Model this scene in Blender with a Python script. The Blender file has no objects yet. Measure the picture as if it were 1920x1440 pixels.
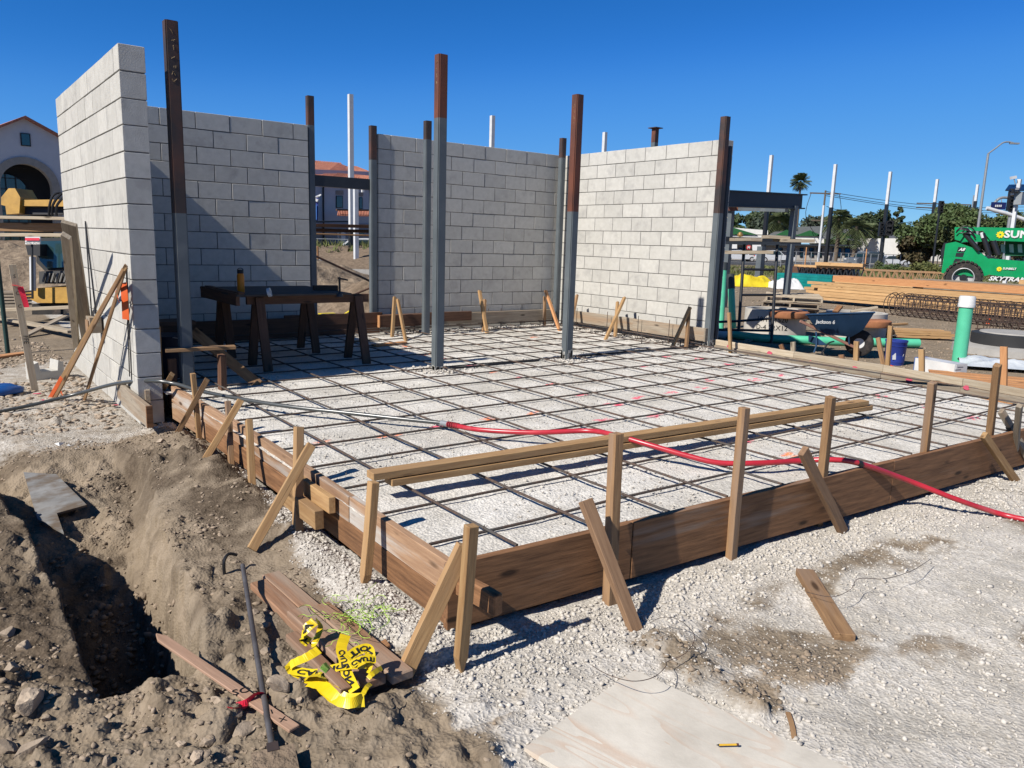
import bpy, bmesh, math, random
import numpy as np
from mathutils import Vector, Matrix, noise as mnoise
R = random.Random(7)
NP = np.random.default_rng(11)
sc = bpy.context.scene
COL = sc.collection
# ------------------------------------------------------------------ camera
F, YAW, PITCH, ROLL = 1441.5, .6532, .1830, .0304
EYE = Vector((-1.351, -6.924, 1.2145))
def cam_axes():
    cy, sy = math.cos(YAW), math.sin(YAW)
    w = Vector((sy*math.cos(PITCH), cy*math.cos(PITCH), -math.sin(PITCH)))
    r = Vector((cy, -sy, 0)); u = r.cross(w)
    return (r*math.cos(ROLL)+u*math.sin(ROLL)), (u*math.cos(ROLL)-r*math.sin(ROLL)), w
CR, CU, CW = cam_axes()
cd = bpy.data.cameras.new('camera'); cam = bpy.data.objects.new('camera', cd); COL.objects.link(cam)
cam.matrix_world = Matrix(((CR.x, CU.x, -CW.x, EYE.x), (CR.y, CU.y, -CW.y, EYE.y), (CR.z, CU.z, -CW.z, EYE.z), (0, 0, 0, 1)))
cd.sensor_fit = 'HORIZONTAL'; cd.sensor_width = 36; cd.lens = F/1920*36
cd.clip_start = .05; cd.clip_end = 4000
sc.camera = cam
# ------------------------------------------------------------------ sky, sun, exposure
SUN = Vector((1, .085, -.89)).normalized()      # direction the light travels
wd = bpy.data.worlds.new('World'); sc.world = wd; wd.use_nodes = True
wn = wd.node_tree; bg = wn.nodes['Background']
sky = wn.nodes.new('ShaderNodeTexSky'); sky.sky_type = 'NISHITA'; sky.sun_disc = False
sky.sun_elevation = math.asin(-SUN.z); sky.sun_rotation = math.atan2(-SUN.x, -SUN.y)
sky.altitude = 0; sky.air_density = .7; sky.dust_density = .0; sky.ozone_density = 3
def vmul(k):
    n = wn.nodes.new('ShaderNodeVectorMath'); n.operation = 'SCALE'; n.inputs['Scale'].default_value = k; return n
m1, m2 = vmul(.1), vmul(6.6); cv = wn.nodes.new('ShaderNodeRGBCurve')     # the clear deep blue of this sky
for ch, pts in enumerate((((0, 0), (.144, .026), (.205, .064), (.40, .150), (1, .40)), ((0, 0), (.25, .18), (.36, .29), (.60, .42), (1, .64)), ((0, 0), (.2, .20), (.445, .58), (.59, .76), (.80, .84), (1, .9)))):
    c = cv.mapping.curves[ch]
    c.points[0].location = pts[0]; c.points[1].location = pts[-1]
    for p in pts[1:-1]: c.points.new(*p)
cv.mapping.extend = 'HORIZONTAL'; cv.mapping.update()
wn.links.new(sky.outputs[0], m1.inputs[0]); wn.links.new(m1.outputs[0], cv.inputs['Color']); wn.links.new(cv.outputs[0], m2.inputs[0]); wn.links.new(m2.outputs[0], bg.inputs[0]); bg.inputs[1].default_value = .10
sl = bpy.data.lights.new('sun', 'SUN'); sl.energy = 4.8; sl.angle = math.radians(.53); sl.color = (1, .95, .87)
so = bpy.data.objects.new('sun', sl); COL.objects.link(so); so.rotation_euler = SUN.to_track_quat('-Z', 'Y').to_euler()
sc.view_settings.view_transform = 'Standard'; sc.view_settings.look = 'None'
sc.view_settings.gamma = 1; sc.view_settings.exposure = .6; sc.view_settings.use_curve_mapping = False
sc.render.engine = 'CYCLES'
# ------------------------------------------------------------------ surveying helpers: photo measurements -> places on real planes
def ray(x, y): return CW + CR*((x-960)/F) - CU*((y-720)/F)
def at(x, y, z):
    d = ray(x, y); return EYE + d*((z-EYE.z)/d.z)
def atx(x, y, X):
    d = ray(x, y); return EYE + d*((X-EYE.x)/d.x)
def aty(x, y, Y):
    d = ray(x, y); return EYE + d*((Y-EYE.y)/d.y)
def atd(x, y, d): return EYE + ray(x, y)*d
def zat(py, X, Y):
    lo, hi = -4, 60
    for _ in range(50):
        m = (lo+hi)/2; d = Vector((X, Y, m))-EYE
        y = 720 - F*d.dot(CU)/d.dot(CW)
        if y > py: lo = m
        else: hi = m
    return (lo+hi)/2
GZ = -.42
# ------------------------------------------------------------------ materials
MATS = {}; ALB = .74
def N(t, k, **kw):
    n = t.nodes.new(k)
    for a, v in kw.items():
        if a.startswith('i_'): n.inputs[a[2:].replace('_', ' ')].default_value = v
        else: setattr(n, a, v)
    return n
def c4(c): return (c[0], c[1], c[2], 1)
def mat(name, c1, c2=None, scale=8, rough=.8, metal=0, bump=.2, bscale=None, stretch=(1, 1, 1), detail=6, vary=0.0, contrast=(.35, .65), spec=.3, c3=None, s3=1.5, t3=(.55, .7), coat=0, dist=.01, trans=0):
    if name in MATS: return MATS[name]
    m = bpy.data.materials.new(name); m.use_nodes = True; t = m.node_tree; L = t.links.new
    b = t.nodes['Principled BSDF']; b.inputs['Roughness'].default_value = rough; b.inputs['Metallic'].default_value = metal
    b.inputs['Specular IOR Level'].default_value = spec; b.inputs['Coat Weight'].default_value = coat
    c2 = c2 or tuple(v*.8 for v in c1)
    c1, c2 = tuple(v*ALB for v in c1), tuple(v*ALB for v in c2); c3 = tuple(v*ALB for v in c3) if c3 else None
    tc = N(t, 'ShaderNodeTexCoord'); oi = N(t, 'ShaderNodeObjectInfo'); mp = N(t, 'ShaderNodeMapping'); mp.inputs['Scale'].default_value = stretch
    add = N(t, 'ShaderNodeVectorMath', operation='ADD'); mul = N(t, 'ShaderNodeMath', operation='MULTIPLY'); mul.inputs[1].default_value = 37.0
    L(oi.outputs['Random'], mul.inputs[0]); L(tc.outputs['Object'], mp.inputs[0]); L(mp.outputs[0], add.inputs[0]); L(mul.outputs[0], add.inputs[1])
    n = N(t, 'ShaderNodeTexNoise', i_Scale=scale, i_Detail=detail, i_Roughness=.62); L(add.outputs[0], n.inputs['Vector'])
    r = N(t, 'ShaderNodeValToRGB'); r.color_ramp.elements[0].position = contrast[0]; r.color_ramp.elements[1].position = contrast[1]
    r.color_ramp.elements[0].color = c4(c2); r.color_ramp.elements[1].color = c4(c1)
    L(n.outputs[0], r.inputs[0]); out = r.outputs[0]
    if c3:
        n3 = N(t, 'ShaderNodeTexNoise', i_Scale=s3, i_Detail=5, i_Roughness=.6); L(add.outputs[0], n3.inputs['Vector'])
        mr = N(t, 'ShaderNodeMapRange'); mr.inputs[1].default_value = t3[0]; mr.inputs[2].default_value = t3[1]; L(n3.outputs[0], mr.inputs[0])
        mx = N(t, 'ShaderNodeMix', data_type='RGBA'); L(mr.outputs[0], mx.inputs[0]); L(out, mx.inputs[6]); mx.inputs[7].default_value = c4(c3); out = mx.outputs[2]
    if vary:
        hs = N(t, 'ShaderNodeHueSaturation'); mr = N(t, 'ShaderNodeMapRange'); mr.inputs[3].default_value = 1-vary; mr.inputs[4].default_value = 1+vary
        L(oi.outputs['Random'], mr.inputs[0]); L(mr.outputs[0], hs.inputs['Value']); L(out, hs.inputs['Color']); out = hs.outputs[0]
    L(out, b.inputs['Base Color'])
    if bump:
        nb = N(t, 'ShaderNodeTexNoise', i_Scale=bscale or scale*3, i_Detail=4, i_Roughness=.6); L(add.outputs[0], nb.inputs['Vector'])
        bp = N(t, 'ShaderNodeBump', i_Strength=bump, i_Distance=dist); L(nb.outputs[0], bp.inputs['Height']); L(bp.outputs[0], b.inputs['Normal'])
    if trans:
        b.inputs['Transmission Weight'].default_value = trans
    MATS[name] = m; return m
def flat(name, c, rough=.6, metal=0, **k): return mat(name, c, tuple(v*.86 for v in c), scale=6, rough=rough, metal=metal, bump=k.pop('bump', .05), **k)
GR = (1.0, 14, 14)
def wood(name, a, b, vary=.16, c3=None, rough=.75, t3=(.5, .68)):
    if name in MATS: return MATS[name]
    m = wood0(name, a, b, vary, c3, rough, t3); t = m.node_tree; L = t.links.new; bs = t.nodes['Principled BSDF']; src = bs.inputs['Base Color'].links[0].from_socket
    tc = [n for n in t.nodes if n.type == 'TEX_COORD'][0]; oi = [n for n in t.nodes if n.type == 'OBJECT_INFO'][0]; dark = c4(tuple(v*ALB*.38 for v in b))
    def vec(sc_, k):
        mp = N(t, 'ShaderNodeMapping'); mp.inputs['Scale'].default_value = sc_; mu = N(t, 'ShaderNodeMath', operation='MULTIPLY'); mu.inputs[1].default_value = k; ad = N(t, 'ShaderNodeVectorMath', operation='ADD')
        L(tc.outputs['Object'], mp.inputs[0]); L(oi.outputs['Random'], mu.inputs[0]); L(mp.outputs[0], ad.inputs[0]); L(mu.outputs[0], ad.inputs[1]); return ad.outputs[0]
    vo = N(t, 'ShaderNodeTexVoronoi', i_Scale=1.0); L(vec((2.6, 9, 9), 53.0), vo.inputs['Vector']); k1 = N(t, 'ShaderNodeMapRange'); k1.inputs[1].default_value = .17; k1.inputs[2].default_value = .08; L(vo.outputs['Distance'], k1.inputs[0])
    nc = N(t, 'ShaderNodeTexNoise', i_Scale=1.0, i_Detail=3); L(vec((2.0, 95, 95), 71.0), nc.inputs['Vector']); k2 = N(t, 'ShaderNodeMapRange'); k2.inputs[1].default_value = .66; k2.inputs[2].default_value = .74; k2.inputs[4].default_value = .8; L(nc.outputs[0], k2.inputs[0])
    mxm = N(t, 'ShaderNodeMath', operation='MAXIMUM'); L(k1.outputs[0], mxm.inputs[0]); L(k2.outputs[0], mxm.inputs[1]); x = N(t, 'ShaderNodeMix', data_type='RGBA'); L(mxm.outputs[0], x.inputs[0]); L(src, x.inputs[6]); x.inputs[7].default_value = dark; L(x.outputs[2], bs.inputs['Base Color'])
    return m
def wood0(name, a, b, vary=.16, c3=None, rough=.75, t3=(.5, .68)): return mat(name, a, b, scale=3.2, rough=rough, stretch=(1.2, 16, 16), detail=8, bump=.35, bscale=7, vary=vary, contrast=(.3, .68), c3=c3, s3=.5, t3=t3, dist=.004)
W_NEW = wood('pine_stake_wood', (.52, .33, .155), (.33, .18, .075), c3=(.36, .22, .11))
W_BROWN = wood('brown_form_wood', (.35, .175, .08), (.14, .068, .032), c3=(.32, .24, .18), t3=(.56, .72))
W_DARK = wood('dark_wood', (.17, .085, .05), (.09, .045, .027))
W_GREY = wood('weathered_wood', (.40, .34, .26), (.24, .19, .14), c3=(.32, .22, .14))
W_MID = wood('aged_stake_wood', (.41, .245, .12), (.22, .12, .058), c3=(.28, .19, .13))
W_LUM = wood('fresh_lumber', (.66, .42, .20), (.48, .27, .115), vary=.12)
W_ORG = wood('cedar_lumber', (.62, .32, .14), (.46, .21, .09), vary=.1)
W_PALE = wood('pale_wood', (.55, .47, .35), (.40, .31, .21))
W_LEFT = wood('left_form_wood', (.46, .29, .175), (.29, .165, .095), c3=(.50, .46, .41), t3=(.54, .66))
PLY = mat('weathered_plywood', (.56, .55, .50), (.45, .42, .37), scale=1.2, stretch=(1, 7, 1), rough=.85, bump=.25, bscale=18, detail=9, c3=(.48, .30, .18), s3=.8, t3=(.56, .66))
PLYG = mat('grey_plywood', (.30, .295, .285), (.19, .185, .178), scale=5, stretch=(1, 2, 1), rough=.9, c3=(.15, .115, .085), s3=4, t3=(.44, .6))
CMU = mat('concrete_block', (.62, .60, .55), (.51, .49, .445), scale=14, rough=.95, bump=.6, bscale=110, vary=.07, dist=.006, contrast=(.25, .75), c3=(.40, .385, .36), s3=5, t3=(.54, .8), spec=.1)
MORT = mat('mortar', (.24, .232, .215), (.14, .135, .125), scale=20, rough=.95, bump=.6, bscale=80)
STEEL = mat('grey_primer_steel', (.135, .155, .165), (.105, .122, .132), scale=3, rough=.55, bump=.04, spec=.4, c3=(.19, .20, .20), s3=2, t3=(.6, .8))
RUSTD = mat('dark_mill_rust', (.075, .045, .035), (.04, .033, .032), scale=4, rough=.6, bump=.15, c3=(.11, .05, .033), s3=2.2, t3=(.48, .62), spec=.4)
RUST = mat('red_brown_rust', (.20, .065, .033), (.10, .04, .027), scale=5, rough=.65, bump=.15, stretch=(1, 1, .35), c3=(.05, .035, .03), s3=1.7, t3=(.55, .7), spec=.4)
WHITES = mat('white_primer_steel', (.72, .73, .73), (.62, .63, .64), scale=3, rough=.45, bump=.03)
BLACKS = flat('black_coated_steel', (.018, .019, .022), rough=.35, spec=.5)
DSTEEL = flat('dark_grey_steel', (.035, .042, .052), rough=.5)
BAR = mat('rebar_steel', (.14, .085, .06), (.065, .05, .043), scale=5, rough=.7, bump=.8, bscale=9, stretch=(9, 1, 1), c3=(.085, .078, .072), s3=.8, t3=(.45, .6), dist=.004)
CONC = mat('grey_concrete', (.42, .40, .37), (.33, .315, .29), scale=5, rough=.9, bump=.3, bscale=40)
BLK = flat('black_plastic', (.02, .02, .022), rough=.45)
HOSEG = flat('dark_hose_rubber', (.075, .08, .078), rough=.28, spec=.6)
HOSER = mat('red_hose_rubber', (.55, .03, .045), (.42, .02, .035), scale=5, rough=.32, bump=.03, spec=.5, c3=(.50, .12, .12), s3=3, t3=(.55, .75))
GPIPE = mat('green_sewer_pipe', (.12, .60, .36), (.10, .54, .32), scale=5, rough=.38, bump=.02, spec=.5)
WHT = flat('white_plastic', (.78, .78, .76), rough=.45)
YEL = mat('yellow_tape', (.85, .64, .015), (.72, .50, .01), scale=6, rough=.35, bump=.1, spec=.5)
BLUE = mat('blue_steel_paint', (.03, .075, .15), (.02, .055, .115), scale=6, rough=.5, bump=.05, c3=(.11, .115, .11), s3=4, t3=(.62, .85))
BUCK = flat('blue_plastic', (.03, .055, .30), rough=.4)
GREENP = mat('green_machine_paint', (.0, .33, .11), (.0, .27, .085), scale=3, rough=.35, bump=.02, coat=.3, c3=(.03, .24, .10), s3=1.2, t3=(.55, .8))
TYRE = mat('tyre_rubber', (.045, .04, .038), (.025, .024, .024), scale=8, rough=.9, bump=.2, c3=(.12, .09, .075), s3=5)
RIM = flat('wheel_rim_paint', (.50, .50, .50), rough=.4)
CATY = mat('machine_yellow', (.62, .35, .06), (.42, .23, .04), scale=4, rough=.5)
GLASS = flat('dark_glass', (.012, .03, .035), rough=.06, spec=.9)
STUC = mat('white_stucco', (.58, .59, .62), (.54, .55, .58), scale=1.5, rough=.95, bump=.1)
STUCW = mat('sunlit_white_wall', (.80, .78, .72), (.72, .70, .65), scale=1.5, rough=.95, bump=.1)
TRIM = mat('beige_stone_trim', (.36, .33, .29), (.29, .27, .24), scale=3, rough=.9)
TILE = mat('terracotta_tile', (.50, .21, .14), (.30, .11, .07), scale=4, rough=.85, vary=.18, bump=.2)
ROOFG = mat('grey_shingle', (.15, .16, .155), (.10, .108, .105), scale=3, rough=.95)
GRNR = mat('green_gable_paint', (.018, .12, .035), (.014, .095, .03), scale=3, rough=.7)
LEAF = mat('leaf_green', (.10, .145, .045), (.04, .07, .022), scale=1.3, rough=.7, bump=0, contrast=(.3, .7), c3=(.10, .10, .04), s3=.7, t3=(.5, .7))
LEAF2 = mat('leaf_dark', (.085, .12, .05), (.035, .055, .024), scale=1.3, rough=.7, bump=0, c3=(.075, .08, .045), s3=.6, t3=(.5, .75))
PALMM = mat('palm_leaf', (.14, .165, .07), (.05, .075, .03), scale=1.2, rough=.6, bump=0)
BARK = mat('bark', (.19, .15, .11), (.11, .085, .065), scale=6, rough=.95, bump=.4)
GRASS = mat('dry_grass', (.16, .17, .06), (.09, .11, .035), scale=2, rough=.9, bump=0, c3=(.26, .22, .11), s3=.7)
ASPH = mat('asphalt', (.075, .073, .07), (.055, .055, .054), scale=6, rough=.9)
DIRTM = mat('mound_soil', (.30, .225, .16), (.16, .12, .085), scale=7, rough=.97, bump=.9, bscale=14, dist=.04, spec=.05)
ROCKM = mat('soil_rock', (.48, .385, .29), (.30, .235, .175), scale=9, rough=.95, bump=.7, bscale=30, vary=.22, dist=.01, spec=.1)
STONE = mat('crushed_stone', (.70, .65, .58), (.50, .46, .405), scale=12, rough=.95, bump=.3, bscale=60, spec=.1, c3=(.33, .30, .27), s3=9, t3=(.6, .8))
CLOD = mat('dirt_clod', (.42, .33, .245), (.25, .195, .14), scale=7, rough=.97, bump=.6, bscale=60, spec=.05)
ORNG = flat('orange_paint', (.75, .13, .03), rough=.5)
PINK = flat('pink_ribbon', (.80, .03, .07), rough=.5)
LIME = flat('lime_string', (.50, .75, .10), rough=.5)
TARPY = mat('yellow_tarp', (.78, .62, .03), (.62, .46, .02), scale=3, rough=.5)
TEAL = mat('teal_lumber_wrap', (.005, .24, .22), (.004, .17, .16), scale=3, rough=.45)
CARW = flat('white_car_paint', (.72, .73, .74), rough=.25, coat=.5)
CARG = flat('grey_car_paint', (.20, .22, .24), rough=.3, metal=.3, coat=.5)
REDL = flat('red_sign', (.65, .05, .05))
BTL = flat('amber_bottle', (.75, .25, .01), rough=.35)
LAMPB = flat('galvanised', (.38, .40, .41), rough=.45, metal=.4)
INKB = flat('black_ink', (.015, .015, .015), rough=.6)
CONE = flat('cone_orange', (.8, .10, .02), rough=.5)
FILM = mat('plastic_film', (.62, .65, .68), (.50, .54, .58), scale=4, rough=.25, bump=.6, bscale=9, dist=.03)
# ------------------------------------------------------------------ object helpers
class MB:
    def __init__(s): s.v = []; s.f = []
    def add(s, vs, fs):
        k = len(s.v); s.v += [tuple(v) for v in vs]; s.f += [tuple(i+k for i in f) for f in fs]; return s
    def box(s, c, d, m=None):
        x, y, z = (a/2 for a in d); vs = [Vector((i*x, j*y, k*z)) for i in (-1, 1) for j in (-1, 1) for k in (-1, 1)]
        if m is not None: vs = [m @ v for v in vs]
        vs = [v+Vector(c) for v in vs]
        return s.add(vs, [(0, 1, 3, 2), (4, 6, 7, 5), (0, 4, 5, 1), (2, 3, 7, 6), (0, 2, 6, 4), (1, 5, 7, 3)])
    def beam(s, a, b, w, h=None, up=Vector((0, 0, 1))):
        a, b = Vector(a), Vector(b); h = h or w; d = (b-a); X = d.normalized(); Y = Vector(up).cross(X)
        if Y.length < 1e-4: Y = Vector((0, 1, 0)).cross(X)
        Y.normalize(); Z = X.cross(Y); m = Matrix((X, Y, Z)).transposed(); return s.box((a+b)/2, (d.length, w, h), m)
    def prism(s, pts, d):
        n = len(pts); d = Vector(d); pts = [Vector(p) for p in pts]
        return s.add(pts+[p+d for p in pts], [tuple(range(n))[::-1], tuple(range(n, 2*n))]+[(i, (i+1) % n, n+(i+1) % n, n+i) for i in range(n)])
    def tube(s, pts, r, n=8, caps=True, rs=None):
        pts = [Vector(p) for p in pts]; k = len(pts); vs = []; prev = None
        for i, p in enumerate(pts):
            t = (pts[min(i+1, k-1)]-pts[max(i-1, 0)]).normalized()
            if prev is None:
                a = Vector((0, 0, 1)) if abs(t.z) < .9 else Vector((1, 0, 0)); u = a.cross(t).normalized()
            else: u = (prev-t*prev.dot(t)).normalized()
            prev = u; w = t.cross(u); rr = rs[i] if rs else r
            for j in range(n):
                a = 2*math.pi*j/n; vs.append(p+u*(rr*math.cos(a))+w*(rr*math.sin(a)))
        fs = [(i*n+j, i*n+(j+1) % n, (i+1)*n+(j+1) % n, (i+1)*n+j) for i in range(k-1) for j in range(n)]
        if caps: fs += [tuple(range(n))[::-1], tuple(range((k-1)*n, k*n))]
        return s.add(vs, fs)
    def lathe(s, c, prof, n=24, ax=(0, 0, 1)):
        A = Vector(ax).normalized(); a = Vector((0, 0, 1)) if abs(A.z) < .9 else Vector((1, 0, 0)); u = a.cross(A).normalized(); w = A.cross(u); c = Vector(c); vs = []
        for (r, h) in prof:
            for j in range(n):
                t = 2*math.pi*j/n; vs.append(c+A*h+u*(r*math.cos(t))+w*(r*math.sin(t)))
        return s.add(vs, [(i*n+j, i*n+(j+1) % n, (i+1)*n+(j+1) % n, (i+1)*n+j) for i in range(len(prof)-1) for j in range(n)])
    def mesh(s, name, m, smooth=False, off=None):
        me = bpy.data.meshes.new(name)
        v = s.v if off is None else [tuple(Vector(p)-off) for p in s.v]
        me.from_pydata(v, [], s.f); me.update()
        if m: me.materials.append(m)
        if smooth:
            me.shade_smooth()
            try: me.set_sharp_from_angle(angle=math.radians(38))
            except Exception: pass
        return me
    def build(s, name, m, parent=None, smooth=False, loc=None):
        loc = Vector(loc) if loc is not None else (sum((Vector(p) for p in s.v), Vector())/max(1, len(s.v)))
        me = s.mesh(name, m, smooth, loc); o = bpy.data.objects.new(name, me); COL.objects.link(o)
        o.matrix_basis = Matrix.Translation(loc)
        if parent: attach(o, parent)
        return o
def attach(o, parent):
    o.parent = parent; pm = parent.matrix_basis.copy()
    if parent.parent: pm = parent.parent.matrix_basis @ parent.matrix_parent_inverse @ pm
    o.matrix_parent_inverse = pm.inverted()
def tag(o, label=None, cat=None, group=None, kind=None):
    if label: o['label'] = label
    if cat: o['category'] = cat
    if group: o['group'] = group
    if kind: o['kind'] = kind
    return o
def root(name, loc, label, cat, group=None):
    o = bpy.data.objects.new(name, None); o.empty_display_size = .1; COL.objects.link(o); o.matrix_basis = Matrix.Translation(Vector(loc)); return tag(o, label, cat, group)
def plank(name, p0, p1, w, t, m, parent=None, up=(0, 0, 1), point=0, bev=.0025, warp=.002):
    """board: length along local X, width w along the horizontal-ish local Y, thickness t along local Z (towards up)"""
    p0, p1 = Vector(p0), Vector(p1); d = p1-p0; Ln = d.length; X = d.normalized(); Z = Vector(up)-X*Vector(up).dot(X)
    if Z.length < 1e-3: Z = Vector((1, 0, 0))-X*X.x
    Z.normalize(); Y = Z.cross(X)
    bm = bmesh.new()
    secs = [0, Ln*.33, Ln*.66, Ln]
    if point: secs = [0, point, Ln*.5, Ln]
    rings = []
    for i, x in enumerate(secs):
        ww = w if not (point and i == 0) else w*.12
        oy, oz = R.uniform(-warp, warp), R.uniform(-warp, warp); ej = R.uniform(-.003, .003) if i in (0, 3) else 0
        rings.append([bm.verts.new((x+ej*a, a*ww/2+oy, b*t/2+oz)) for a, b in ((-1, -1), (1, -1), (1, 1), (-1, 1))])
    for i in range(3):
        for j in range(4): bm.faces.new((rings[i][j], rings[i][(j+1) % 4], rings[i+1][(j+1) % 4], rings[i+1][j]))
    bm.faces.new(rings[0][::-1]); bm.faces.new(rings[3]); bm.normal_update()
    if bev:
        es = [e for e in bm.edges if (e.calc_face_angle(0) or 0) > .6]
        bmesh.ops.bevel(bm, geom=es, offset=min(bev, t*.2), segments=1, affect='EDGES')
    me = bpy.data.meshes.new(name); bm.to_mesh(me); bm.free(); me.materials.append(m)
    o = bpy.data.objects.new(name, me); COL.objects.link(o)
    M = Matrix((X, Y, Z)).transposed().to_4x4(); M.translation = p0; o.matrix_basis = M
    if parent: attach(o, parent)
    return o
def ptag(name, p0, p1, w, t, m, label, cat, group=None, **k): return tag(plank(name, p0, p1, w, t, m, **k), label, cat, group)
def text(s, m, parent, M, size, name='lettering', depth=.0015, bold=False, shear=0, width=1.0):
    cu = bpy.data.curves.new('txt', 'FONT'); cu.body = s; cu.size = size; cu.extrude = depth; cu.align_x = 'CENTER'; cu.align_y = 'CENTER'; cu.resolution_u = 2
    if bold: cu.offset = size*.035
    cu.shear = shear
    o = bpy.data.objects.new('txt', cu); COL.objects.link(o)
    dg = bpy.context.evaluated_depsgraph_get(); me = bpy.data.meshes.new_from_object(o.evaluated_get(dg)); bpy.data.objects.remove(o)
    me.materials.clear(); me.materials.append(m); me.name = name
    if width != 1: me.transform(Matrix.Diagonal((width, 1, 1, 1)))
    if M is None: return me
    o = bpy.data.objects.new(name, me); COL.objects.link(o); o.matrix_basis = M
    if parent: attach(o, parent)
    return o
def frame(o, X, Y):
    X = Vector(X).normalized(); Z = X.cross(Vector(Y)).normalized(); Y = Z.cross(X); M = Matrix((X, Y, Z)).transposed().to_4x4(); M.translation = Vector(o); return M
# ------------------------------------------------------------------ terrain
def vnoise(x, y, seed=0):
    xi = np.floor(x).astype(np.int64); yi = np.floor(y).astype(np.int64); fx = x-xi; fy = y-yi
    fx = fx*fx*(3-2*fx); fy = fy*fy*(3-2*fy)
    def h(a, b):
        n = (a*374761393+b*668265263+seed*974634777) & 0x7fffffff
        n = ((n ^ (n >> 13))*1274126177) & 0x7fffffff
        return ((n ^ (n >> 16)) & 0xffff)/65535.0
    return (h(xi, yi)*(1-fx)+h(xi+1, yi)*fx)*(1-fy)+(h(xi, yi+1)*(1-fx)+h(xi+1, yi+1)*fx)*fy
def fbm(x, y, s, o=4, seed=0):
    r = 0; a = .5; f = 1/s
    for i in range(o): r = r+a*(vnoise(x*f+17*i, y*f+9*i, seed+i)-.5); a *= .55; f *= 2.1
    return r
def sst(a, b, x): t = np.clip((x-a)/(b-a), 0, 1); return t*t*(3-2*t)
def cells(x, y, s, seed):
    x = x/s; y = y/s; xi = np.floor(x).astype(np.int64); yi = np.floor(y).astype(np.int64); best = np.full(np.shape(x), 9.0); rid = np.zeros(np.shape(x))
    def h(a, b, k):
        n = (a*374761393+b*668265263+(seed+k)*974634777) & 0x7fffffff; n = ((n ^ (n >> 13))*1274126177) & 0x7fffffff
        return ((n ^ (n >> 16)) & 0xffff)/65535.0
    for i in (-1, 0, 1):
        for j in (-1, 0, 1):
            a, b = xi+i, yi+j; d = np.hypot(a+h(a, b, 0)-x, b+h(a, b, 1)-y); m = d < best; best = np.where(m, d, best); rid = np.where(m, h(a, b, 2), rid)
    return best, rid
def trench(x, y):
    """(how far inside 0..1, floor z)"""
    wob = fbm(x, y, .35, 3, 5)*.16
    xr = np.interp(y, [-4.2, -3.7, -2.3, -1.2, -.5], [-.68, -.54, -.36, -.22, -.34])+wob*.5
    xl = np.interp(y, [-4.2, -3.6, -3.0, -2.0, -1.0], [-1.0, -.98, -.99, -1.03, -1.12])+wob*.4
    ins = sst(-.02, .05, x-xl)*sst(-.02, np.interp(y, [-4, -3.4, -2.2, -1], [.06, .20, .20, .08]), xr-x)*sst(-.02, .06, y+4.08-wob*.4)*sst(.0, .35, -.55-y)
    fl = np.interp(y, [-4.1, -3.6, -3.1, -2.85, -2.45, -1.6, -.6], [-1.25, -1.2, -1.32, -1.12, -.86, -.66, -.45])+fbm(x, y, .16, 4, 8)*.14
    st_ = np.clip(np.floor(ins*4+fbm(x, y, .13, 3, 77)*2.8+.5)/4, 0, 1); e_ = (ins > .02) & (ins < .985); ins = np.where(e_, ins*.5+.5*st_, ins)
    return ins, fl
def gravelmask(x, y):
    n = fbm(x, y, .5, 4, 21)
    left = sst(.34, .52, x*1.0+n*.30+np.interp(y, [-5, -4.4, -3.6, -2.6, -1.6, -.8, 0], [.22, .36, .30, .16, .0, .02, -.1])+.1)
    front = sst(-.16, .10, x-.05+(-5.12-y)*.55*(y < -5.0)+n*.9-np.clip(.25-(x-.2), 0, 1)*0)
    patch = 1-sst(-.02, .16, fbm(x, y, .6, 4, 33)+.05*np.exp(-((x-.75)/.5)**2-((y+4.95)/.2)**2))*.85*sst(-4.78, -4.98, y)
    far = sst(0, 1.0, x-6.3)
    g = np.where(y < -4.35, front*patch, left)
    g = np.where((y > -.7) & (x < .3), .55*sst(-.1, .25, y+.5+n)*sst(4.6, 3.6, y)*sst(-2.6, -1.4, x+n), g)
    return np.clip(g*(1-far*.9), 0, 1)
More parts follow.
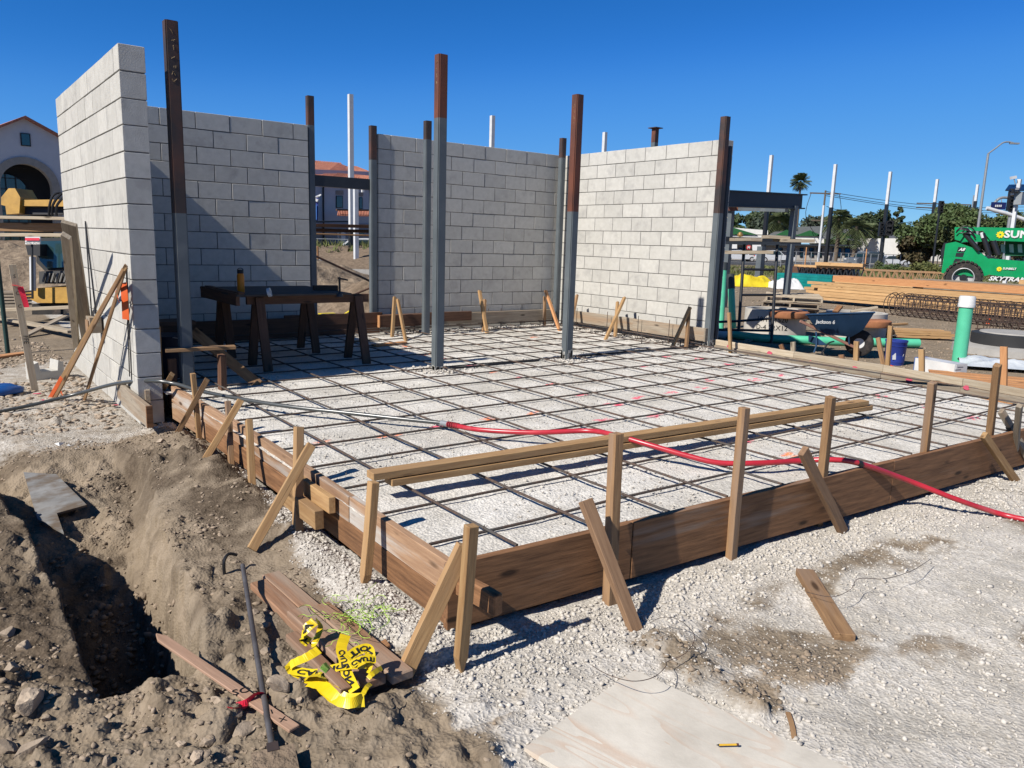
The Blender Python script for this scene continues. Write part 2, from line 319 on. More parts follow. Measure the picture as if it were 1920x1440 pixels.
def height(x, y):
    g = gravelmask(x, y)
    z = GZ+0*x
    z = z+.10*np.exp(-((x+.02)/.24)**2-((y+1.75)/.75)**2)+.05*np.exp(-((x+.0)/.3)**2-((y+.9)/.3)**2)
    z = z+.055*np.exp(-((x-.12)/.16)**2)*((y > -4.6) & (y < -.2))
    bank = sst(-1.02, -1.45, x)*sst(-4.6, -3.8, y)*sst(.2, -.8, y); z = z+bank*(.03+fbm(x, y, .5, 3, 3)*.22)
    z = z+fbm(x, y, 2.5, 3, 1)*.05
    near = sst(14, 7, np.hypot(x+1, y+7))
    dirt = 1-g
    z = z+near*dirt*(fbm(x, y, .30, 5, 2)*.085+fbm(x, y, .06, 3, 4)*.022)+near*g*(fbm(x, y, .25, 3, 6)*.035+fbm(x, y, .035, 2, 7)*.012)
    z = z+(1-near)*fbm(x, y, 6, 3, 9)*.05
    wx_, wy_ = x+fbm(x, y, .08, 2, 66)*.05, y+fbm(x, y, .08, 2, 67)*.05
    rough = near*dirt*sst(-.10, .12, fbm(x, y, .7, 3, 68)+.05*(x < -.9)+.04*(y < -4)+.03)*(x < 1.0)*(1-np.exp(-((x+.13)/.24)**4-((y+4.05)/.78)**4))
    for sc_, am, sd__ in ((.19, .085, 101), (.085, .05, 102), (.040, .024, 103)):
        f1, rd = cells(wx_, wy_, sc_, sd__); z = z+rough*am*np.clip(rd-.30, 0, 1)*sst(.60, .22, f1)
    z = z-.05*sst(.55, 0, np.abs(y+5.0))*(x > .9)*0
    ins, fl = trench(x, y); z = z*(1-ins)+fl*ins
    # a loading hollow at the trench's far end, and the ditch west of it
    z = z-.22*np.exp(-((x+1.15)/.22)**2-((y+.55)/.35)**2)*near
    inside = (x > .32) & (x < 6.1) & (y > -4.40) & (y < 3.1)
    z = np.where(inside, -.55, z)
    return z
def hz(x, y): return float(height(np.array([float(x)]), np.array([float(y)]))[0])
def axis(lo, a, b, hi, fine, grow=1.16):
    xs = list(np.arange(a, b, fine)); st = fine
    while xs[-1] < hi: st *= grow; xs.append(xs[-1]+st)
    st = fine; pre = [a]
    while pre[-1] > lo: st *= grow; pre.append(pre[-1]-st)
    return np.array(pre[1:][::-1]+xs)
def axis2(lo, segs, hi, grow=1.09):
    xs = []
    for a, b, d in segs: xs += list(np.arange(a, b-d*.3, d))
    st = segs[-1][2]
    while xs[-1] < hi: st *= grow; xs.append(xs[-1]+st)
    st = segs[0][2]; pre = [segs[0][0]]
    while pre[-1] > lo: st *= grow; pre.append(pre[-1]-st)
    return np.array(pre[1:][::-1]+xs)
gx = axis2(-1500, [(-1.62, .75, .011), (.75, 3.2, .02)], 1500); gy = axis2(-300, [(-6.4, -5.5, .018), (-5.5, -.6, .012), (-.6, .2, .02)], 1800)
X, Y = np.meshgrid(gx, gy); Z = height(X.ravel(), Y.ravel()).reshape(X.shape)
def grid_mesh(name, X, Y, Z, m, attrs=None):
    ny, nx = X.shape; me = bpy.data.meshes.new(name); v = np.stack([X, Y, Z], -1).reshape(-1, 3).astype(np.float32)
    i = np.arange(ny*nx).reshape(ny, nx); q = np.stack([i[:-1, :-1], i[:-1, 1:], i[1:, 1:], i[1:, :-1]], -1).reshape(-1, 4)
    me.vertices.add(len(v)); me.vertices.foreach_set('co', v.ravel()); me.loops.add(q.size); me.loops.foreach_set('vertex_index', q.ravel().astype(np.int32))
    me.polygons.add(len(q)); me.polygons.foreach_set('loop_start', np.arange(0, q.size, 4, dtype=np.int32)); me.update(calc_edges=True); me.materials.append(m); me.shade_smooth()
    for k, a in (attrs or {}).items():
        at_ = me.attributes.new(k, 'FLOAT', 'POINT'); at_.data.foreach_set('value', a.ravel().astype(np.float32))
    o = bpy.data.objects.new(name, me); COL.objects.link(o); return o
def ground_mat():
    m = bpy.data.materials.new('site_ground'); m.use_nodes = True; t = m.node_tree; L = t.links.new; b = t.nodes['Principled BSDF']
    b.inputs['Roughness'].default_value = .97; b.inputs['Specular IOR Level'].default_value = .05
    tc = N(t, 'ShaderNodeTexCoord'); V = tc.outputs['Object']
    def nz(s, d=8, r=.62): n = N(t, 'ShaderNodeTexNoise', i_Scale=s, i_Detail=d, i_Roughness=r); L(V, n.inputs['Vector']); return n.outputs[0]
    def ramp(f, a, b_, p=(.35, .65)):
        r = N(t, 'ShaderNodeValToRGB'); r.color_ramp.elements[0].position, r.color_ramp.elements[1].position = p; q = 1 if a == (0, 0, 0) else .78; r.color_ramp.elements[0].color = c4([v*q for v in a]); r.color_ramp.elements[1].color = c4([v*q for v in b_]); L(f, r.inputs[0]); return r.outputs[0]
    def mix(f, a, b_):
        x = N(t, 'ShaderNodeMix', data_type='RGBA'); L(f, x.inputs[0]); L(a, x.inputs[6]); L(b_, x.inputs[7]); return x.outputs[2]
    ga = N(t, 'ShaderNodeAttribute', attribute_name='gravel'); wa = N(t, 'ShaderNodeAttribute', attribute_name='wet_dark')
    dirt = mix(ramp(nz(1.7), (0, 0, 0), (1, 1, 1), (.42, .6)), ramp(nz(9), (.225, .175, .122), (.345, .275, .20)), ramp(nz(14), (.19, .15, .107), (.295, .238, .175)))
    damp_dark = ramp(nz(22), (.08, .06, .042), (.16, .123, .088))
    dirt = mix(wa.outputs['Fac'], dirt, damp_dark)
    vo = N(t, 'ShaderNodeTexVoronoi', i_Scale=70); L(V, vo.inputs['Vector'])
    gr = mix(ramp(nz(3), (0, 0, 0), (1, 1, 1), (.45, .62)), ramp(vo.outputs['Color'], (.44, .405, .355), (.68, .635, .57), (.1, .8)), ramp(nz(40), (.39, .355, .305), (.56, .52, .455)))
    nf = N(t, 'ShaderNodeMath', operation='MULTIPLY_ADD'); L(nz(11, 9, .72), nf.inputs[0]); nf.inputs[1].default_value = 1.5; nf.inputs[2].default_value = -.75
    sm_ = N(t, 'ShaderNodeMath', operation='ADD'); L(ga.outputs['Fac'], sm_.inputs[0]); L(nf.outputs[0], sm_.inputs[1]); mr_ = N(t, 'ShaderNodeMapRange'); mr_.inputs[1].default_value = .22; mr_.inputs[2].default_value = .78; L(sm_.outputs[0], mr_.inputs[0])
    L(mix(mr_.outputs[0], dirt, gr), b.inputs['Base Color'])
    h = N(t, 'ShaderNodeMath', operation='ADD'); L(nz(26, 10, .7), h.inputs[0]); L(vo.outputs['Distance'], h.inputs[1])
    bp = N(t, 'ShaderNodeBump', i_Strength=.55, i_Distance=.010); L(h.outputs[0], bp.inputs['Height']); L(bp.outputs[0], b.inputs['Normal'])
    return m
G = gravelmask(X.ravel(), Y.ravel()).reshape(X.shape)
ins, _ = trench(X.ravel(), Y.ravel()); ins = ins.reshape(X.shape)
wet_dark = np.clip(1.1*np.exp(-((X-.02)/.30)**4-((Y+2.1)/.95)**4)*sst(-.22, .02, fbm(X, Y, .3, 3, 41)+.02)+sst(-1.0, -1.15, X)*sst(-4.0, -3.5, Y)*sst(.6, -.4, Y)*.8+ins*sst(-.6, -.95, Z)*.75+.75*sst(-.02, .14, fbm(X, Y, .55, 4, 43))*sst(-.1, -.3, X)*sst(-4.3, -3.6, Y)*sst(.3, -.4, Y)+.5*sst(.04, .16, fbm(X, Y, .35, 4, 45))*(X < .4)*(Y < .2), 0, 1)  # damp soil patches; the left bank and the deep trench are darkened too
GM = ground_mat()
ground = tag(grid_mesh('ground', X, Y, Z, GM, {'gravel': G, 'wet_dark': wet_dark}), kind='structure')
# slab base inside the forms
def xr_(y): return np.interp(y, [-4.5, -3.3, -2.0, -.8, -.1, 3.2], [6.55, 6.85, 6.98, 7.12, 7.27, 7.27])
u = np.linspace(0, 1, 300); v = np.linspace(0, 1, 320); U, V_ = np.meshgrid(u, v)
yy = (1-V_)*(-4.44-.365*U)+V_*3.12; xx = .275*(1-U)+xr_(yy)*U; xx = np.where((U < .001) & (yy > -.1), .2, xx)
zz = -.145+fbm(xx, yy, .8, 3, 51)*.016+fbm(xx, yy, .12, 4, 52)*.016
BX = [.638+.457*k for k in range(15)]; BY = [-2.317+.457*k for k in range(-4, 12)]
paint = np.zeros_like(xx); hue = np.zeros_like(xx)
marks = [(608, 829, 1), (725, 814, 1), (828, 798, 0), (916, 786, .9), (1005, 774, 1), (1030, 720, .3), (1090, 738, 0), (1155, 756, 0), (1230, 778, 0), (755, 660, 1), (800, 664, 1), (838, 672, .2), (888, 684, 0), (925, 697, .8), (975, 709, .1), (1200, 745, 0), (1262, 736, 0), (1320, 726, 0), (1205, 685, 0), (1250, 668, 0), (1370, 682, 0), (1428, 695, 0), (1500, 710, 0), (1570, 727, 0), (1650, 742, 0), (1735, 761, 0), (1830, 783, 0), (1405, 826, 0), (1490, 853, 1), (1310, 672, 0), (1330, 712, 0), (1465, 703, 0), (1415, 711, 0), (765, 648, 1), (1000, 632, 1), (1130, 786, 0)]
for (a, b, hh) in marks:
    p = at(a, b, -.14)
    for k in range(5):
        q = p+Vector((R.uniform(-.07, .07), R.uniform(-.05, .05), 0)); an = R.uniform(-.3, .6); dx = xx-q.x; dy = yy-q.y
        l = dx*math.cos(an)+dy*math.sin(an); w_ = -dx*math.sin(an)+dy*math.cos(an); g_ = np.exp(-(l/.045)**4-(w_/.013)**4); paint = np.maximum(paint, g_*R.uniform(.75, 1)); hue = np.where(g_ > .05, hh, hue)
def slab_mat():
    m = GM.copy(); m.name = 'slab_gravel_base'; t = m.node_tree; L = t.links.new; b = t.nodes['Principled BSDF']
    old = b.inputs['Base Color'].links[0].from_socket; tc = t.nodes['Texture Coordinate']
    n = N(t, 'ShaderNodeTexNoise', i_Scale=34, i_Detail=8, i_Roughness=.7); L(tc.outputs['Object'], n.inputs['Vector'])
    r = N(t, 'ShaderNodeValToRGB'); r.color_ramp.elements[0].position = .3; r.color_ramp.elements[1].position = .62; r.color_ramp.elements[0].color = (.37, .355, .325, 1); r.color_ramp.elements[1].color = (.63, .605, .565, 1); L(n.outputs[0], r.inputs[0])
    n2 = N(t, 'ShaderNodeTexNoise', i_Scale=2.2, i_Detail=6); L(tc.outputs['Object'], n2.inputs['Vector'])
    r2 = N(t, 'ShaderNodeValToRGB'); r2.color_ramp.elements[0].position = .38; r2.color_ramp.elements[1].position = .62; r2.color_ramp.elements[0].color = (.84, .82, .78, 1); r2.color_ramp.elements[1].color = (1.05, 1.04, 1.02, 1); L(n2.outputs[0], r2.inputs[0])
    mu = N(t, 'ShaderNodeMix', data_type='RGBA', blend_type='MULTIPLY'); mu.inputs[0].default_value = 1; L(r.outputs[0], mu.inputs[6]); L(r2.outputs[0], mu.inputs[7])
    pa = N(t, 'ShaderNodeAttribute', attribute_name='paint'); ha = N(t, 'ShaderNodeAttribute', attribute_name='hue')
    pc = N(t, 'ShaderNodeMix', data_type='RGBA'); L(ha.outputs['Fac'], pc.inputs[0]); pc.inputs[6].default_value = (.75, .04, .12, 1); pc.inputs[7].default_value = (.95, .22, .03, 1)
    fx = N(t, 'ShaderNodeMix', data_type='RGBA'); L(pa.outputs['Fac'], fx.inputs[0]); L(mu.outputs[2], fx.inputs[6]); L(pc.outputs[2], fx.inputs[7])
    L(fx.outputs[2], b.inputs['Base Color']); return m
tag(grid_mesh('slab_base', xx, yy, zz, slab_mat(), {'gravel': np.ones_like(xx), 'wet_dark': np.zeros_like(xx), 'paint': paint, 'hue': hue}), kind='structure')
# ------------------------------------------------------------------ loose stones (stuff)
def ico():
    bm = bmesh.new(); bmesh.ops.create_icosphere(bm, subdivisions=1, radius=1); v = np.array([x.co[:] for x in bm.verts]); f = np.array([[q.index for q in p.verts] for p in bm.faces]); bm.free(); return v, f
IV, IF = ico()
def scatter(name, P, S, m, flatn=.7, seed=1, sink=.2):
    rg = np.random.default_rng(seed); n = len(P); nv = len(IV)
    var = IV[None]*rg.uniform(.42, 1.3, (24, nv, 1))*rg.uniform(.55, 1.4, (24, 1, 3)); k = rg.integers(0, 24, n); V = var[k].copy()
    q = rg.normal(size=(n, 4)); q /= np.linalg.norm(q, axis=1)[:, None]; a, b, c, d = q.T
    M = np.stack([1-2*(c*c+d*d), 2*(b*c-a*d), 2*(b*d+a*c), 2*(b*c+a*d), 1-2*(b*b+d*d), 2*(c*d-a*b), 2*(b*d-a*c), 2*(c*d+a*b), 1-2*(b*b+c*c)], -1).reshape(n, 3, 3)
    V = np.einsum('nij,nkj->nki', M, V)*S[:, None, None]; V[:, :, 2] *= flatn; C = P.copy(); C[:, 2] += S*flatn*(.6-sink); V += C[:, None, :]
    Fc = (IF[None]+(np.arange(n)*nv)[:, None, None]).reshape(-1, 3); V = V.reshape(-1, 3).astype(np.float32)
    me = bpy.data.meshes.new(name); me.vertices.add(len(V)); me.vertices.foreach_set('co', V.ravel()); me.loops.add(Fc.size); me.loops.foreach_set('vertex_index', Fc.ravel().astype(np.int32))
    me.polygons.add(len(Fc)); me.polygons.foreach_set('loop_start', np.arange(0, Fc.size, 3, dtype=np.int32)); me.update(calc_edges=True); me.materials.append(m)
    o = bpy.data.objects.new(name, me); COL.objects.link(o); return tag(o, kind='stuff')
def inview(x, y, z=GZ, mg=60):
    D = np.stack([x-EYE.x, y-EYE.y, z-EYE.z+0*x], -1); zz_ = D@np.array(CW); px = 960+F*(D@np.array(CR))/zz_; py = 720-F*(D@np.array(CU))/zz_
    return (zz_ > .3) & (px > -mg) & (px < 1920+mg) & (py < 1440+mg*2), zz_
def stones(n, x0, x1, y0, y1, smin, smax, seed, keep):
    rg = np.random.default_rng(seed); x = rg.uniform(x0, x1, n); y = rg.uniform(y0, y1, n); ok, dz = inview(x, y); p = keep(x, y)*np.clip(4.2/np.maximum(dz, .5), .12, 1); ok &= rg.uniform(0, 1, n) < p
    x, y = x[ok], y[ok]; s = smin+(smax-smin)*rg.uniform(0, 1, len(x))**3.2; return np.stack([x, y, height(x, y)], -1), s
outside = lambda x, y: ~((x > .27) & (y > -4.46-.05*np.clip(x, 0, 9)) & (x < 7))
def kg(x, y):
    g = gravelmask(x, y); heap = np.exp(-((x-.15)/.22)**2)*(y > -4.7)+np.exp(-((y+4.68+.05*x)/.22)**2)*(x > .1)
    return outside(x, y)*(g > .3)*np.clip(g*(.07+.22*sst(-.05, .15, fbm(x, y, .6, 3, 61)))+heap*g*.9, 0, 1)
P, S = stones(190000, -.8, 5.5, -6.6, 0, .003, .0135, 3, kg); scatter('gravel', P, S, STONE, .75, 4); print('gravel', len(P))
P, S = stones(60000, -.8, 5.5, -6.6, 0, .003, .007, 13, lambda x, y: outside(x, y)*(gravelmask(x, y) > .12)*.8); scatter('gravel_grit', P, S, STONE, .7, 14); print(len(P))
def kd(x, y):
    g = gravelmask(x, y); i_ = trench(x, y)[0]; return ((i_ < .04) | (i_ > .985))* outside(x, y)*(g < .5)*np.clip(.12+.9*sst(-.02, .16, fbm(x, y, .45, 3, 71)), 0, 1)*(1-.8*np.exp(-((x+.0)/.3)**2-((y+1.9)/.8)**2))
P, S = stones(60000, -1.9, 1.6, -6.4, 1.5, .003, .017, 5, kd); scatter('dirt_clods', P, S, CLOD, .6, 6, .45); print('clods', len(P))
P, S = stones(1500, -1.9, -.2, -5.2, -.2, .010, .026, 15, kd); scatter('soil_lumps', P, S, CLOD, .5, 16, .5)
rg = np.random.default_rng(9); n = 16000; x = rg.uniform(.35, 6.4, n); y = rg.uniform(-4.4, 2.9, n); ok, dz = inview(x, y); ok &= (rg.uniform(0, 1, n) < np.clip(4.5/dz, 0, 1)) & (fbm(x, y, .5, 3, 81) > -.05)
x, y = x[ok], y[ok]; scatter('slab_chips', np.stack([x, y, np.full(len(x), -.143)], -1), rg.uniform(.003, .009, len(x)), STONE, .7, 10, .0)
# ------------------------------------------------------------------ concrete block walls
S8 = .2032; TOP = 13*S8
def block_mesh(name, l, w, h):
    bm = bmesh.new(); bmesh.ops.create_cube(bm, size=1); bmesh.ops.scale(bm, vec=(l, w, h), verts=bm.verts)
    bmesh.ops.bevel(bm, geom=bm.edges[:], offset=.003, segments=1, affect='EDGES'); me = bpy.data.meshes.new(name); bm.to_mesh(me); bm.free(); me.materials.append(CMU); return me
BM = {('x', 1): block_mesh('block', .397, .194, .194), ('x', .5): block_mesh('half_block', .194, .194, .194), ('x', 1, 's'): block_mesh('block', .397, .194, .092), ('x', .5, 's'): block_mesh('half_block', .194, .194, .092)}
def wall(name, label, origin, axis_, n_half, courses, first_half, group=None, gap=(0, 0)):
    """origin = low corner line; axis_ 'x' or 'y'; n_half = length in half blocks; courses = list of (z centre, short?)"""
    o = Vector(origin); r = root(name, o+Vector((0, 0, courses[-1][0]-.1)), label, 'block wall', None)
    A = Vector((1, 0, 0)) if axis_ == 'x' else Vector((0, 1, 0)); T = Vector((0, 1, 0)) if axis_ == 'x' else Vector((1, 0, 0))
    rot = Matrix.Identity(4) if axis_ == 'x' else Matrix.Rotation(math.pi/2, 4, 'Z')
    for ci, (zc, short) in enumerate(courses):
        h = first_half ^ (ci % 2 == 1); pos = 0
        while pos < n_half:
            l = 1 if (h and pos == 0) else 2
            if pos+l > n_half: l = 1
            key = ('x', l/2 if l == 1 else 1) + (('s',) if short else ()); me = BM[('x', .5 if l == 1 else 1) + (('s',) if short else ())]
            b = bpy.data.objects.new('block', me); COL.objects.link(b)
            c = o+A*((pos+l/2)*S8-.0)+T*(.097+R.uniform(-.0015, .0015)); c.z = zc+R.uniform(-.0012, .0012)
            fl = Matrix.Rotation(math.pi*R.randint(0, 1), 4, 'Z'); b.matrix_basis = Matrix.Translation(c) @ rot @ Matrix.Rotation(R.uniform(-.003, .003), 4, 'Z') @ fl; attach(b, r); pos += l
    zt = courses[0][0]+.09; zb = courses[-1][0]-.10; L_ = n_half*S8
    mo = MB().box(o+A*(L_/2)+T*.097+Vector((0, 0, (zt+zb)/2-o.z)), ((L_-.016, .178, zt-zb) if axis_ == 'x' else (.178, L_-.016, zt-zb))).build('mortar', MORT, r)
    return r
full = [(TOP-S8*(i+.5), 0) for i in range(15)]
mixd = [(TOP-S8*(i+.5), 0) for i in range(12)]+[(TOP-12*S8-.0508, 1)]+[(TOP-12*S8-.1016-S8*(i+.5), 0) for i in range(2)]
w1 = wall('block_wall', 'sunlit pale concrete block wall at the left, its narrow end facing the camera', (0, 0, 0), 'y', 17, full, True)
w2 = wall('block_wall', 'shaded block wall behind the work table with a slanting shadow across it', (.1985, 3.13, 0), 'x', 13, mixd, False)
w3 = wall('block_wall', 'shaded block wall between the doorway and the corner, behind the middle columns', (3.86, 3.13, 0), 'x', 17, mixd, True)
w4 = wall('block_wall', 'bright sunlit block wall on the right side of the slab', (7.287, -.125, 0), 'y', 16, mixd, True)
w3b = MB()
for k in range(8):
    MB().box((4.02+.41*k, 3.127, -.05), (.075, .006, .075)).build('pocket_shade_plate', BLK, w3)  # black plates on the wall faces stand for the shade inside the pockets
for k in range(7):
    MB().box((7.284, .18+.41*k, -.05), (.006, .085, .08)).build('pocket_shade_plate', BLK, w4)
for k in range(4): MB().box((.6+.6*k, 3.127, -.05), (.075, .006, .075)).build('pocket_shade_plate', BLK, w2)
# wall base boards at the foot of the left wall
fb = root('footing_form', (-.06, .2, GZ), 'short pale boards on edge along the foot of the left block wall', 'formwork')
plank('board', at(262, 722, -.2)+Vector((-.03, 0, 0)), at(418/640*0+278, 752, -.2), .04, .19, W_GREY, fb)
fb.children[0].matrix_basis = fb.children[0].matrix_basis
# ------------------------------------------------------------------ steel columns
def column(x, y, zb, zt, s, label, rust=None, rmat=RUST, body=STEEL, group='steel columns around the slab', plate=False, cat='steel column', name='steel_column'):
    r = root(name, (x, y, zb), label, cat, group)
    def tube(nm, a, b, m):
        bm = bmesh.new(); bmesh.ops.create_cube(bm, size=1); bmesh.ops.scale(bm, vec=(s, s, b-a), verts=bm.verts)
        bmesh.ops.bevel(bm, geom=[e for e in bm.edges if abs((e.verts[0].co-e.verts[1].co).z) > .01], offset=s*.1, segments=2, affect='EDGES')
        me = bpy.data.meshes.new(nm); bm.to_mesh(me); bm.free(); me.materials.append(m); o = bpy.data.objects.new(nm, me); COL.objects.link(o)
        o.matrix_basis = Matrix.Translation((x, y, (a+b)/2)); attach(o, r); return o
    zr = rust if rust is not None else zt
    tube('shaft', zb, zr, body)
    if rust is not None: tube('bare_steel_top', zr, zt, rmat)
    if plate: MB().box((x, y, zb+.01), (s*2.2, s*2.2, .02)).build('base_plate', body, r)
    return r
def colpx(b, t, s, label, ry=None, z=-.17, **k):
    p = at(b[0], b[1], z); zt = zat(t[1], p.x, p.y); zr = zat(ry, p.x, p.y) if ry else None
    return column(p.x, p.y, z-.15, zt, s, label, zr, **k)
c1 = colpx((352, 735), (306, 40), .1016, 'tall steel column nearest the left block wall, dark rusty upper half', 400, rmat=RUSTD)
c2 = colpx((820, 699), (822, 103), .1016, 'grey column standing alone in front of the middle wall, rusty brown top', 222)
c3 = colpx((1062, 679), (1075, 178), .1016, 'column with long red-brown rusty top in front of the sunlit wall', 397)
c4_ = colpx((1327, 656), (1352, 219), .1016, 'column at the near end of the sunlit wall, brown upper part', 400, rmat=RUSTD)
MB().box((7.35, -.16, 1.2), (.05, .06, 2.7)).build('end_channel', DSTEEL, c4_)
column(2.895, 3.19, -.3, zat(180, 2.89, 3.19), .09, 'column at the right end of the shaded wall, left jamb of the doorway', zat(235, 2.89, 3.19), rmat=RUSTD)
column(3.79, 3.15, -.3, zat(236, 3.79, 3.15), .09, 'column on the right side of the doorway, beside the bright wall edge', zat(300, 3.79, 3.15), rmat=RUSTD)
p = at(798, 629, -.15); column(p.x, p.y, -.3, zat(227, p.x, p.y), .09, 'column just left of the middle one, against the shaded wall', zat(262, p.x, p.y), rmat=RUSTD)
column(7.12, 2.98, -.3, zat(259, 7.1, 2.98), .0916, 'column in the corner where shaded and sunlit walls meet', zat(296, 7.1, 2.98), rmat=RUSTD)
# marks on column steel
CH = flat('chalk_writing', (.42, .30, .16))
def scrawl(parent, o, X, Y, h, n, seed):
    q = random.Random(seed); m = MB(); X = Vector(X); Y = Vector(Y)
    for i in range(n):
        c = Vector(o)+Y*(-i*h*1.25); pts = [c+X*(q.uniform(-.4, .4)*h)+Y*(q.uniform(-.45, .45)*h) for _ in range(4)]; m.tube(pts, .0015, 4)
    m.build('chalk_marks', CH, parent)
scrawl(c1, Vector((c1.location.x+.0, c1.location.y, zat(60, c1.location.x, c1.location.y)))+Vector((0, -.052, 0)), (1, 0, 0), (0, 0, 1), .05, 3, 3)
scrawl(c1, Vector((c1.location.x, c1.location.y-.052, zat(112, c1.location.x, c1.location.y))), (1, 0, 0), (0, 0, 1), .045, 4, 5)
scrawl(c3, Vector((c3.location.x-.052, c3.location.y, zat(200, c3.location.x, c3.location.y))), (0, 1, 0), (0, 0, 1), .05, 4, 8)
scrawl(c2, Vector((c2.location.x-.052, c2.location.y, zat(118, c2.location.x, c2.location.y))), (0, 1, 0), (0, 0, 1), .05, 4, 9)
# doorway header and temporary rails
hd = MB().box((3.34, 3.2, (zat(354, 3.3, 3.2)+zat(330, 3.3, 3.2))/2), (.81, .10, .145)).build('header_beam', DSTEEL); tag(hd, 'dark steel header beam across the top of the doorway', 'steel beam')
# ------------------------------------------------------------------ formwork
FD = Vector((4.45, -.26, 0)).normalized()       # direction of the front form
FC = Vector((.25, -4.45, 0))                    # its near left corner (outer face)
FN = Vector((FD.y, -FD.x, 0))                   # outward (towards the camera)
def fp(s, z, off=0): return FC+FD*s+FN*off+Vector((0, 0, z))
front = root('front_formwork', fp(3, GZ), 'long dark brown form boards across the front of the slab', 'formwork')
zt_ = -.09
for a, b in ((-.005, 1.005), (1.01, 3.25), (3.255, 6.2)): plank('board', fp(a, zt_-.143, -.019), fp(b, zt_-.143, -.019), .038, .286, W_BROWN, front)
left = root('left_formwork', (.28, -2.2, GZ), 'brown two-tier form boards along the left edge of the slab', 'formwork')
def lx(y): return np.interp(y, [-4.45, -3.7, -2.8, -1.3, -.1], [.262, .275, .30, .305, .255])
for (a, b) in ((-4.448, -3.45), (-3.447, -1.75), (-1.747, -.02)):
    plank('board', (lx(a)+.019, a, zt_-.07), (lx(b)+.019, b, zt_-.07), .038, .139, W_LEFT, left)
for (a, b) in ((-4.447, -2.9), (-2.897, -.9), (-.897, -.03)):
    plank('board', (lx(a)+.016, a, zt_-.212), (lx(b)+.016, b, zt_-.212), .038, .14, W_BROWN if a < -2 else W_LEFT, left)
rgt = root('right_formwork', (7.1, -2, -.3), 'pale form boards along the right edge of the slab, dotted with pink paint', 'formwork')
pts = [Vector((7.27, -.18, 0)), Vector((7.2, -1.5, 0)), Vector((7.17, -2.65, 0)), Vector((7.05, -3.55, 0)), Vector((6.72, -5.2, 0))]
for i in range(4):
    a, b = pts[i], pts[i+1]; dd = (b-a).normalized()*.003
    plank('board', a+Vector((.02, 0, -.065))+dd, b+Vector((.02, 0, -.065)), .038, .075 if i < 4 else .09, W_PALE, rgt)
    plank('board', a+Vector((-.012, 0, -.14))+dd, b+Vector((-.012, 0, -.14)), .038, .07, W_GREY, rgt)
PNK = flat('pink_spray', (.65, .10, .16))
for k, (a, b) in enumerate([(1366, 650), (1443, 662), (1520, 680), (1603, 690), (1705, 712), (1812, 727)]):
    q = atx(a, b, float(np.interp(at(a, b, -.05).y, [-4.5, -3.5, -2.6, -1.5, -.2], [6.85, 7.05, 7.17, 7.2, 7.27]))-.002)
    pts2 = [q+Vector((0, math.cos(t)*.035*R.uniform(.6, 1.2), math.sin(t)*.03*R.uniform(.6, 1.2))) for t in [i*math.pi/5 for i in range(10)]]
    MB().prism(pts2, (.002, 0, 0)).build('pink_dot', PNK, rgt)
wf = root('wall_form', (5.4, 2.95, -.15), 'horizontal form boards standing off the middle shaded wall', 'formwork')
plank('board', (3.77, 2.97, .04), (4.78, 2.97, .04), .14, .17, W_DARK, wf); plank('board', (4.5, 2.93, .07), (5.35, 2.93, .07), .05, .14, W_DARK, wf); plank('board', (4.785, 3.0, .03), (7.04, 3.0, .03), .05, .17, W_GREY, wf)
MB().box((3.765, 2.97, .04), (.012, .145, .172)).build('end_block', W_ORG, wf)
wf2 = root('wall_form', (7.1, 1.3, -.15), 'olive grey form boards standing off the sunlit wall', 'formwork')
plank('board', (7.10, 2.7, .045), (7.10, 1.15, .045), .045, .18, W_GREY, wf2); plank('board', (7.09, 1.146, .04), (7.09, -.2, .04), .045, .18, W_GREY, wf2)
MB().box((7.09, -.215, .04), (.06, .024, .182)).build('end_block', W_GREY, wf2)
wf3 = root('doorway_form', (3.34, 3.05, -.15), 'dark boards stacked on edge across the doorway sill', 'formwork')
plank('board', (2.4, 2.98, .09), (3.84, 2.98, .09), .04, .15, W_DARK, wf3); plank('board', (2.4, 2.985, -.06), (3.8, 2.985, -.06), .04, .14, W_DARK, wf3)
# ------------------------------------------------------------------ stakes and braces
def stk(b, t, zb, label, m=W_NEW, w=.038, t_=.038, plane=None, val=None, up=(0, -1, .0), group='wooden form stakes', cat='stake', name='form_stake', dt=None, point=0, sink=.06):
    """b, t: where the foot and the head show; zb: ground height there; the head lies on a plane (x= or y=) or above the foot"""
    p = at(b[0], b[1], zb)
    if plane == 'x': q = atx(t[0], t[1], val)
    elif plane == 'y': q = aty(t[0], t[1], val)
    elif plane == 'f':
        d = ray(*t); k = (FC+FN*val-EYE).dot(FN)/d.dot(FN); q = EYE+d*k
    else: q = Vector((p.x, p.y, zat(t[1], p.x, p.y)))
    d = (q-p).normalized(); p = p-d*sink
    return ptag(name, p, q, w, t_, m, label, cat, group, up=up, point=point)
L_, B_ = 'wooden form stakes', 'wooden form braces'
T2 = .038
stk((752, 1275), (872, 1022), GZ, 'pale brace leaning on the front corner of the form, foot beside the taped planks', up=(-.3, -1, 0), w=.062, t_=.036, plane='y', val=-4.66, group=B_, name='form_brace', cat='brace', sink=.01)
stk((862, 1262), (885, 985), GZ, 'orange-tinted upright stake at the front corner of the form', w=.045, t_=.04, plane='y', val=-4.70, point=.07, sink=.0)
stk((684, 1100), (700, 903), -.385, 'upright stake holding the left form, directly under the end of the beam', w=.05, t_=.04, plane='x', val=.225, up=(-1, 0, 0), sink=.0, point=.06)
stk((558, 998), (560, 800), -.37, 'tall upright stake on the left form with two short blocks beside it', m=W_NEW, w=.05, t_=.045, plane='x', val=.235, up=(-1, 0, 0))
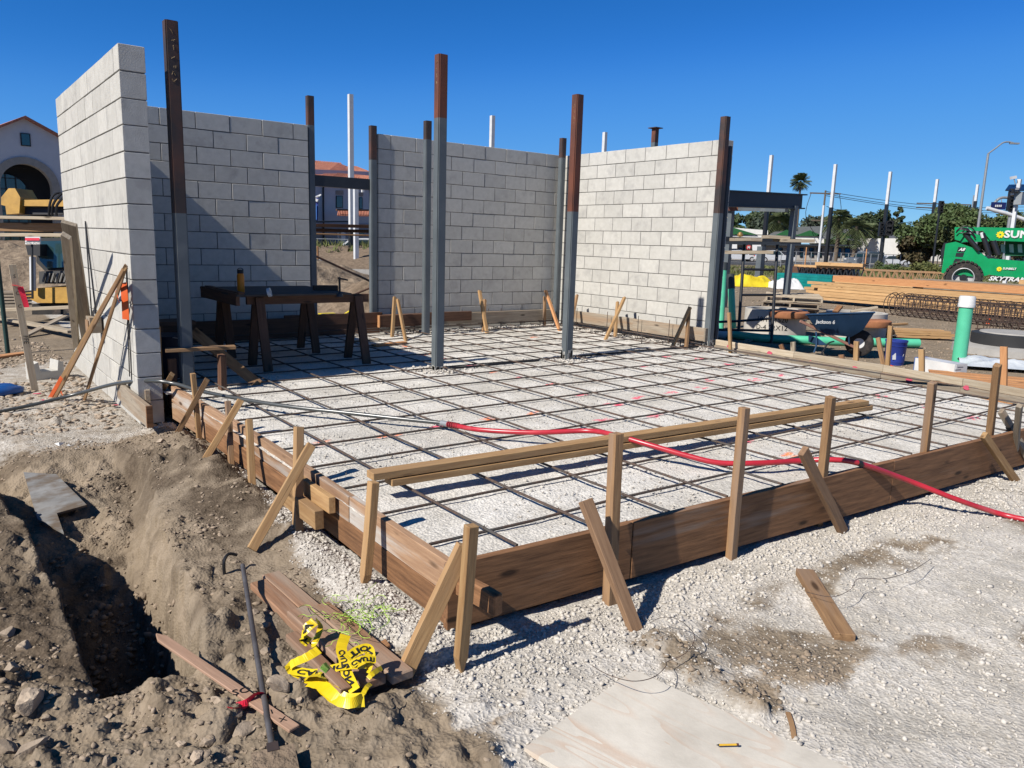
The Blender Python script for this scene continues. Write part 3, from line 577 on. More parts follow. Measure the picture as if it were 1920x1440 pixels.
stk((474, 1027), (584, 834), -.38, 'long brace leaning right against the tall left form stake', w=.05, t_=.036, plane='x', val=.262, up=(-.4, -1, 0), group=B_, name='form_brace', cat='brace', sink=.01)
stk((472, 905), (467, 787), -.34, 'short round-topped stake on the left form, without a brace', w=.042, t_=.04, plane='x', val=.25, up=(-1, 0, 0))
stk((434, 876), (427, 752), -.35, 'greyish upright stake crossed by a brace, second pair from the block wall', m=W_MID, w=.036, t_=.036, plane='x', val=.25, up=(-1, 0, 0))
stk((373, 880), (452, 750), -.36, 'brace of the second crossed pair on the left form', w=.045, t_=.034, plane='x', val=.29, up=(-.4, -1, 0), group=B_, name='form_brace', cat='brace', sink=.01)
stk((374, 823), (362, 700), -.36, 'thin upright stake of the crossed pair nearest the block wall', w=.036, t_=.036, plane='x', val=.23, up=(-1, 0, 0))
stk((328, 820), (388, 712), -.37, 'brace of the crossed pair nearest the block wall', m=W_MID, w=.04, t_=.034, plane='x', val=.28, up=(-.4, -1, 0), group=B_, name='form_brace', cat='brace', sink=.01)
stk((306, 755), (296, 612), -.33, 'pale yellow stake standing between the block wall end and the tall rusty column', w=.036, t_=.034, plane='x', val=.185, up=(-1, 0, 0))
stk((290, 757), (323, 702), -.30, 'short brace tied to the pale yellow stake by the block wall end', w=.04, t_=.034, plane='x', val=.25, up=(-.4, -1, 0), group=B_, name='form_brace', cat='brace', sink=.01)
f_ = dict(plane='f')
stk((1143, 1130), (1155, 812), GZ, 'first upright stake of the front form, tall, dark and square-topped', m=W_MID, w=.05, t_=.05, up=FN, plane='f', val=.03)
stk((1192, 1183), (1097, 938), GZ, 'brown brace leaning on the first front stake, its head split', m=wood('brace_wood', (.36, .22, .125), (.22, .125, .07)), w=.06, t_=.036, up=FN, plane='f', val=.065, group=B_, name='form_brace', cat='brace', sink=.0)
stk((1370, 1048), (1396, 764), GZ, 'second upright stake of the front form, tall and unbraced', m=W_MID, w=.045, t_=.045, up=FN, plane='f', val=.028)
stk((1533, 985), (1558, 744), GZ, 'third upright stake of the front form, crossing the right end of the beam', m=W_MID, w=.045, t_=.045, up=FN, plane='f', val=.028)
stk((1581, 997), (1505, 845), GZ, 'brace crossing the third front stake', m=MATS['brace_wood'], w=.062, t_=.036, up=FN, plane='f', val=.07, group=B_, name='form_brace', cat='brace', sink=.0)
stk((1725, 925), (1749, 717), GZ, 'fourth upright stake of the front form, where the red hose passes', m=W_MID, w=.045, t_=.045, up=FN, plane='f', val=.028)
stk((1848, 886), (1870, 684), GZ, 'fifth upright stake of the front form, dark on its right face', m=W_MID, w=.042, t_=.045, up=FN, plane='f', val=.028)
stk((1906, 904), (1844, 815), GZ, 'pale brace at the foot of the fifth front stake', w=.055, t_=.036, up=FN, plane='f', val=.06, group=B_, name='form_brace', cat='brace', sink=.0)
stk((1902, 876), (1911, 760), GZ, 'grey weathered stake at the right picture edge', m=W_GREY, w=.038, t_=.038, up=FN, plane='f', val=.10)
bb = root('form_brace', at(1900, 800, -.1), 'grey brace with a band of black tape at the right edge', 'brace', B_)
a_ = at(1877, 770, .1); b_ = at(1934, 868, -.35); a_ = EYE+(a_-EYE)*.97
d_ = ray(1877, 770); a_ = EYE+d_*((FC+FN*(-.1)-EYE).dot(FN)/d_.dot(FN))
plank('rail', a_, b_, .05, .036, W_GREY, bb, up=FN); mid = a_.lerp(b_, .28); MB().beam(mid, a_.lerp(b_, .36), .055, .041, up=FN).build('black_tape', BLK, bb)
# blocks nailed on the left form by the tall stake
cl = root('form_cleat', at(590, 930, -.25), 'two short overlapping wood blocks nailed on the left form', 'wood block')
plank('cleat', (.245, -3.33, -.165), (.245, -2.9, -.165), .036, .09, W_NEW, cl, up=(0, 0, 1)); plank('cleat', (.175, -3.32, -.235), (.175, -2.85, -.235), .10, .05, W_NEW, cl, up=(-1, 0, .0))
e = aty(910, 1118, -4.6); ptag('corner_kicker', (e.x, -4.69, e.z), (e.x-.02, -4.44, e.z), .045, .09, W_BROWN, 'stub of a two-by-four jutting from the front corner of the form', 'wood block', up=(0, 0, 1), bev=.006)
# right form stakes (px foot, px head)
RS = [((1364, 662), (1367, 586), 'pale upright stake beside the column at the start of the right form', W_NEW, 0, .04),
      ((1482, 665), (1487, 641), 'short stub stake behind the right form, below the wheelbarrow handles', W_PALE, 0, .06),
      ((1472, 663), (1464, 646), 'tilted brown stub beside the short stake behind the right form', W_BROWN, 0, .05),
      ((1599, 680), (1606, 640), 'stake in front of the wheelbarrow tyre', W_NEW, 0, .06),
      ((1579, 678), (1577, 665), 'small orange wood block left of the wheelbarrow stake', W_BROWN, 0, .06),
      ((1658, 690), (1670, 611), 'tall stake in front of the blue bucket', W_NEW, 0, .05),
      ((1657, 685), (1646, 633), 'leaning brace crossing the tall bucket stake', W_MID, 0, .05),
      ((1725, 702), (1728, 655), 'pale stake between the bucket and the green standpipe', W_NEW, 0, .06),
      ((1879, 730), (1882, 650), 'broad reddish stake in front of the pallet, right of the box', W_ORG, 0, .065)]
for i, (b, t, lab, m, _, w) in enumerate(RS):
    p = at(b[0], b[1], -.14); p.x += .09; d = ray(*t); q = EYE+d*((p.x-EYE.x)/d.x); ptag('form_stake', p+Vector((0, 0, -.15)), q, w, .036, m, lab, 'stake', 'stakes of the right form', up=(-1, 0, 0))
# stakes of the wall forms
WS = [((735, 631), (740, 557), 'upright stake nearest the doorway on the middle wall form', W_NEW, .045), ((762, 640), (746, 562), 'brace splayed from the doorway stake', W_NEW, .04),
      ((906, 622), (909, 562), 'upright stake behind the leaning brace at the middle wall', W_MID, .045), ((914, 624), (899, 545), 'leaning brace in the middle of the shaded wall form', W_NEW, .05),
      ((1021, 612), (1021, 556), 'upright stake left of the orange brace in the corner', W_MID, .045), ((1051, 620), (1023, 545), 'orange cedar brace in the corner of the walls', W_ORG, .05)]
for (b, t, lab, m, w) in WS:
    p = at(b[0], b[1], -.14); q = aty(t[0], t[1], 2.9 if 'upright' in lab else 2.84); ptag('wall_form_stake', p+Vector((0, 0, -.04)), q, w, .036, m, lab, 'stake', 'stakes along the wall forms', up=(0, -1, 0))
for (b, t, lab, m, w) in [((1068, 620), (1082, 553), 'brace behind the rust-topped column at the sunlit wall', W_MID, .045), ((1153, 632), (1158, 566), 'upright stake in the middle of the sunlit wall form', W_NEW, .045), ((1133, 637), (1171, 558), 'long pale brace in the middle of the sunlit wall form', W_NEW, .05),
      ((1286, 655), (1292, 583), 'brown upright stake near the end of the sunlit wall form', W_MID, .045), ((1258, 652), (1294, 576), 'brace near the end of the sunlit wall form', W_NEW, .045)]:
    p = at(b[0], b[1], -.14); q = atx(t[0], t[1], 7.06 if 'upright' in lab else 7.02); ptag('wall_form_stake', p+Vector((0, 0, -.04)), q, w, .036, m, lab, 'stake', 'stakes along the wall forms', up=(-1, 0, 0))
# boards and stakes by the tall column
kb = root('corner_bracing', (.62, .2, -.15), 'cluster of short boards braced round the foot of the tall rusty column', 'wood bracing')
plank('post', (.30, .12, -.3), (.30, .10, .13), .07, .045, W_DARK, kb, up=(0, -1, 0)); plank('post', (.66, -.1, -.2), (.66, -.12, .17), .05, .1, W_DARK, kb, up=(0, -1, 0)); plank('post', (.52, .3, -.2), (.50, .3, .42), .035, .035, W_MID, kb, up=(0, -1, 0))
plank('crosspiece', (.24, .05, .21), (.80, -.05, .22), .09, .03, W_MID, kb); plank('diagonal', (.55, .35, .33), (1.0, -.05, -.14), .09, .036, W_MID, kb, up=(0, -1, 0))
# ------------------------------------------------------------------ rebar mat
rb = root('rebar_mat', (3, -1, -.12), 'grid of rusty reinforcing bars laid over the white gravel base', 'rebar')
def bar(pts, r=.0075, m=BAR, name='bar', parent=None):
    a, b = Vector(pts[0]), Vector(pts[-1]); X = (b-a).normalized(); Z = Vector((0, 0, 1)); Z = Vector((1, 0, 0)) if abs(X.z) > .9 else Z; Y = Z.cross(X).normalized(); Z = X.cross(Y)
    M = Matrix((X, Y, Z)).transposed().to_4x4(); M.translation = a; Mi = M.inverted(); me = MB().tube([Mi @ Vector(p) for p in pts], r, 7).mesh(name, m, True)
    o = bpy.data.objects.new(name, me); COL.objects.link(o); o.matrix_basis = M; attach(o, parent or rb); return o
def wob(a, b, n, j=.008, jz=.003):
    a, b = Vector(a), Vector(b); return [a.lerp(b, i/(n-1))+(Vector((R.uniform(-j, j), R.uniform(-j, j), R.uniform(-jz, jz))) if 0 < i < n-1 else Vector()) for i in range(n)]
for y in BY[:]:
    if y > 3.0 or y < -4.45: continue
    xe = float(xr_(y))-.12+R.uniform(-.03, .02); y1 = y-.03 if y < -3.5 else y
    bar(wob((.34 if y < -.1 else .30, y, -.121), (xe, y1-.06, -.119), 12))
for x in BX+[7.02]:
    if x > 7.1: continue
    bar(wob((x, -4.40-.058*x+R.uniform(0, .05), -.105), (x+R.uniform(-.02, .02), 3.0, -.105), 12))
for x0, x1, y in ((.9, 3.9, 2.86), (3.9, 7.0, 2.9), (3.2, 6.9, 2.72)): bar(wob((x0, y, -.06), (x1, y+R.uniform(-.05, .05), -.05), 8), .006)
for y0, y1, x in ((2.8, -.1, 6.95), (1.2, -.3, 6.88)): bar(wob((x, y0, -.04), (x+.02, y1, -.06), 8), .006)
for x in (4.4, 4.9, 5.25, 5.75, 6.0, 6.4): bar([(x, 3.03, -.15), (x, 3.03, .0), (x, 3.03, .16 if x > 5 else .05)], .005, name='dowel')
for y in (2.3, 1.6, .95, .35): bar([(6.98, y, -.15), (6.98, y, .0), (6.98, y, .2)], .005, name='dowel')
for (a, b) in ((6.83, .0), (6.6, .5)): bar([(a, b, -.15), (a, b, -.08), (a, b, -.02)], .008, name='dowel')
tw = MB()
for x in BX:
    for y in BY:
        if y > 2.9 or x > float(xr_(y))-.2: continue
        if (Vector((x, y, -.1))-EYE).length < 9: tw.tube([(x-.016, y-.012, -.112), (x, y, -.092), (x+.014, y+.014, -.110), (x+.02, y+.0, -.10)], .0016, 4)
tag(tw.build('tie_wires', BAR, rb), kind='stuff')
# column shadows on the slab, drawn as black tubes laid along them
def shadow_tube(b, e, lab):
    tag(MB().tube([at(*q, -.12) for q in b], .012, 6).build('column_shadow_tube', BLK, None, True), lab, 'shadow tube', 'black tubes drawn for the column shadows')
shadow_tube([(845, 690), (900, 686), (960, 679), (1010, 676)], 0, 'black tube drawn for the cast shadow of the alone-standing column, on the gravel to its right')
shadow_tube([(1085, 668), (1130, 664), (1200, 657), (1270, 653), (1310, 650)], 0, 'black tube drawn for the cast shadow of the rust-topped column, towards the sunlit wall end')
# ------------------------------------------------------------------ timber lying on the rebar
tb = root('timber_beam', (2.8, -3.45, -.09), 'pair of long stacked two-by-fours lying on the rebar near the front', 'timber')
a1, b1 = at(694, 897, -.02), at(1620, 757, -.02)
plank('timber', a1+Vector((0, 0, .015)), b1+Vector((0, 0, .015)), .085, .04, W_NEW, tb); plank('timber', a1+Vector((.10, -.012, -.03)), b1+Vector((.05, -.012, -.03)), .088, .038, W_NEW, tb)
# ------------------------------------------------------------------ hose
def smooth(pts, n=8):
    pts = [Vector(p) for p in pts]; out = []; k = len(pts)
    for i in range(k-1):
        p0, p1, p2, p3 = pts[max(i-1, 0)], pts[i], pts[i+1], pts[min(i+2, k-1)]
        for j in range(n):
            t = j/n; out.append(.5*((2*p1)+(-p0+p2)*t+(2*p0-5*p1+4*p2-p3)*t*t+(-p0+3*p1-3*p2+p3)*t**3))
    return out+[pts[-1]]
hz1 = [at(-60, 785, GZ+.03), at(0, 772, GZ+.03), at(70, 757, GZ+.06), at(150, 737, GZ+.14), at(220, 719, -.12), at(285, 714, -.02), at(330, 720, -.03), at(372, 732, -.05), at(440, 746, -.06), at(540, 762, -.07), at(650, 774, -.075), at(740, 784, -.08), at(828, 793, -.085)]
hg = MB().tube(smooth(hz1), .016, 10).build('black_hose', HOSEG, None, True); tag(hg, 'grey-black hose coming over the left form and across the slab', 'hose')
cp = at(828, 793, -.085); cq = at(850, 797, -.08)
hr = root('red_hose', cq, 'red rubber hose crossing the slab and the front form to the right edge', 'hose')
hz2 = [cq, at(900, 806, -.07), at(1000, 811, -.05), at(1100, 808, -.02), at(1150, 815, .0), at(1210, 832, -.02), at(1290, 855, -.06), at(1350, 868, -.08), at(1430, 868, -.07), at(1500, 864, -.07), at(1560, 862, -.04), at(1612, 869, -.06)]
k_ = [at(1700, 900, -.2), at(1790, 935, -.30), at(1870, 962, GZ+.035), at(1930, 976, GZ+.03), at(2050, 1000, GZ+.03)]
MB().tube(smooth(hz2+k_), .0175, 12).build('tube', HOSER, hr, True)
MB().tube([cp, cp.lerp(cq, .55)], .021, 12).build('coupling', LAMPB, hr, True)
ws = MB()
for i in range(6):
    c = cp.lerp(cq, .55+i*.16); ws.tube([c, c+(cq-cp).normalized()*.012], .0215, 10)
ws.build('crimp_rings', flat('dark_red_crimp', (.30, .02, .03)), hr)
bp_ = Vector(smooth(hz2)[-1]); bd = (k_[0]-bp_).normalized(); MB().tube([bp_-bd*.02, bp_+bd*.025], .0185, 12).build('black_tape', BLK, hr, True)
# ------------------------------------------------------------------ foreground things
def onz(a, b, dz=0): p = at(a, b, GZ); return Vector((p.x, p.y, hz(p.x, p.y)+dz))
def onground(a, b, dz=0):
    zs = np.linspace(.1, -1.6, 340); d = ray(a, b); ts = (zs-EYE.z)/d.z; xs_ = EYE.x+d.x*ts; ys_ = EYE.y+d.y*ts; k = int(np.argmax(zs <= height(xs_, ys_)+dz)); return Vector((xs_[k], ys_[k], zs[k]))
# plywood sheet bottom
c0, c1p, c2p = at(1190, 1256, GZ+.03), at(986, 1403, GZ+.03), at(1592, 1440, GZ+.03)
ux = (c2p-c0).normalized(); q_ = c1p-c0; vy = q_.normalized()
M_ = frame(c0, ux, vy); wl = q_.length
Ls, Ws = 1.75, wl; vz_ = -1 if M_.to_3x3().col[2].z < 0 else 1
me = MB().box((Ls/2, Ws/2, vz_*-.009), (Ls, Ws, .018)).mesh('plywood_sheet', None)
PLYF = mat('cement_stained_plywood', (.76, .70, .60), (.57, .52, .44), scale=2.2, stretch=(1, 1, 1), rough=.85, bump=.3, bscale=60, detail=10, contrast=(.38, .6), dist=.003)
tq = PLYF.node_tree; Lq = tq.links.new; bs = tq.nodes['Principled BSDF']; src = bs.inputs['Base Color'].links[0].from_socket
tcq = [n for n in tq.nodes if n.type == 'TEX_COORD'][0]; mq = N(tq, 'ShaderNodeMapping'); mq.inputs['Scale'].default_value = (.9, 3.2, 1); mq.inputs['Rotation'].default_value = (0, 0, .12); Lq(tcq.outputs['Object'], mq.inputs[0])
wv = N(tq, 'ShaderNodeTexNoise', i_Scale=1.5, i_Detail=1.5, i_Distortion=1.1); Lq(mq.outputs[0], wv.inputs['Vector'])
mm = N(tq, 'ShaderNodeMath', operation='MULTIPLY'); mm.inputs[1].default_value = 9; Lq(wv.outputs[0], mm.inputs[0]); fr = N(tq, 'ShaderNodeMath', operation='FRACT'); Lq(mm.outputs[0], fr.inputs[0])
rq = N(tq, 'ShaderNodeMapRange'); rq.inputs[1].default_value = .60; rq.inputs[2].default_value = 1.0; Lq(fr.outputs[0], rq.inputs[0])
n5 = N(tq, 'ShaderNodeTexNoise', i_Scale=1.7, i_Detail=6); Lq(tcq.outputs['Object'], n5.inputs['Vector']); r5 = N(tq, 'ShaderNodeMapRange'); r5.inputs[1].default_value = .34; r5.inputs[2].default_value = .54; Lq(n5.outputs[0], r5.inputs[0])
m5 = N(tq, 'ShaderNodeMath', operation='MULTIPLY'); Lq(rq.outputs[0], m5.inputs[0]); Lq(r5.outputs[0], m5.inputs[1]); m6 = N(tq, 'ShaderNodeMath', operation='MULTIPLY'); Lq(m5.outputs[0], m6.inputs[0]); m6.inputs[1].default_value = .5
xq = N(tq, 'ShaderNodeMix', data_type='RGBA'); Lq(m6.outputs[0], xq.inputs[0]); Lq(src, xq.inputs[6]); xq.inputs[7].default_value = (.42, .25, .15, 1); Lq(xq.outputs[2], bs.inputs['Base Color'])
me.materials.append(PLYF); ps = bpy.data.objects.new('plywood_sheet', me); COL.objects.link(ps); ps.matrix_basis = M_; tag(ps, 'whitish cement-stained plywood sheet lying at the bottom of the picture', 'plywood')
if (M_.to_3x3() @ Vector((0, 0, 1))).z < 0: pass
pc = root('pencil', at(1364, 1397, GZ+.045), 'small yellow carpenter pencil lying on the plywood sheet', 'pencil')
pa, pb = at(1343, 1397, GZ+.042), at(1385, 1396, GZ+.042); MB().tube([pa.lerp(pb, .12), pb.lerp(pa, .1)], .0035, 6).build('barrel', mat('pencil_yellow', (.85, .5, .05)), pc); MB().tube([pa, pa.lerp(pb, .12)], .003, 6, rs=[.0005, .0035]).build('tip', INKB, pc); MB().tube([pb.lerp(pa, .1), pb], .0042, 8).build('ferrule', RUST, pc)
# loose timber pieces
ptag('timber_offcut', onground(1584, 1196, .02), onground(1508, 1072, .035), .088, .036, W_MID, 'pointed two-by-four offcut lying alone on the gravel right of the form', 'wood offcut', point=0)
of = sc.objects['timber_offcut']; of.data.transform(Matrix.Identity(4))
ptag('wood_sliver', onground(1478, 1336, .01), onground(1490, 1384, .01), .018, .008, W_MID, 'thin wood sliver on the dirt above the plywood sheet', 'wood offcut')
ptag('wood_shard', onground(692, 1224, .015), onground(728, 1205, .03), .055, .012, W_BROWN, 'small split wood shard beside the taped planks', 'wood offcut')
lt = root('survey_lath', onground(430, 1280, .03), 'brown survey lath with pink ribbon, pointing into the trench', 'survey stake')
la, lb = onground(296, 1190, .10), onground(552, 1368, .03); la = at(294, 1190, GZ+.06); plank('lath', la, lb, .042, .012, mat('lath_wood', (.46, .29, .20), (.36, .22, .145), scale=3, stretch=(1, 14, 14), rough=.7), lt, point=.05)
ld = (lb-la).normalized(); rp = la.lerp(lb, .74); lw = Vector((-ld.y, ld.x, 0))
sm = [rp+lw*.06+Vector((0, 0, -.02)), rp+lw*.03+Vector((0, 0, .015)), rp+Vector((0, 0, .018)), rp-lw*.035+Vector((0, 0, .006)), rp-lw*.09+ld*-.03+Vector((0, 0, -.0))]
def ribbon(pts, w, up=(0, 0, 1), tw=0, n=6, nz=.0):
    pts = smooth(pts, n); m = MB(); k = len(pts); vs = []
    for i, p in enumerate(pts):
        t = (pts[min(i+1, k-1)]-pts[max(i-1, 0)]).normalized(); U_ = Vector(up) if not callable(up) else up(i/(k-1)); s_ = t.cross(U_)
        if s_.length < .05: s_ = t.cross(Vector((1, 0, 0)))
        s_.normalize(); a = tw*i/(k-1); s_ = Matrix.Rotation(a, 3, t) @ s_; ww = w(i/(k-1)) if callable(w) else w; vs += [p-s_*ww/2, p+s_*ww/2+Vector((0, 0, nz*math.sin(i*1.7)))]
    m.add(vs, [(2*i, 2*i+1, 2*i+3, 2*i+2) for i in range(k-1)]); return m
ribbon(sm, .028, tw=2.5).build('ribbon', PINK, lt); ribbon([rp-lw*.03, rp-lw*.07+ld*.01+Vector((0, 0, .012)), rp-lw*.10+ld*-.045], .03, tw=1.5).build('ribbon', PINK, lt)
for s_, tt, sz in (('X', .93, .035), ('1', .86, .035), ('SO', .66, .05)): text(s_, INKB, lt, frame(la.lerp(lb, tt)+Vector((0, 0, .008)), (1, -.15, 0), (.15, 1, 0)), sz, depth=.0008)
# digging bar
db = root('digging_bar', onground(515, 1425, .02), 'long steel digging bar with a muddy square tamper head', 'digging bar')
ba, bb2 = at(455, 1060, GZ+.12), at(512, 1412, GZ+.04); MB().tube([ba, ba.lerp(bb2, .5)+Vector((0, 0, -.012)), bb2], .0105, 10).build('shaft', mat('worn_bar_steel', (.17, .16, .16), (.10, .09, .09), rough=.5, metal=.4), db, True)
hd_ = bb2+(bb2-ba).normalized()*.07; X_ = (bb2-ba).normalized(); fm = frame(hd_, X_, Vector((-X_.y, X_.x, 0))); MB().box((0, 0, 0), (.15, .13, .03), fm.to_3x3()).build('tamper_head', DIRTM, db, loc=(0, 0, 0)).matrix_basis = Matrix.Translation(hd_); db.children[-1].matrix_parent_inverse = db.matrix_basis.inverted()
MB().beam(bb2-X_*.03, bb2+X_*.01, .035, .035).build('socket', RUSTD, db)
# bent rod by the bar
p0 = onground(421, 1078, .0); tag(MB().tube(smooth([p0, p0+Vector((0, .0, .07)), p0+Vector((.03, .02, .095)), p0+Vector((.07, .02, .08))], 5), .008, 6).build('bent_rod', BLK, None, True), 'short bent dark rod end sticking from the soil left of the digging bar top', 'metal rod')
# planks bundle with caution tape
pl = root('plank_bundle', onground(620, 1190, .0), 'reddish brown planks bundled with yellow caution tape beside the form corner', 'plank bundle')
A0, A1 = at(492, 1083, GZ+.035), at(725, 1292, GZ+.035)
dd = (A1-A0).normalized(); sd = Vector((dd.y, -dd.x, 0)).normalized()
WB = wood('red_brown_plank', (.37, .205, .12), (.22, .115, .065), vary=.10, c3=(.34, .255, .19), t3=(.42, .62))
def bp2(a, b, off, z, w): plank('plank', A0.lerp(A1, a)+sd*off+Vector((0, 0, z)), A0.lerp(A1, b)+sd*off+Vector((0, 0, z)), w, .036, WB, pl, bev=.005)
bp2(-.02, .62, -.050, -.012, .088); bp2(.03, .60, .035, -.010, .078); bp2(.42, 1.01, -.062, .028, .09); bp2(.40, .985, .035, .028, .088); bp2(.52, .93, .12, .004, .05)
tp = root('caution_tape', onground(640, 1200, .05), 'crumpled yellow CAUTION tape looped round the brown planks', 'caution tape')
def tz(a, b, z): return at(a, b, GZ+z+.055)
def tape(pts, w, tw=0, word=None, t0=.2, t1=.8, up=(0, -.5, 1)):
    S_ = smooth([tz(*p) for p in pts], 8); k = len(S_); 
    w *= .78; m = ribbon([tz(*p) for p in pts], w, up=up, tw=tw, n=8, nz=.0012); m.build('tape', YEL, tp)
    if word:
        me = text(word, None, None, None, w*.72, depth=0, bold=True) if False else None
        cu = text(word, INKB, None, None, w*.78, bold=True); xs = [v.co.x for v in cu.vertices]; x0, x1 = min(xs), max(xs); v = m.v
        for q in cu.vertices:
            u_ = t0+(t1-t0)*(q.co.x-x0)/(x1-x0); f = u_*(k-1); i = min(int(f), k-2); fr_ = f-i
            l = Vector(v[2*i]).lerp(Vector(v[2*i+2]), fr_); r2 = Vector(v[2*i+1]).lerp(Vector(v[2*i+3]), fr_); p = l.lerp(r2, .5+q.co.y/w); t_ = (S_[i+1]-S_[i]).normalized(); nn = t_.cross(r2-l).normalized()
            if nn.dot(EYE-p) < 0: nn = -nn
            q.co = p+nn*(.0018+q.co.z*.3)
        cu.name = 'lettering'; o = bpy.data.objects.new('lettering', cu); COL.objects.link(o); attach(o, tp)
tape([(590, 1165, .12), (573, 1180, .10), (568, 1195, .06), (580, 1205, .04)], .05, .3, 'AUT', .1, .95)
tape([(592, 1160, .12), (600, 1178, .07), (590, 1205, .05), (584, 1212, .04)], .03, .6)
tape([(598, 1218, .09), (575, 1232, .08), (547, 1245, .06), (545, 1254, .04), (565, 1266, .03)], .045, .2)
tape([(545, 1256, .04), (590, 1262, .05), (640, 1250, .08), (690, 1247, .10)][:4], .052, -.25, 'CAUTION', .12, .85)
tape([(648, 1190, .14), (640, 1215, .12), (645, 1235, .10), (650, 1262, .07), (665, 1295, .05)], .05, .5, 'CAUTION', .3, .9)
tape([(650, 1235, .12), (670, 1220, .13), (690, 1216, .13), (695, 1232, .11)], .045, .4, 'TION', .1, .9)
tape([(655, 1248, .12), (680, 1236, .13), (705, 1237, .12)], .035, .2, 'CAUTI', .1, .9)
tape([(690, 1272, .10), (700, 1262, .11), (716, 1252, .10)], .022, .5); tape([(680, 1302, .09), (688, 1288, .10), (695, 1282, .09)], .02, .2)
tape([(570, 1276, .03), (600, 1282, .04), (625, 1300, .04), (650, 1313, .03), (683, 1312, .04)], .06, .9); tape([(575, 1270, .04), (600, 1265, .08), (612, 1276, .05), (640, 1296, .05)], .05, -1.2)
tape([(600, 1288, .02), (630, 1312, .03), (660, 1318, .04), (680, 1306, .05)], .045, 1.2)
tape([(690, 1225, .12), (693, 1248, .10), (689, 1262, .08)], .03, 1.0)
# lime string tangle
stg = MB(); q5 = random.Random(4)
for i in range(34):
    cx, cy = q5.gauss(655, 22), q5.gauss(1160, 16); pts = []
    a = q5.uniform(0, 6.28)
    for j in range(7):
        a += q5.uniform(-1.2, 1.2); cx += 11*math.cos(a); cy += 8*math.sin(a); pts.append(tz(cx, cy, .03+q5.uniform(0, .05)))
    stg.tube(smooth(pts, 4), .0013, 4, caps=False)
for pts in ([(655, 1190), (640, 1185), (620, 1180), (600, 1186), (585, 1198)], [(720, 1130), (722, 1150), (728, 1165), (710, 1180)]): stg.tube(smooth([tz(a, b, .07) for a, b in pts], 5), .0015, 4)
tag(stg.build('mason_string', LIME), 'tangle of lime green string on the gravel above the taped planks', 'string')
sp = root('string_line_spool', tz(618, 1262, .07), 'short stick wound with green string under the tape', 'string spool'); s0, s1 = tz(604, 1250, .07), tz(648, 1295, .05); plank('stick', s0, s1, .04, .02, WB, sp)
hx = MB(); dx_ = (s1-s0)
for i in range(7): c = s0+dx_*(.05+i*.035); hx.tube([c+Vector((.021*math.cos(t), .016*math.cos(t), .014*math.sin(t))) for t in [j*6.283/8 for j in range(9)]], .0018, 4)
hx.build('string_winding', mat('green_string', (.30, .55, .10)), sp)
# wire loops
def wire(pts, lab): tag(MB().tube(smooth([tz(a, b, z) for a, b, z in pts], 6), .0016, 4).build('tie_wire', RUSTD), lab, 'wire')
wire([(1110, 1248, .01), (1140, 1265, .04), (1185, 1277, .06), (1225, 1270, .06), (1248, 1250, .03), (1252, 1240, .01), (1285, 1225, .02), (1302, 1200, .03), (1295, 1180, .04), (1268, 1160, .05), (1240, 1158, .03), (1218, 1168, .01)], 'thin rusty wire looping over the plywood corner')
wire([(1512, 1110, .01), (1560, 1119, .03), (1595, 1105, .04), (1610, 1085, .05), (1660, 1085, .03), (1710, 1070, .04), (1745, 1048, .01)], 'thin wire wandering over the gravel beside the lone offcut')
wire([(1790, 912, .01), (1850, 905, .06), (1890, 930, .04), (1912, 952, .01)], 'thin wire arc on the gravel beyond the red hose')
# rocks (individual)
def rock(px, py, s, lab, fl=.7, dz=0):
    p = onground(px, py); s *= .85; bm = bmesh.new(); bmesh.ops.create_icosphere(bm, subdivisions=4, radius=s); sd_ = R.uniform(0, 99); sx, sy = R.uniform(.8, 1.35), R.uniform(.7, 1.0)
    for v in bm.verts:
        d = v.co.normalized(); f = 1+.38*mnoise.noise(d*1.3+Vector((sd_, 0, 0)))+.20*abs(mnoise.noise(d*3.2+Vector((0, sd_, 0))))+.06*mnoise.noise(d*9+Vector((0, 0, sd_))); v.co = Vector((v.co.x*sx, v.co.y*sy, v.co.z*fl))*f
    for _ in range(9):
        n_ = Vector((R.gauss(0, 1), R.gauss(0, 1), R.gauss(.2, .8))).normalized(); k = s*R.uniform(.42, .72)*(fl+abs(1-fl)*(1-abs(n_.z)))
        for v in bm.verts:
            e_ = v.co.dot(n_)-k
            if e_ > 0: v.co -= n_*e_*.97
    me = bpy.data.meshes.new('rock'); bm.to_mesh(me); bm.free(); me.materials.append(ROCKM); me.shade_smooth(); me.set_sharp_from_angle(angle=math.radians(16))
    o = bpy.data.objects.new('rock', me); COL.objects.link(o); o.matrix_basis = Matrix.Translation(p+Vector((0, 0, s*fl*.35+dz))) @ Matrix.Rotation(R.uniform(0, 6), 4, 'Z'); return tag(o, lab, 'rock', 'lumps of soil and rock round the trench')
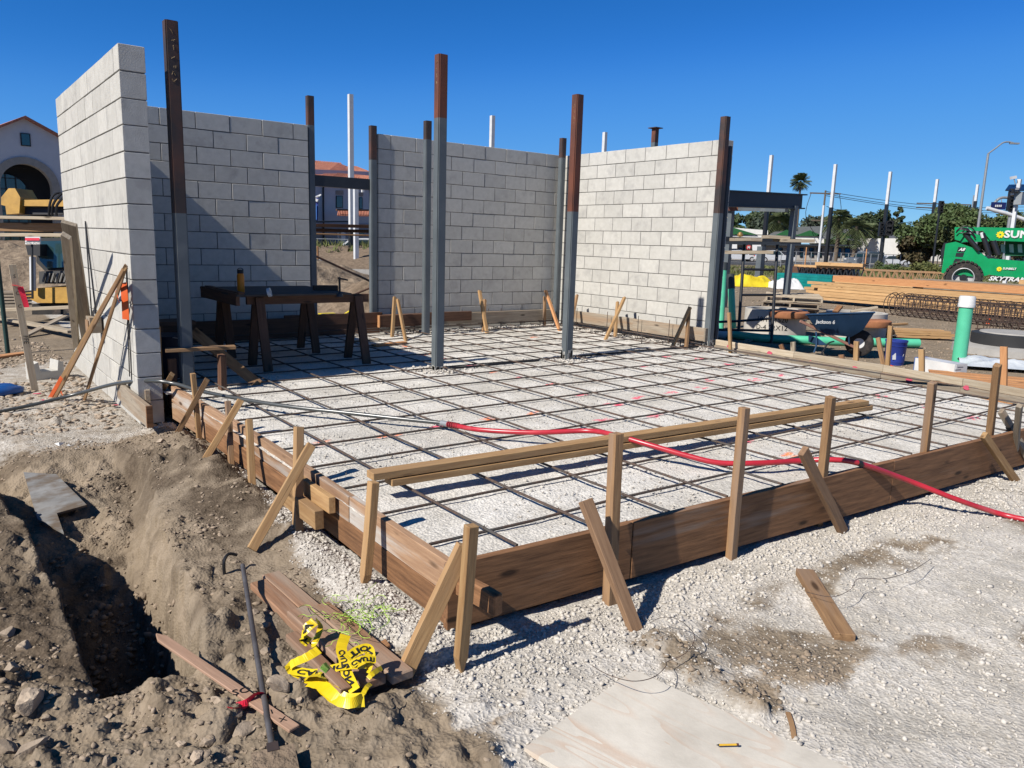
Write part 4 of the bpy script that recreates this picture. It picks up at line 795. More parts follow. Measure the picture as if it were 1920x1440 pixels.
RK = [(15, 1190, .055, 'large pale rock at the left edge above the bottom corner'), (55, 1325, .075, 'biggest pale rock near the left edge, casting a dark shadow'), (45, 1215, .045, 'flat rock below the left-edge rock'), (25, 1255, .04, 'jagged rock at the left edge, mid of its row'), (88, 1350, .03, 'small rock right of the biggest pale rock'),
      (60, 1405, .06, 'broad rock at the bottom left corner'), (8, 1400, .045, 'rock cut by the bottom left picture corner'), (200, 1430, .032, 'round stone at the bottom edge left of centre-left'), (370, 1425, .045, 'upright clod at the bottom edge left of the tamper head'), (455, 1375, .05, 'long flat rock below the pink ribbon'),
      (395, 1390, .032, 'rock left of the long flat rock under the ribbon'), (445, 1345, .035, 'rock just left of the pink ribbon'), (410, 1318, .045, 'smooth rock under the survey lath'), (525, 1285, .065, 'dark angular clod between the digging bar and the tape'), (500, 1225, .04, 'clod left of the looped tape'), (480, 1150, .03, 'small clod right of the digging bar'),
      (535, 1308, .02, 'small white stone right of the digging bar'), (560, 1312, .028, 'brown clod left of the tape end'), (205, 1345, .022, 'small stone on the smooth dirt below the trench'), (430, 1430, .03, 'clod beside the digging bar head'), (290, 1370, .02, 'little stone on the slope below the trench'), (340, 1400, .028, 'low clod between lath and bottom edge'),
      (290, 800, .05, 'angular clod below the end of the block wall'), (320, 812, .035, 'second clod beneath the short form board'), (300, 830, .05, 'slab-shaped clod with a dark hollow, left of the crossed stakes'), (255, 790, .03, 'small clod left of the form board end'), (405, 860, .0, '')]
for a, b, s_, lab in RK:
    if lab: rock(a, b, s_, lab, .55)
tr = at(205, 1195, -1.05); 
rr = rock(205, 1195, .045, 'pale stone half buried at the trench bottom'); rr.matrix_basis = Matrix.Translation(at(200, 1195, -.98)); rr['label'] = 'pale stone on the clods at the trench bottom'
mb = MB(); 
P_ = []; S__ = []
q6 = np.random.default_rng(5)
for i in range(260):
    px, py = q6.uniform(170, 345), q6.uniform(1165, 1290)
    z_ = -1.12+(px-170)/175*.12; p = at(px, py, z_)
    if -1.05 < p.x < -.5 and -4.0 < p.y < -2.4: P_.append((p.x, p.y, float(height(np.array([p.x]), np.array([p.y]))[0]))); S__.append(q6.uniform(.006, .028))
if P_: scatter('trench_clods', np.array(P_), np.array(S__), CLOD, .8, 19, .3)
# grey plywood sheet in the trench
pp = [onground(47, 903, .02), onground(108, 905, .02), onground(165, 965, .02), onground(108, 973, .02), onground(122, 1018, .02), onground(72, 985, .02)]
n_ = (pp[2]-pp[0]).cross(pp[4]-pp[0]).normalized(); n_ = n_ if n_.z > 0 else -n_
pm_ = sum(pp, Vector())/6; pp = [p+n_*(.05-(p-pm_).dot(n_)) for p in pp]; tag(MB().prism(pp, n_*.014).build('broken_plywood', PLYG), 'grey broken plywood piece lying down the slope of the trench', 'plywood')
pf = MB(); 
for (a, b) in ((118, 846), (135, 852), (143, 858)): c = at(a, b, -.48)+Vector((0, 0, .06)); pf.add([c+Vector((R.uniform(-.05, .05), R.uniform(-.05, .05), R.uniform(-.01, .02))) for _ in range(4)], [(0, 1, 2, 3)])
tag(pf.build('plastic_scrap', WHT), 'white plastic scraps on the soil above the trench', 'plastic scrap')
# ================================================================== behind and beside the slab
SZ = -.145
# work table on sawhorses, in the shade of the left wall
def sawhorse(x0, x1, yc, ztop, lab):
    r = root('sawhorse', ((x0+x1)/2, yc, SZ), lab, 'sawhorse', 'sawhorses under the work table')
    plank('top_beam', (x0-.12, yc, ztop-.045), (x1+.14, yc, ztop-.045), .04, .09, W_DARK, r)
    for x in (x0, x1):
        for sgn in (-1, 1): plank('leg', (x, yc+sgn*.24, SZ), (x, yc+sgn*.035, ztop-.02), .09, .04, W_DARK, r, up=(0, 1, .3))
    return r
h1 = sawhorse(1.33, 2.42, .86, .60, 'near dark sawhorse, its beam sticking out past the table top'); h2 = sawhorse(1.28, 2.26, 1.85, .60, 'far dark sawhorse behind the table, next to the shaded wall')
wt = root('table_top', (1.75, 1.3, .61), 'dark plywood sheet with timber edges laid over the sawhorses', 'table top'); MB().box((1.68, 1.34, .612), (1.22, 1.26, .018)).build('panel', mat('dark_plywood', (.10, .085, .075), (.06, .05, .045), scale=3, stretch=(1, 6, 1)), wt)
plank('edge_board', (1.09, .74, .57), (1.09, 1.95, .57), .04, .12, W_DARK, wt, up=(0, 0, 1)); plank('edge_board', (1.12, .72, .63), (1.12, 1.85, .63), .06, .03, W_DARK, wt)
# bottle
bo = root('drink_bottle', at(452, 549, .625), 'amber orange drink bottle with black cap on the work table', 'bottle'); c = bo.location
MB().lathe(c, [(0, 0), (.034, 0), (.036, .01), (.036, .17), (.030, .19), (.026, .195)], 20).build('body', BTL, bo, True); MB().lathe(c, [(.027, .193), (.031, .195), (.031, .225), (.026, .232), (0, .232)], 20).build('cap', BLK, bo, True)
MB().tube([c+Vector((.03*math.cos(a), 0, .225+.022*math.sin(a))) for a in [i*math.pi/6 for i in range(7)]], .004, 6).build('cap_loop', BLK, bo, True)
tpw = root('tape_roll', at(505, 552, .63), 'small pale roll of tape on the work table', 'tape roll'); c = tpw.location
MB().lathe(c+Vector((0, 0, .02)), [(.03, -.015), (.045, -.015), (.045, .015), (.03, .015), (.03, -.015)], 18, (1, -.6, .3)).build('roll', FILM, tpw, True)
# circular saw / clamp tool at the doorway end
vz = root('bench_vise', (2.62, .9, .6), 'dark clamp with a T handle and loose cable on the sawhorse beam', 'tool'); q = at(637, 556, .60)
MB().tube([q, q+Vector((0, 0, .20))], .012, 8).build('screw', BLK, vz); MB().tube([q+Vector((-.02, -.01, .19)), q+Vector((.09, .0, .17))], .009, 8).build('handle', BLK, vz); MB().lathe(q, [(.035, 0), (.03, .03), (.012, .05)], 10).build('foot', DSTEEL, vz)
bx = at(610, 548, .60); wb = root('timber_block', bx, 'short dark timber block at the far end of the work table', 'wood block'); plank('block', bx+Vector((-.12, .05, .03)), bx+Vector((.14, -.02, .03)), .09, .09, W_DARK, wb)
# stool/bench in the dark corner
st = root('step_stool', (.62, 1.5, SZ), 'dark wooden stool in the shadow behind the tall rusty column', 'stool'); plank('seat', (.40, 1.25, .32), (.78, 1.25, .32), .30, .04, W_DARK, st)
for a, b in ((.45, 1.15), (.72, 1.15), (.45, 1.36), (.72, 1.36)): plank('leg', (a, b, SZ), (a, b, .30), .06, .035, W_DARK, st, up=(0, 1, 0))
bkt = root('dark_bin', (.42, .75, SZ), 'black lidded bin with wire handle in the dark corner by the wall end', 'bin'); MB().lathe((.42, .78, SZ), [(0, 0), (.15, 0), (.18, .38), (.185, .40), (0, .40)], 20).build('body', flat('dark_blue_bin', (.01, .013, .03)), bkt, True)
MB().tube([Vector((.42+.2*math.cos(a), .60, .05+.2*math.sin(a))) for a in [-.9+i*.3 for i in range(9)]], .004, 5).build('handle', LAMPB, bkt)
for i, (xx_, yy_) in enumerate(((1.0, 2.6), (1.25, 2.7), (1.5, 2.66))): pass
ptag('base_plank', (.4, 2.95, .0), (2.6, 2.95, .0), .05, .26, W_DARK, 'dark board on edge along the foot of the shaded wall behind the table', 'form board', up=(0, 0, 1))
# debris in the doorway sill
ptag('timber_offcut', at(700, 648, SZ+.02), at(760, 642, SZ+.02), .09, .03, W_ORG, 'reddish offcut on the gravel at the right of the doorway', 'wood offcut'); ptag('timber_offcut', at(650, 640, SZ+.02), at(712, 636, SZ+.03), .06, .02, W_PALE, 'pale thin offcut on the gravel before the doorway', 'wood offcut')
# ------------------------------------------------------------------ seen through the doorway
def scaffold_bar(a, b, w, m, lab, r=None): 
    o = MB().tube([a, b], w, 8).build('scaffold_brace', m, None, True); return tag(o, lab, 'scaffold bar', 'bars across the doorway')
DY = 4.6
scaffold_bar(aty(578, 474, DY), aty(704, 532, DY), .018, RUSTD, 'long dark diagonal bar running down to the right in the doorway'); scaffold_bar(aty(645, 560, DY), aty(704, 536, DY), .016, RUSTD, 'short dark diagonal bar rising to the right in the doorway')
for k, (y0, y1, nm) in enumerate(((422, 425, 'upper'), (431, 434, 'lower'))):
    a, b = aty(574, y0, DY+.2*k), aty(704, y1, DY+.2*k); ptag('scaffold_plank', a, b, .2, .05, W_DARK, nm+' dark plank spanning the doorway at head height', 'plank')
scaffold_bar(aty(576, 438, 5.6), aty(704, 442, 5.6), .014, W_MID, 'thin brown rail below the planks in the doorway')
for (px, py, c) in ((615, 597, 0), (652, 596, 1)):
    q = aty(px, py, 3.6); r = root('tool_case', q, ('yellow box standing behind the doorway boards, left one' if c == 0 else 'yellow and red bag behind the doorway boards, right one'), 'tool box'); MB().box(q, (.22, .15, .11)).build('body', TARPY, r)
    if c: MB().prism([q+Vector((-.13, -.08, -.06)), q+Vector((-.05, -.08, .05)), q+Vector((-.10, -.08, .05))], (0, .1, 0)).build('strap', REDL, r); MB().prism([q+Vector((-.08, -.06, .05)), q+Vector((.1, -.06, .05)), q+Vector((.09, -.06, .14))], (0, .08, 0)).build('flap', TARPY, r)
    else: MB().box(q+Vector((0, 0, .065)), (.23, .16, .02)).build('lid', TARPY, r)
def heap(name, c, rx, ry, h, m, lab, n=60, jag=.25, kind=None):
    xs = np.linspace(-1.3, 1.3, n); Xh, Yh = np.meshgrid(xs, xs); rr = np.hypot(Xh, Yh); Zh = h*np.exp(-(rr*1.35)**2.2)*(1+jag*2*fbm(Xh+c[0], Yh+c[1], .5, 5, 12))+h*jag*.6*fbm(Xh*2, Yh*2+c[0], .3, 4, 15)*(rr < 1.1)-.02
    Zh = np.where(rr > 1.2, -.1, Zh); o = grid_mesh(name, Xh*rx, Yh*ry, Zh, m); o.matrix_basis = Matrix.Translation(c); return tag(o, lab, 'dirt mound') if not kind else tag(o, kind=kind)
m1_ = at(650, 602, GZ); heap('dirt_mound', Vector((m1_.x+.75, m1_.y+.2, GZ)), 1.5, 1.0, .86, DIRTM, 'brown dirt mound directly behind the doorway', jag=.16)
# kerb and pavement beyond, then a bank with grass
def quadstrip(name, pts, m, kind='structure', th=.0): o = MB().prism(pts, (0, 0, th or .004)).build(name, m); return tag(o, kind=kind)
ka = at(560, 524, GZ); kb_ = at(740, 530, GZ); kd_ = (kb_-ka).normalized(); kn = Vector((-kd_.y, kd_.x, 0))
quadstrip('pavement', [ka-kd_*8-kn*.0, kb_+kd_*12, kb_+kd_*12+kn*3.2, ka-kd_*8+kn*3.2], CONC, th=.05)
kq = at(650, 513, GZ)
quadstrip('kerb', [ka-kd_*8+kn*3.0, kb_+kd_*12+kn*3.0, kb_+kd_*12+kn*3.3, ka-kd_*8+kn*3.3], CONC, th=.32)
bkc = at(640, 505, GZ); 
xs = np.linspace(-30, 34, 220); ys = np.linspace(0, 26, 90); XB, YB = np.meshgrid(xs, ys); org = ka+kn*4.2+kd_*3
ZB = GZ-.05+1.3*sst(0, 9, YB)*(1-.55*sst(14, 26, YB))*(.75+.7*fbm(XB, YB, 6, 4, 31))*sst(15, 8, XB)*sst(-30, -22, XB)+fbm(XB, YB, .8, 4, 32)*.25
WX = org.x+kd_.x*XB+kn.x*YB; WY = org.y+kd_.y*XB+kn.y*YB
bank_ = grid_mesh('bank', WX, WY, ZB, DIRTM); tag(bank_, kind='structure')
gb = MB(); rq7 = random.Random(8)
for i in range(2600):
    j = rq7.randint(30, 80); k = rq7.randint(0, 219); x_, y_, z_ = WX[j, k], WY[j, k], ZB[j, k]
    h_ = rq7.uniform(.15, .5); a = rq7.uniform(0, 6.28); dxx, dyy = .05*math.cos(a), .05*math.sin(a); l_ = Vector((rq7.uniform(-.15, .15), rq7.uniform(-.15, .15), h_)); b0 = Vector((x_+rq7.uniform(-.3, .3), y_+rq7.uniform(-.3, .3), z_))
    for t in range(3):
        o_ = Vector((rq7.uniform(-.12, .12), rq7.uniform(-.12, .12), 0)); l2 = l_+Vector((rq7.uniform(-.15, .15), rq7.uniform(-.15, .15), rq7.uniform(-.1, .1))); gb.add([b0+o_-Vector((dxx, dyy, 0)), b0+o_+Vector((dxx, dyy, 0)), b0+o_+l2], [(0, 1, 2)])
tag(gb.build('bank_grass', GRASS), kind='stuff')
def simple_post(b, t, w, m, lab, d=None, n=10, name='post', cat='post', group=None):
    p = at(b[0], b[1], GZ) if d is None else atd(b[0], b[1], d); zt = zat(t[1], p.x, p.y); o = MB().tube([p, Vector((p.x, p.y, zt))], w, n).build(name, m, None, True); return tag(o, lab, cat, group)
simple_post((602, 524), (604, 484), .07, LAMPB, 'short white pipe post beside the orange-flagged stake in the doorway', name='pipe_post')
us = at(597, 540, GZ); us_ = root('flagged_stake', us, 'tall thin wooden stake with orange flag seen through the doorway', 'survey stake'); zt = zat(462, us.x, us.y); plank('stake', us, (us.x, us.y, zt), .05, .03, W_ORG, us_, up=(0, -1, 0)); MB().prism([Vector((us.x-.12, us.y-.05, zt-.85)), Vector((us.x, us.y-.05, zt-.6)), Vector((us.x-.01, us.y-.05, zt-.95))], (0, .02, 0)).build('flag', CONE, us_)
# far white-topped columns in a row
def farcol(px, top, d, split, lab, w=.25, bot=BLACKS, m=WHITES):
    p = atd(px, top, d); zt = p.z; x, y = p.x, p.y; zs = zat(split, x, y)
    r = root('steel_column', (x, y, GZ), lab, 'steel column', 'white-topped columns of the next building')
    MB().box((x, y, (GZ-.3+zs)/2), (w*1.12, w*1.12, zs-GZ+.3)).build('coated_base', bot, r); MB().box((x, y, (zs+zt)/2), (w, w, zt-zs)).build('primed_top', m, r)
farcol(657, 177, 43, 432, 'white column rising through the doorway view, tallest of the far row'); farcol(923.5, 217, 49, 440, 'far white column showing above the middle shaded wall'); farcol(1134.5, 248, 55, 440, 'far white column showing above the left part of the sunlit wall')
farcol(1447, 291, 65, 395, 'far column just right of the canopy, left of the palm tree'); farcol(1567, 308, 71, 389, 'far column beside the utility pole'); farcol(1670, 322, 75, 383, 'far column with dark base in front of the traffic signal'); farcol(1758, 336, 82, 379, 'far column in front of the big round tree'); farcol(1833.5, 346, 87, 377, 'far column left of the street lamp'); 
p = atd(1229, 241, 40); r = root('steel_column', (p.x, p.y, GZ), 'rusty capped column showing above the sunlit wall', 'steel column', 'white-topped columns of the next building'); MB().box((p.x, p.y, (p.z+GZ)/2-.35), (.26, .26, p.z-GZ-.7)).build('shaft', STEEL, r); MB().box((p.x, p.y, p.z-.35), (.262, .262, .7)).build('rusty_top', RUST, r); MB().box((p.x, p.y, p.z+.02), (.55, .55, .04)).build('cap_plate', RUSTD, r)
q = at(668, 506, GZ); zt = zat(350, q.x, q.y); r = root('steel_column', q, 'thinner grey post with bracket arm in the doorway, right of the tall white column', 'steel column'); MB().box((q.x, q.y, (zt+GZ)/2), (.2, .2, zt-GZ)).build('shaft', WHITES, r); MB().beam((q.x, q.y, zt-.02), Vector((q.x, q.y, zt-.02))+CR*1.6, .06, .05).build('bracket_arm', WHITES, r); MB().box(Vector((q.x, q.y, zt-.12))+CR*.35, (.12, .12, .3)).build('bracket', WHITES, r)
# ================================================================== left background
def gd(px, py, d): return atd(px, py, d)
# arched stucco building
D = 62
ar = root('arched_building', atd(40, 440, D), 'white stucco building with big arch and gable roof at the left edge', 'building')
e1, e2 = atd(-150, 310, D), atd(220, 300, D); H_ = (e2-e1); H_.z = 0; H_.normalize(); back = Vector((-.13, 1, 0)).normalized()
rg_ = atd(45, 221, D); le, re_ = atd(-110, 282, D), atd(200, 281, D)
def onf(px, py):                                   # a point of the facade plane
    d = ray(px, py); return EYE+d*((rg_-EYE).dot(back)/d.dot(back))
gzb = GZ-.5
ac, ro = onf(50, 352), (onf(112, 352)-onf(50, 352)).length; ri = ro*.77
def fz(p, z): return Vector((p.x, p.y, z))
L0, R0 = onf(-110, 281), onf(200, 281); R0 = fz(R0, L0.z); RG = onf(45, 222)
R0 = onf(200, 281); uR = Vector((R0.x-L0.x, R0.y-L0.y, 0)).normalized(); R0 = fz(R0, L0.z); up_ = Vector((0, 0, 1))
arc = [ac+uR*(ro*math.cos(t))+up_*(ro*math.sin(t)) for t in [math.pi*i/20 for i in range(21)]]       # right -> left
poly = [fz(L0, gzb), L0, RG, R0, fz(R0, gzb), fz(arc[0], gzb)]+arc+[fz(arc[-1], gzb)]
MB().prism(poly, back*.5).build('facade', STUC, ar)
inner = [ac+uR*(ri*math.cos(t))+up_*(ri*math.sin(t)) for t in [math.pi*i/20 for i in range(21)]]
tm = MB()
for i in range(20): tm.prism([arc[i], arc[i+1], inner[i+1], inner[i]], back*.8)
tm.prism([arc[0], inner[0], fz(inner[0], gzb), fz(arc[0], gzb)], back*.8); tm.prism([arc[-1], inner[-1], fz(inner[-1], gzb), fz(arc[-1], gzb)], back*.8)
for v_i in range(len(tm.v)): tm.v[v_i] = tuple(Vector(tm.v[v_i])-back*.12)
tm.build('arch_trim', TRIM, ar)
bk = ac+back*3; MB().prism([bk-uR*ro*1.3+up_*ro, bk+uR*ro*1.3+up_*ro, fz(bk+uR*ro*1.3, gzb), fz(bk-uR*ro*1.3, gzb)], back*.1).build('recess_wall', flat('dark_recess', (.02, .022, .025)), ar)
gl = ac+back*2.6-uR*.9-up_*.5; r2_ = ri*.86; ga_ = [gl+uR*(r2_*math.cos(t))+up_*(r2_*math.sin(t)) for t in [math.pi*i/16 for i in range(17)]]
gz_ = root('x', gl, 'x', 'x') if False else MB().prism(ga_+[fz(ga_[-1], gzb), fz(ga_[0], gzb)], back*.05).build('glazing', flat('teal_glass', (.02, .09, .10), rough=.12, spec=.8), ar)
for k in range(-2, 3): MB().beam(fz(gl+uR*(k*r2_*.45)-back*.06, gzb), gl+uR*(k*r2_*.45)-back*.06+up_*(r2_*math.sqrt(max(.05, 1-(k*.45)**2))), .07).build('mullion', BLK, ar)
for k in range(-3, 3): MB().beam(gl-uR*r2_*.98-back*.06+up_*(k*.9+.4), gl+uR*r2_*.98-back*.06+up_*(k*.9+.4), .06).build('mullion', BLK, ar)
wn_ = onf(47.5, 262); wf_ = MB().box((0, 0, 0), (.7, .12, 1.0), frame((0, 0, 0), uR, back).to_3x3()).build('window', BLK, ar, loc=(0, 0, 0)); wf_.matrix_basis = Matrix.Translation(wn_-back*.03)
gp = MB().box((0, 0, 0), (.55, .1, .86), frame((0, 0, 0), uR, back).to_3x3()).build('pane', MATS['teal_glass'], None, loc=(0, 0, 0)); gp.matrix_basis = Matrix.Translation(wn_-back*.06); attach(gp, wf_)
for a, b in ((L0, RG), (RG, R0)):
    o_ = (b-a).normalized(); n_ = up_*.12; MB().prism([a-back*.5-n_*.2, b-back*.5-n_*.2, b-back*.5+n_*1.5, a-back*.5+n_*1.5], back*14).build('roof', TILE, ar)
# excavator
ex = root('excavator', gd(100, 560, 13.5), 'yellow compact excavator half hidden behind the left block wall', 'excavator'); De = 13.5
def ep(px, py, dd=0): return atd(px, py, De+dd)
dep = CW*1.0
def epoly(pts, th, name, m, dd=0, parent=ex): v = [ep(a, b, dd) for a, b in pts]; return MB().prism(v, Vector((CW.x, CW.y, 0))*th).build(name, m, parent)
epoly([(2, 370), (16, 353), (28, 353), (38, 370), (36, 400), (12, 402), (10, 386), (2, 384)], .5, 'boom_knuckle', CATY)
epoly([(18, 386), (24, 375), (118, 374), (200, 378), (200, 388), (26, 386)], .3, 'boom', CATY, .05)
epoly([(22, 390), (118, 386), (118, 402), (20, 402)], .3, 'boom_cylinder', flat('dark_steel', (.03, .03, .035)), .15)
for k, (xx0, bend) in enumerate(((92, 8), (98, 14), (106, 18))): MB().tube(smooth([ep(xx0, 405, -.1), ep(xx0+1, 385, -.15), ep(xx0+bend, 366, -.15), ep(xx0+bend+14, 362, -.1), ep(xx0+bend+40, 370, 0)]), .022, 6).build('hydraulic_hose', BLK, ex, True)
epoly([(70, 446), (140, 445), (140, 505), (84, 508), (68, 492)], .9, 'cab', flat('cab_frame', (.02, .022, .024)), .2); epoly([(76, 452), (136, 451), (136, 500), (88, 503), (74, 488)], .05, 'cab_glass', flat('cab_glass', (.03, .07, .075), rough=.08, spec=.9), .15)
epoly([(73, 509), (140, 507), (140, 532), (73, 532)], .9, 'engine_cover', flat('engine_grey', (.06, .06, .06)), .1)
for i in range(7): epoly([(78+i*8, 529), (81+i*8, 529), (86+i*8, 512), (83+i*8, 512)], .03, 'grille_slat', flat('grille_light', (.20, .19, .17)), .05)
epoly([(48, 546), (72, 540), (140, 538), (140, 568), (70, 568), (48, 556)], .9, 'lower_body', CATY, .0); epoly([(60, 570), (140, 570), (146, 590), (60, 590)], .9, 'track', TYRE, .1)
MB().tube([ep(61, 482, -.1), ep(62, 545, -.1)], .05, 10).build('lift_ram', WHITES, ex, True); epoly([(48, 460), (75, 458), (75, 480), (52, 478)], .3, 'blade_bracket', BLK, -.05)
sg = root('warning_placard', ep(60, 448, -.3), 'small pink and white placard on a pole in front of the excavator', 'sign'); epoly([(47, 440), (75, 440), (75, 458), (47, 458)], .03, 'board', WHT, -.3, sg); epoly([(47, 446), (74, 446), (74, 451), (47, 451)], .002, 'pink_band', PINK, -.32, sg); text('HEAD ALIVE', INKB, sg, frame(ep(61, 455, -.33), CR, Vector((0, 0, 1))), .05, depth=.001)
MB().tube([ep(60, 458, -.25), ep(61, 560, -.25)], .02, 6).build('pole', BLK, sg)
# rubble bank left
rbk = at(20, 560, GZ); xs = np.linspace(-9, 9, 150); ys = np.linspace(0, 10, 80); XB2, YB2 = np.meshgrid(xs, ys); o2 = atd(60, 520, 17); hx_, hy_ = Vector((CR.x, CR.y, 0)).normalized(), Vector((CW.x, CW.y, 0)).normalized()
wob_ = fbm(XB2, YB2, .7, 4, 91); ZB2 = GZ+(1.15*sst(0, 2.6, YB2)*sst(10, 4, YB2)*sst(8.5, 4, XB2)*sst(-9, -6, XB2))*(1+.7*fbm(XB2, YB2, 2.2, 4, 92))+wob_*.5*sst(0, 1.5, YB2)*sst(10, 8, YB2)-.03
lb_ = grid_mesh('spoil_bank', o2.x+hx_.x*XB2+hy_.x*YB2, o2.y+hx_.y*XB2+hy_.y*YB2, ZB2, mat('bank_soil', (.36, .28, .20), (.17, .13, .095), scale=5, rough=.97, bump=.9, bscale=10, dist=.05, spec=.05)); tag(lb_, kind='structure')
# timber header near the wall
hdz = root('timber_header', atd(80, 430, 9.3), 'weathered timber header of stacked planks at the left edge, beside the sunlit wall', 'timber frame')
def lp(name, a, b, w, t, m, par, da=9.3, db_=9.3, up=(0, 0, 1)): return plank(name, atd(*a, da), atd(*b, db_), w, t, m, par, up=up)
lp('plank', (-60, 406), (155, 411), .25, .035, W_PALE, hdz, 9.3, 9.0); lp('plank', (-60, 425), (122, 427), .04, .10, W_MID, hdz, 9.3, 9.1); lp('plank', (-60, 440), (124, 441), .09, .04, W_PALE, hdz, 9.2, 9.0)
hp_ = [(at(173, 690, GZ+.02), atx(130, 418, -.32), .12, 'wide brown board leaning up to the timber header by the wall', W_GREY), (at(146, 676, GZ), atx(124, 442, -.45), .07, 'pale board edge behind the wide leaning board', W_PALE)]
for a, b, w, lab, m in hp_: ptag('leaning_board', a, b, w, .035, m, lab, 'board', up=(-.4, -1, 0))
gp_ = at(15, 664, GZ); ptop = zat(420, gp_.x, gp_.y); tag(MB().tube([gp_, Vector((gp_.x-.03, gp_.y, ptop))], .028, 10).build('scaffold_post', flat('green_pipe_paint', (.02, .06, .055)), None, True), 'dark green pipe post at the left edge', 'post')
br_ = at(-5, 690, GZ); ptag('ground_board', at(-20, 672, GZ+.03), at(50, 662, GZ+.03), .14, .035, W_ORG, 'reddish board lying flat at the left edge below the green post', 'board')
ptag('ground_board', at(-20, 592, GZ+.1), at(136, 622, GZ+.12), .14, .04, W_PALE, 'long weathered board slanting on the dirt behind the survey stake', 'board'); ptag('ground_board', at(42, 632, GZ+.02), at(132, 588, GZ+.25), .10, .03, W_GREY, 'grey board crossing the long weathered one', 'board')
ptag('ground_board', atd(-20, 582, 12.5), atd(132, 576, 12.5), .12, .05, W_PALE, 'pale board lying across in front of the excavator', 'board')
for i in range(5): ptag('stacked_board', atd(-20, 548+6*i, 12.9), atd(50, 547+6*i, 12.9), .3, .03, W_GREY, ['topmost', 'second', 'middle', 'fourth', 'bottom'][i]+' grey board of the low stack left of the excavator', 'board', 'boards stacked left of the excavator')
lth = root('survey_stake', at(65, 733, GZ), 'lettered survey lath with red ribbon standing in front of the rubble', 'survey stake'); q0, q1 = at(66, 735, GZ), at(23, 496, GZ)
q1 = Vector((q0.x-.10, q0.y, zat(496, q0.x, q0.y))); plank('lath', q0, q1, .065, .012, W_PALE, lth, up=(0, -1, 0)); lm = q0.lerp(q1, .83)+Vector((0, -.02, 0))
ribbon([lm+Vector((-.04, 0, .02)), lm+Vector((0, -.01, .015)), lm+Vector((.04, 0, 0))], .035, up=(0, 0, 1), tw=.3).build('ribbon', PINK, lth); ribbon([lm+Vector((.03, 0, 0)), lm+Vector((.05, -.01, -.09)), lm+Vector((.07, 0, -.2))], .05, up=(0, -1, 0), tw=.6).build('ribbon', PINK, lth)
for s_, tt, sz in (('S', .91, .05), ('C', .78, .05), ('C', .68, .05), ('FFE', .42, .06)): text(s_, INKB, lth, frame(q0.lerp(q1, tt)+Vector((0, -.009, 0)), (1, 0, 0) if len(s_) == 1 else (0, 0, -1), (0, 0, 1) if len(s_) == 1 else (1, 0, 0)), sz, depth=.001)
tpz = root('stake_teepee', at(120, 748, GZ), 'two long orange-painted stakes leaning together against the wall with orange ribbon', 'survey stake'); ap = atx(236, 500, -.10)
plank('stake', at(94, 748, GZ), ap, .035, .018, W_NEW, tpz, up=(-1, -1, 0)); plank('stake', at(100, 752, GZ), atx(232, 505, -.11), .03, .018, W_MID, tpz, up=(-1, -1, 0)); plank('stake', at(157, 753, GZ), atx(236, 497, -.07), .03, .015, W_MID, tpz, up=(-1, -1, 0))
fo = at(94, 748, GZ); fe = fo.lerp(ap, .2); plank('painted_foot', fo+Vector((-.003, -.003, 0)), fe+Vector((-.003, -.003, 0)), .040, .022, ORNG, tpz, up=(-1, -1, 0))
rb0 = atx(231, 530, -.06); ribbon([rb0, rb0+Vector((.0, -.02, -.12)), rb0+Vector((.0, -.01, -.30))], .075, up=(-1, -.6, 0)).build('ribbon', ORNG, tpz); ribbon([atx(217, 545, -.1), atx(222, 560, -.1), atx(224, 568, -.1)], .03, up=(-1, -.6, 0), tw=1).build('ribbon', ORNG, tpz); rf0 = at(113, 735, GZ+.05); ribbon([rf0+Vector((0, 0, .1)), rf0+Vector((0, 0, .02)), rf0+Vector((.02, 0, -.04))], .05, up=(-1, -.6, 0), tw=.5).build('ribbon', ORNG, tpz)
for (a, b, lab) in (((181, 598), (160, 415), 'long dark rod leaning on the sunlit wall, right one of two'), ((172, 592), (160, 418), 'long dark rod leaning on the sunlit wall, left one of two')):
    f_ = atx(*a, -.05); t_ = atx(*b, -.012); tag(MB().tube([f_, f_.lerp(t_, .5), t_], .007, 6).build('steel_rod', BLK, None, True), lab, 'steel rod')
for k, (a, b) in enumerate((((247, 712), (238, 505)), ((243, 706), (237, 508)))):
    f_, t_ = atx(*a, -.02), atx(*b, -.018); tag(MB().tube([f_, f_.lerp(t_, .5)+Vector((-.002, 0, 0)), t_], .005, 6).build('thin_rod', BLK, None, True), ('thin dark rod close to the wall corner' if k == 0 else 'thin dark rod just left of the one at the wall corner'), 'steel rod')
fbx = root('wall_block_stub', atx(180, 610, -.07), 'short timber stub boxed against the sunlit wall above the gravel', 'wood block'); c = atx(176, 608, -.07); MB().box(c, (.10, .22, .15)).build('block', W_GREY, fbx); MB().box(c+Vector((-.055, .02, -.02)), (.01, .16, .12)).build('face_board', W_MID, fbx)
# footing boards by the wall corner
for nm, a, b, h in (('board', (.0, .62), (-.0, .30), .16), ('board', (.0, .34), (.0, -.62), .17)):
    plank(nm, (-.055+(.02 if b[1] > 0 else 0), a[1], -.20), (-.055+(.02 if b[1] > 0 else 0), b[1], -.20), .04, h, W_GREY, fb, up=(0, 0, 1))
MB().box((-.055, -.635, -.20), (.045, .025, .172)).build('end_grain', W_BROWN, fb)
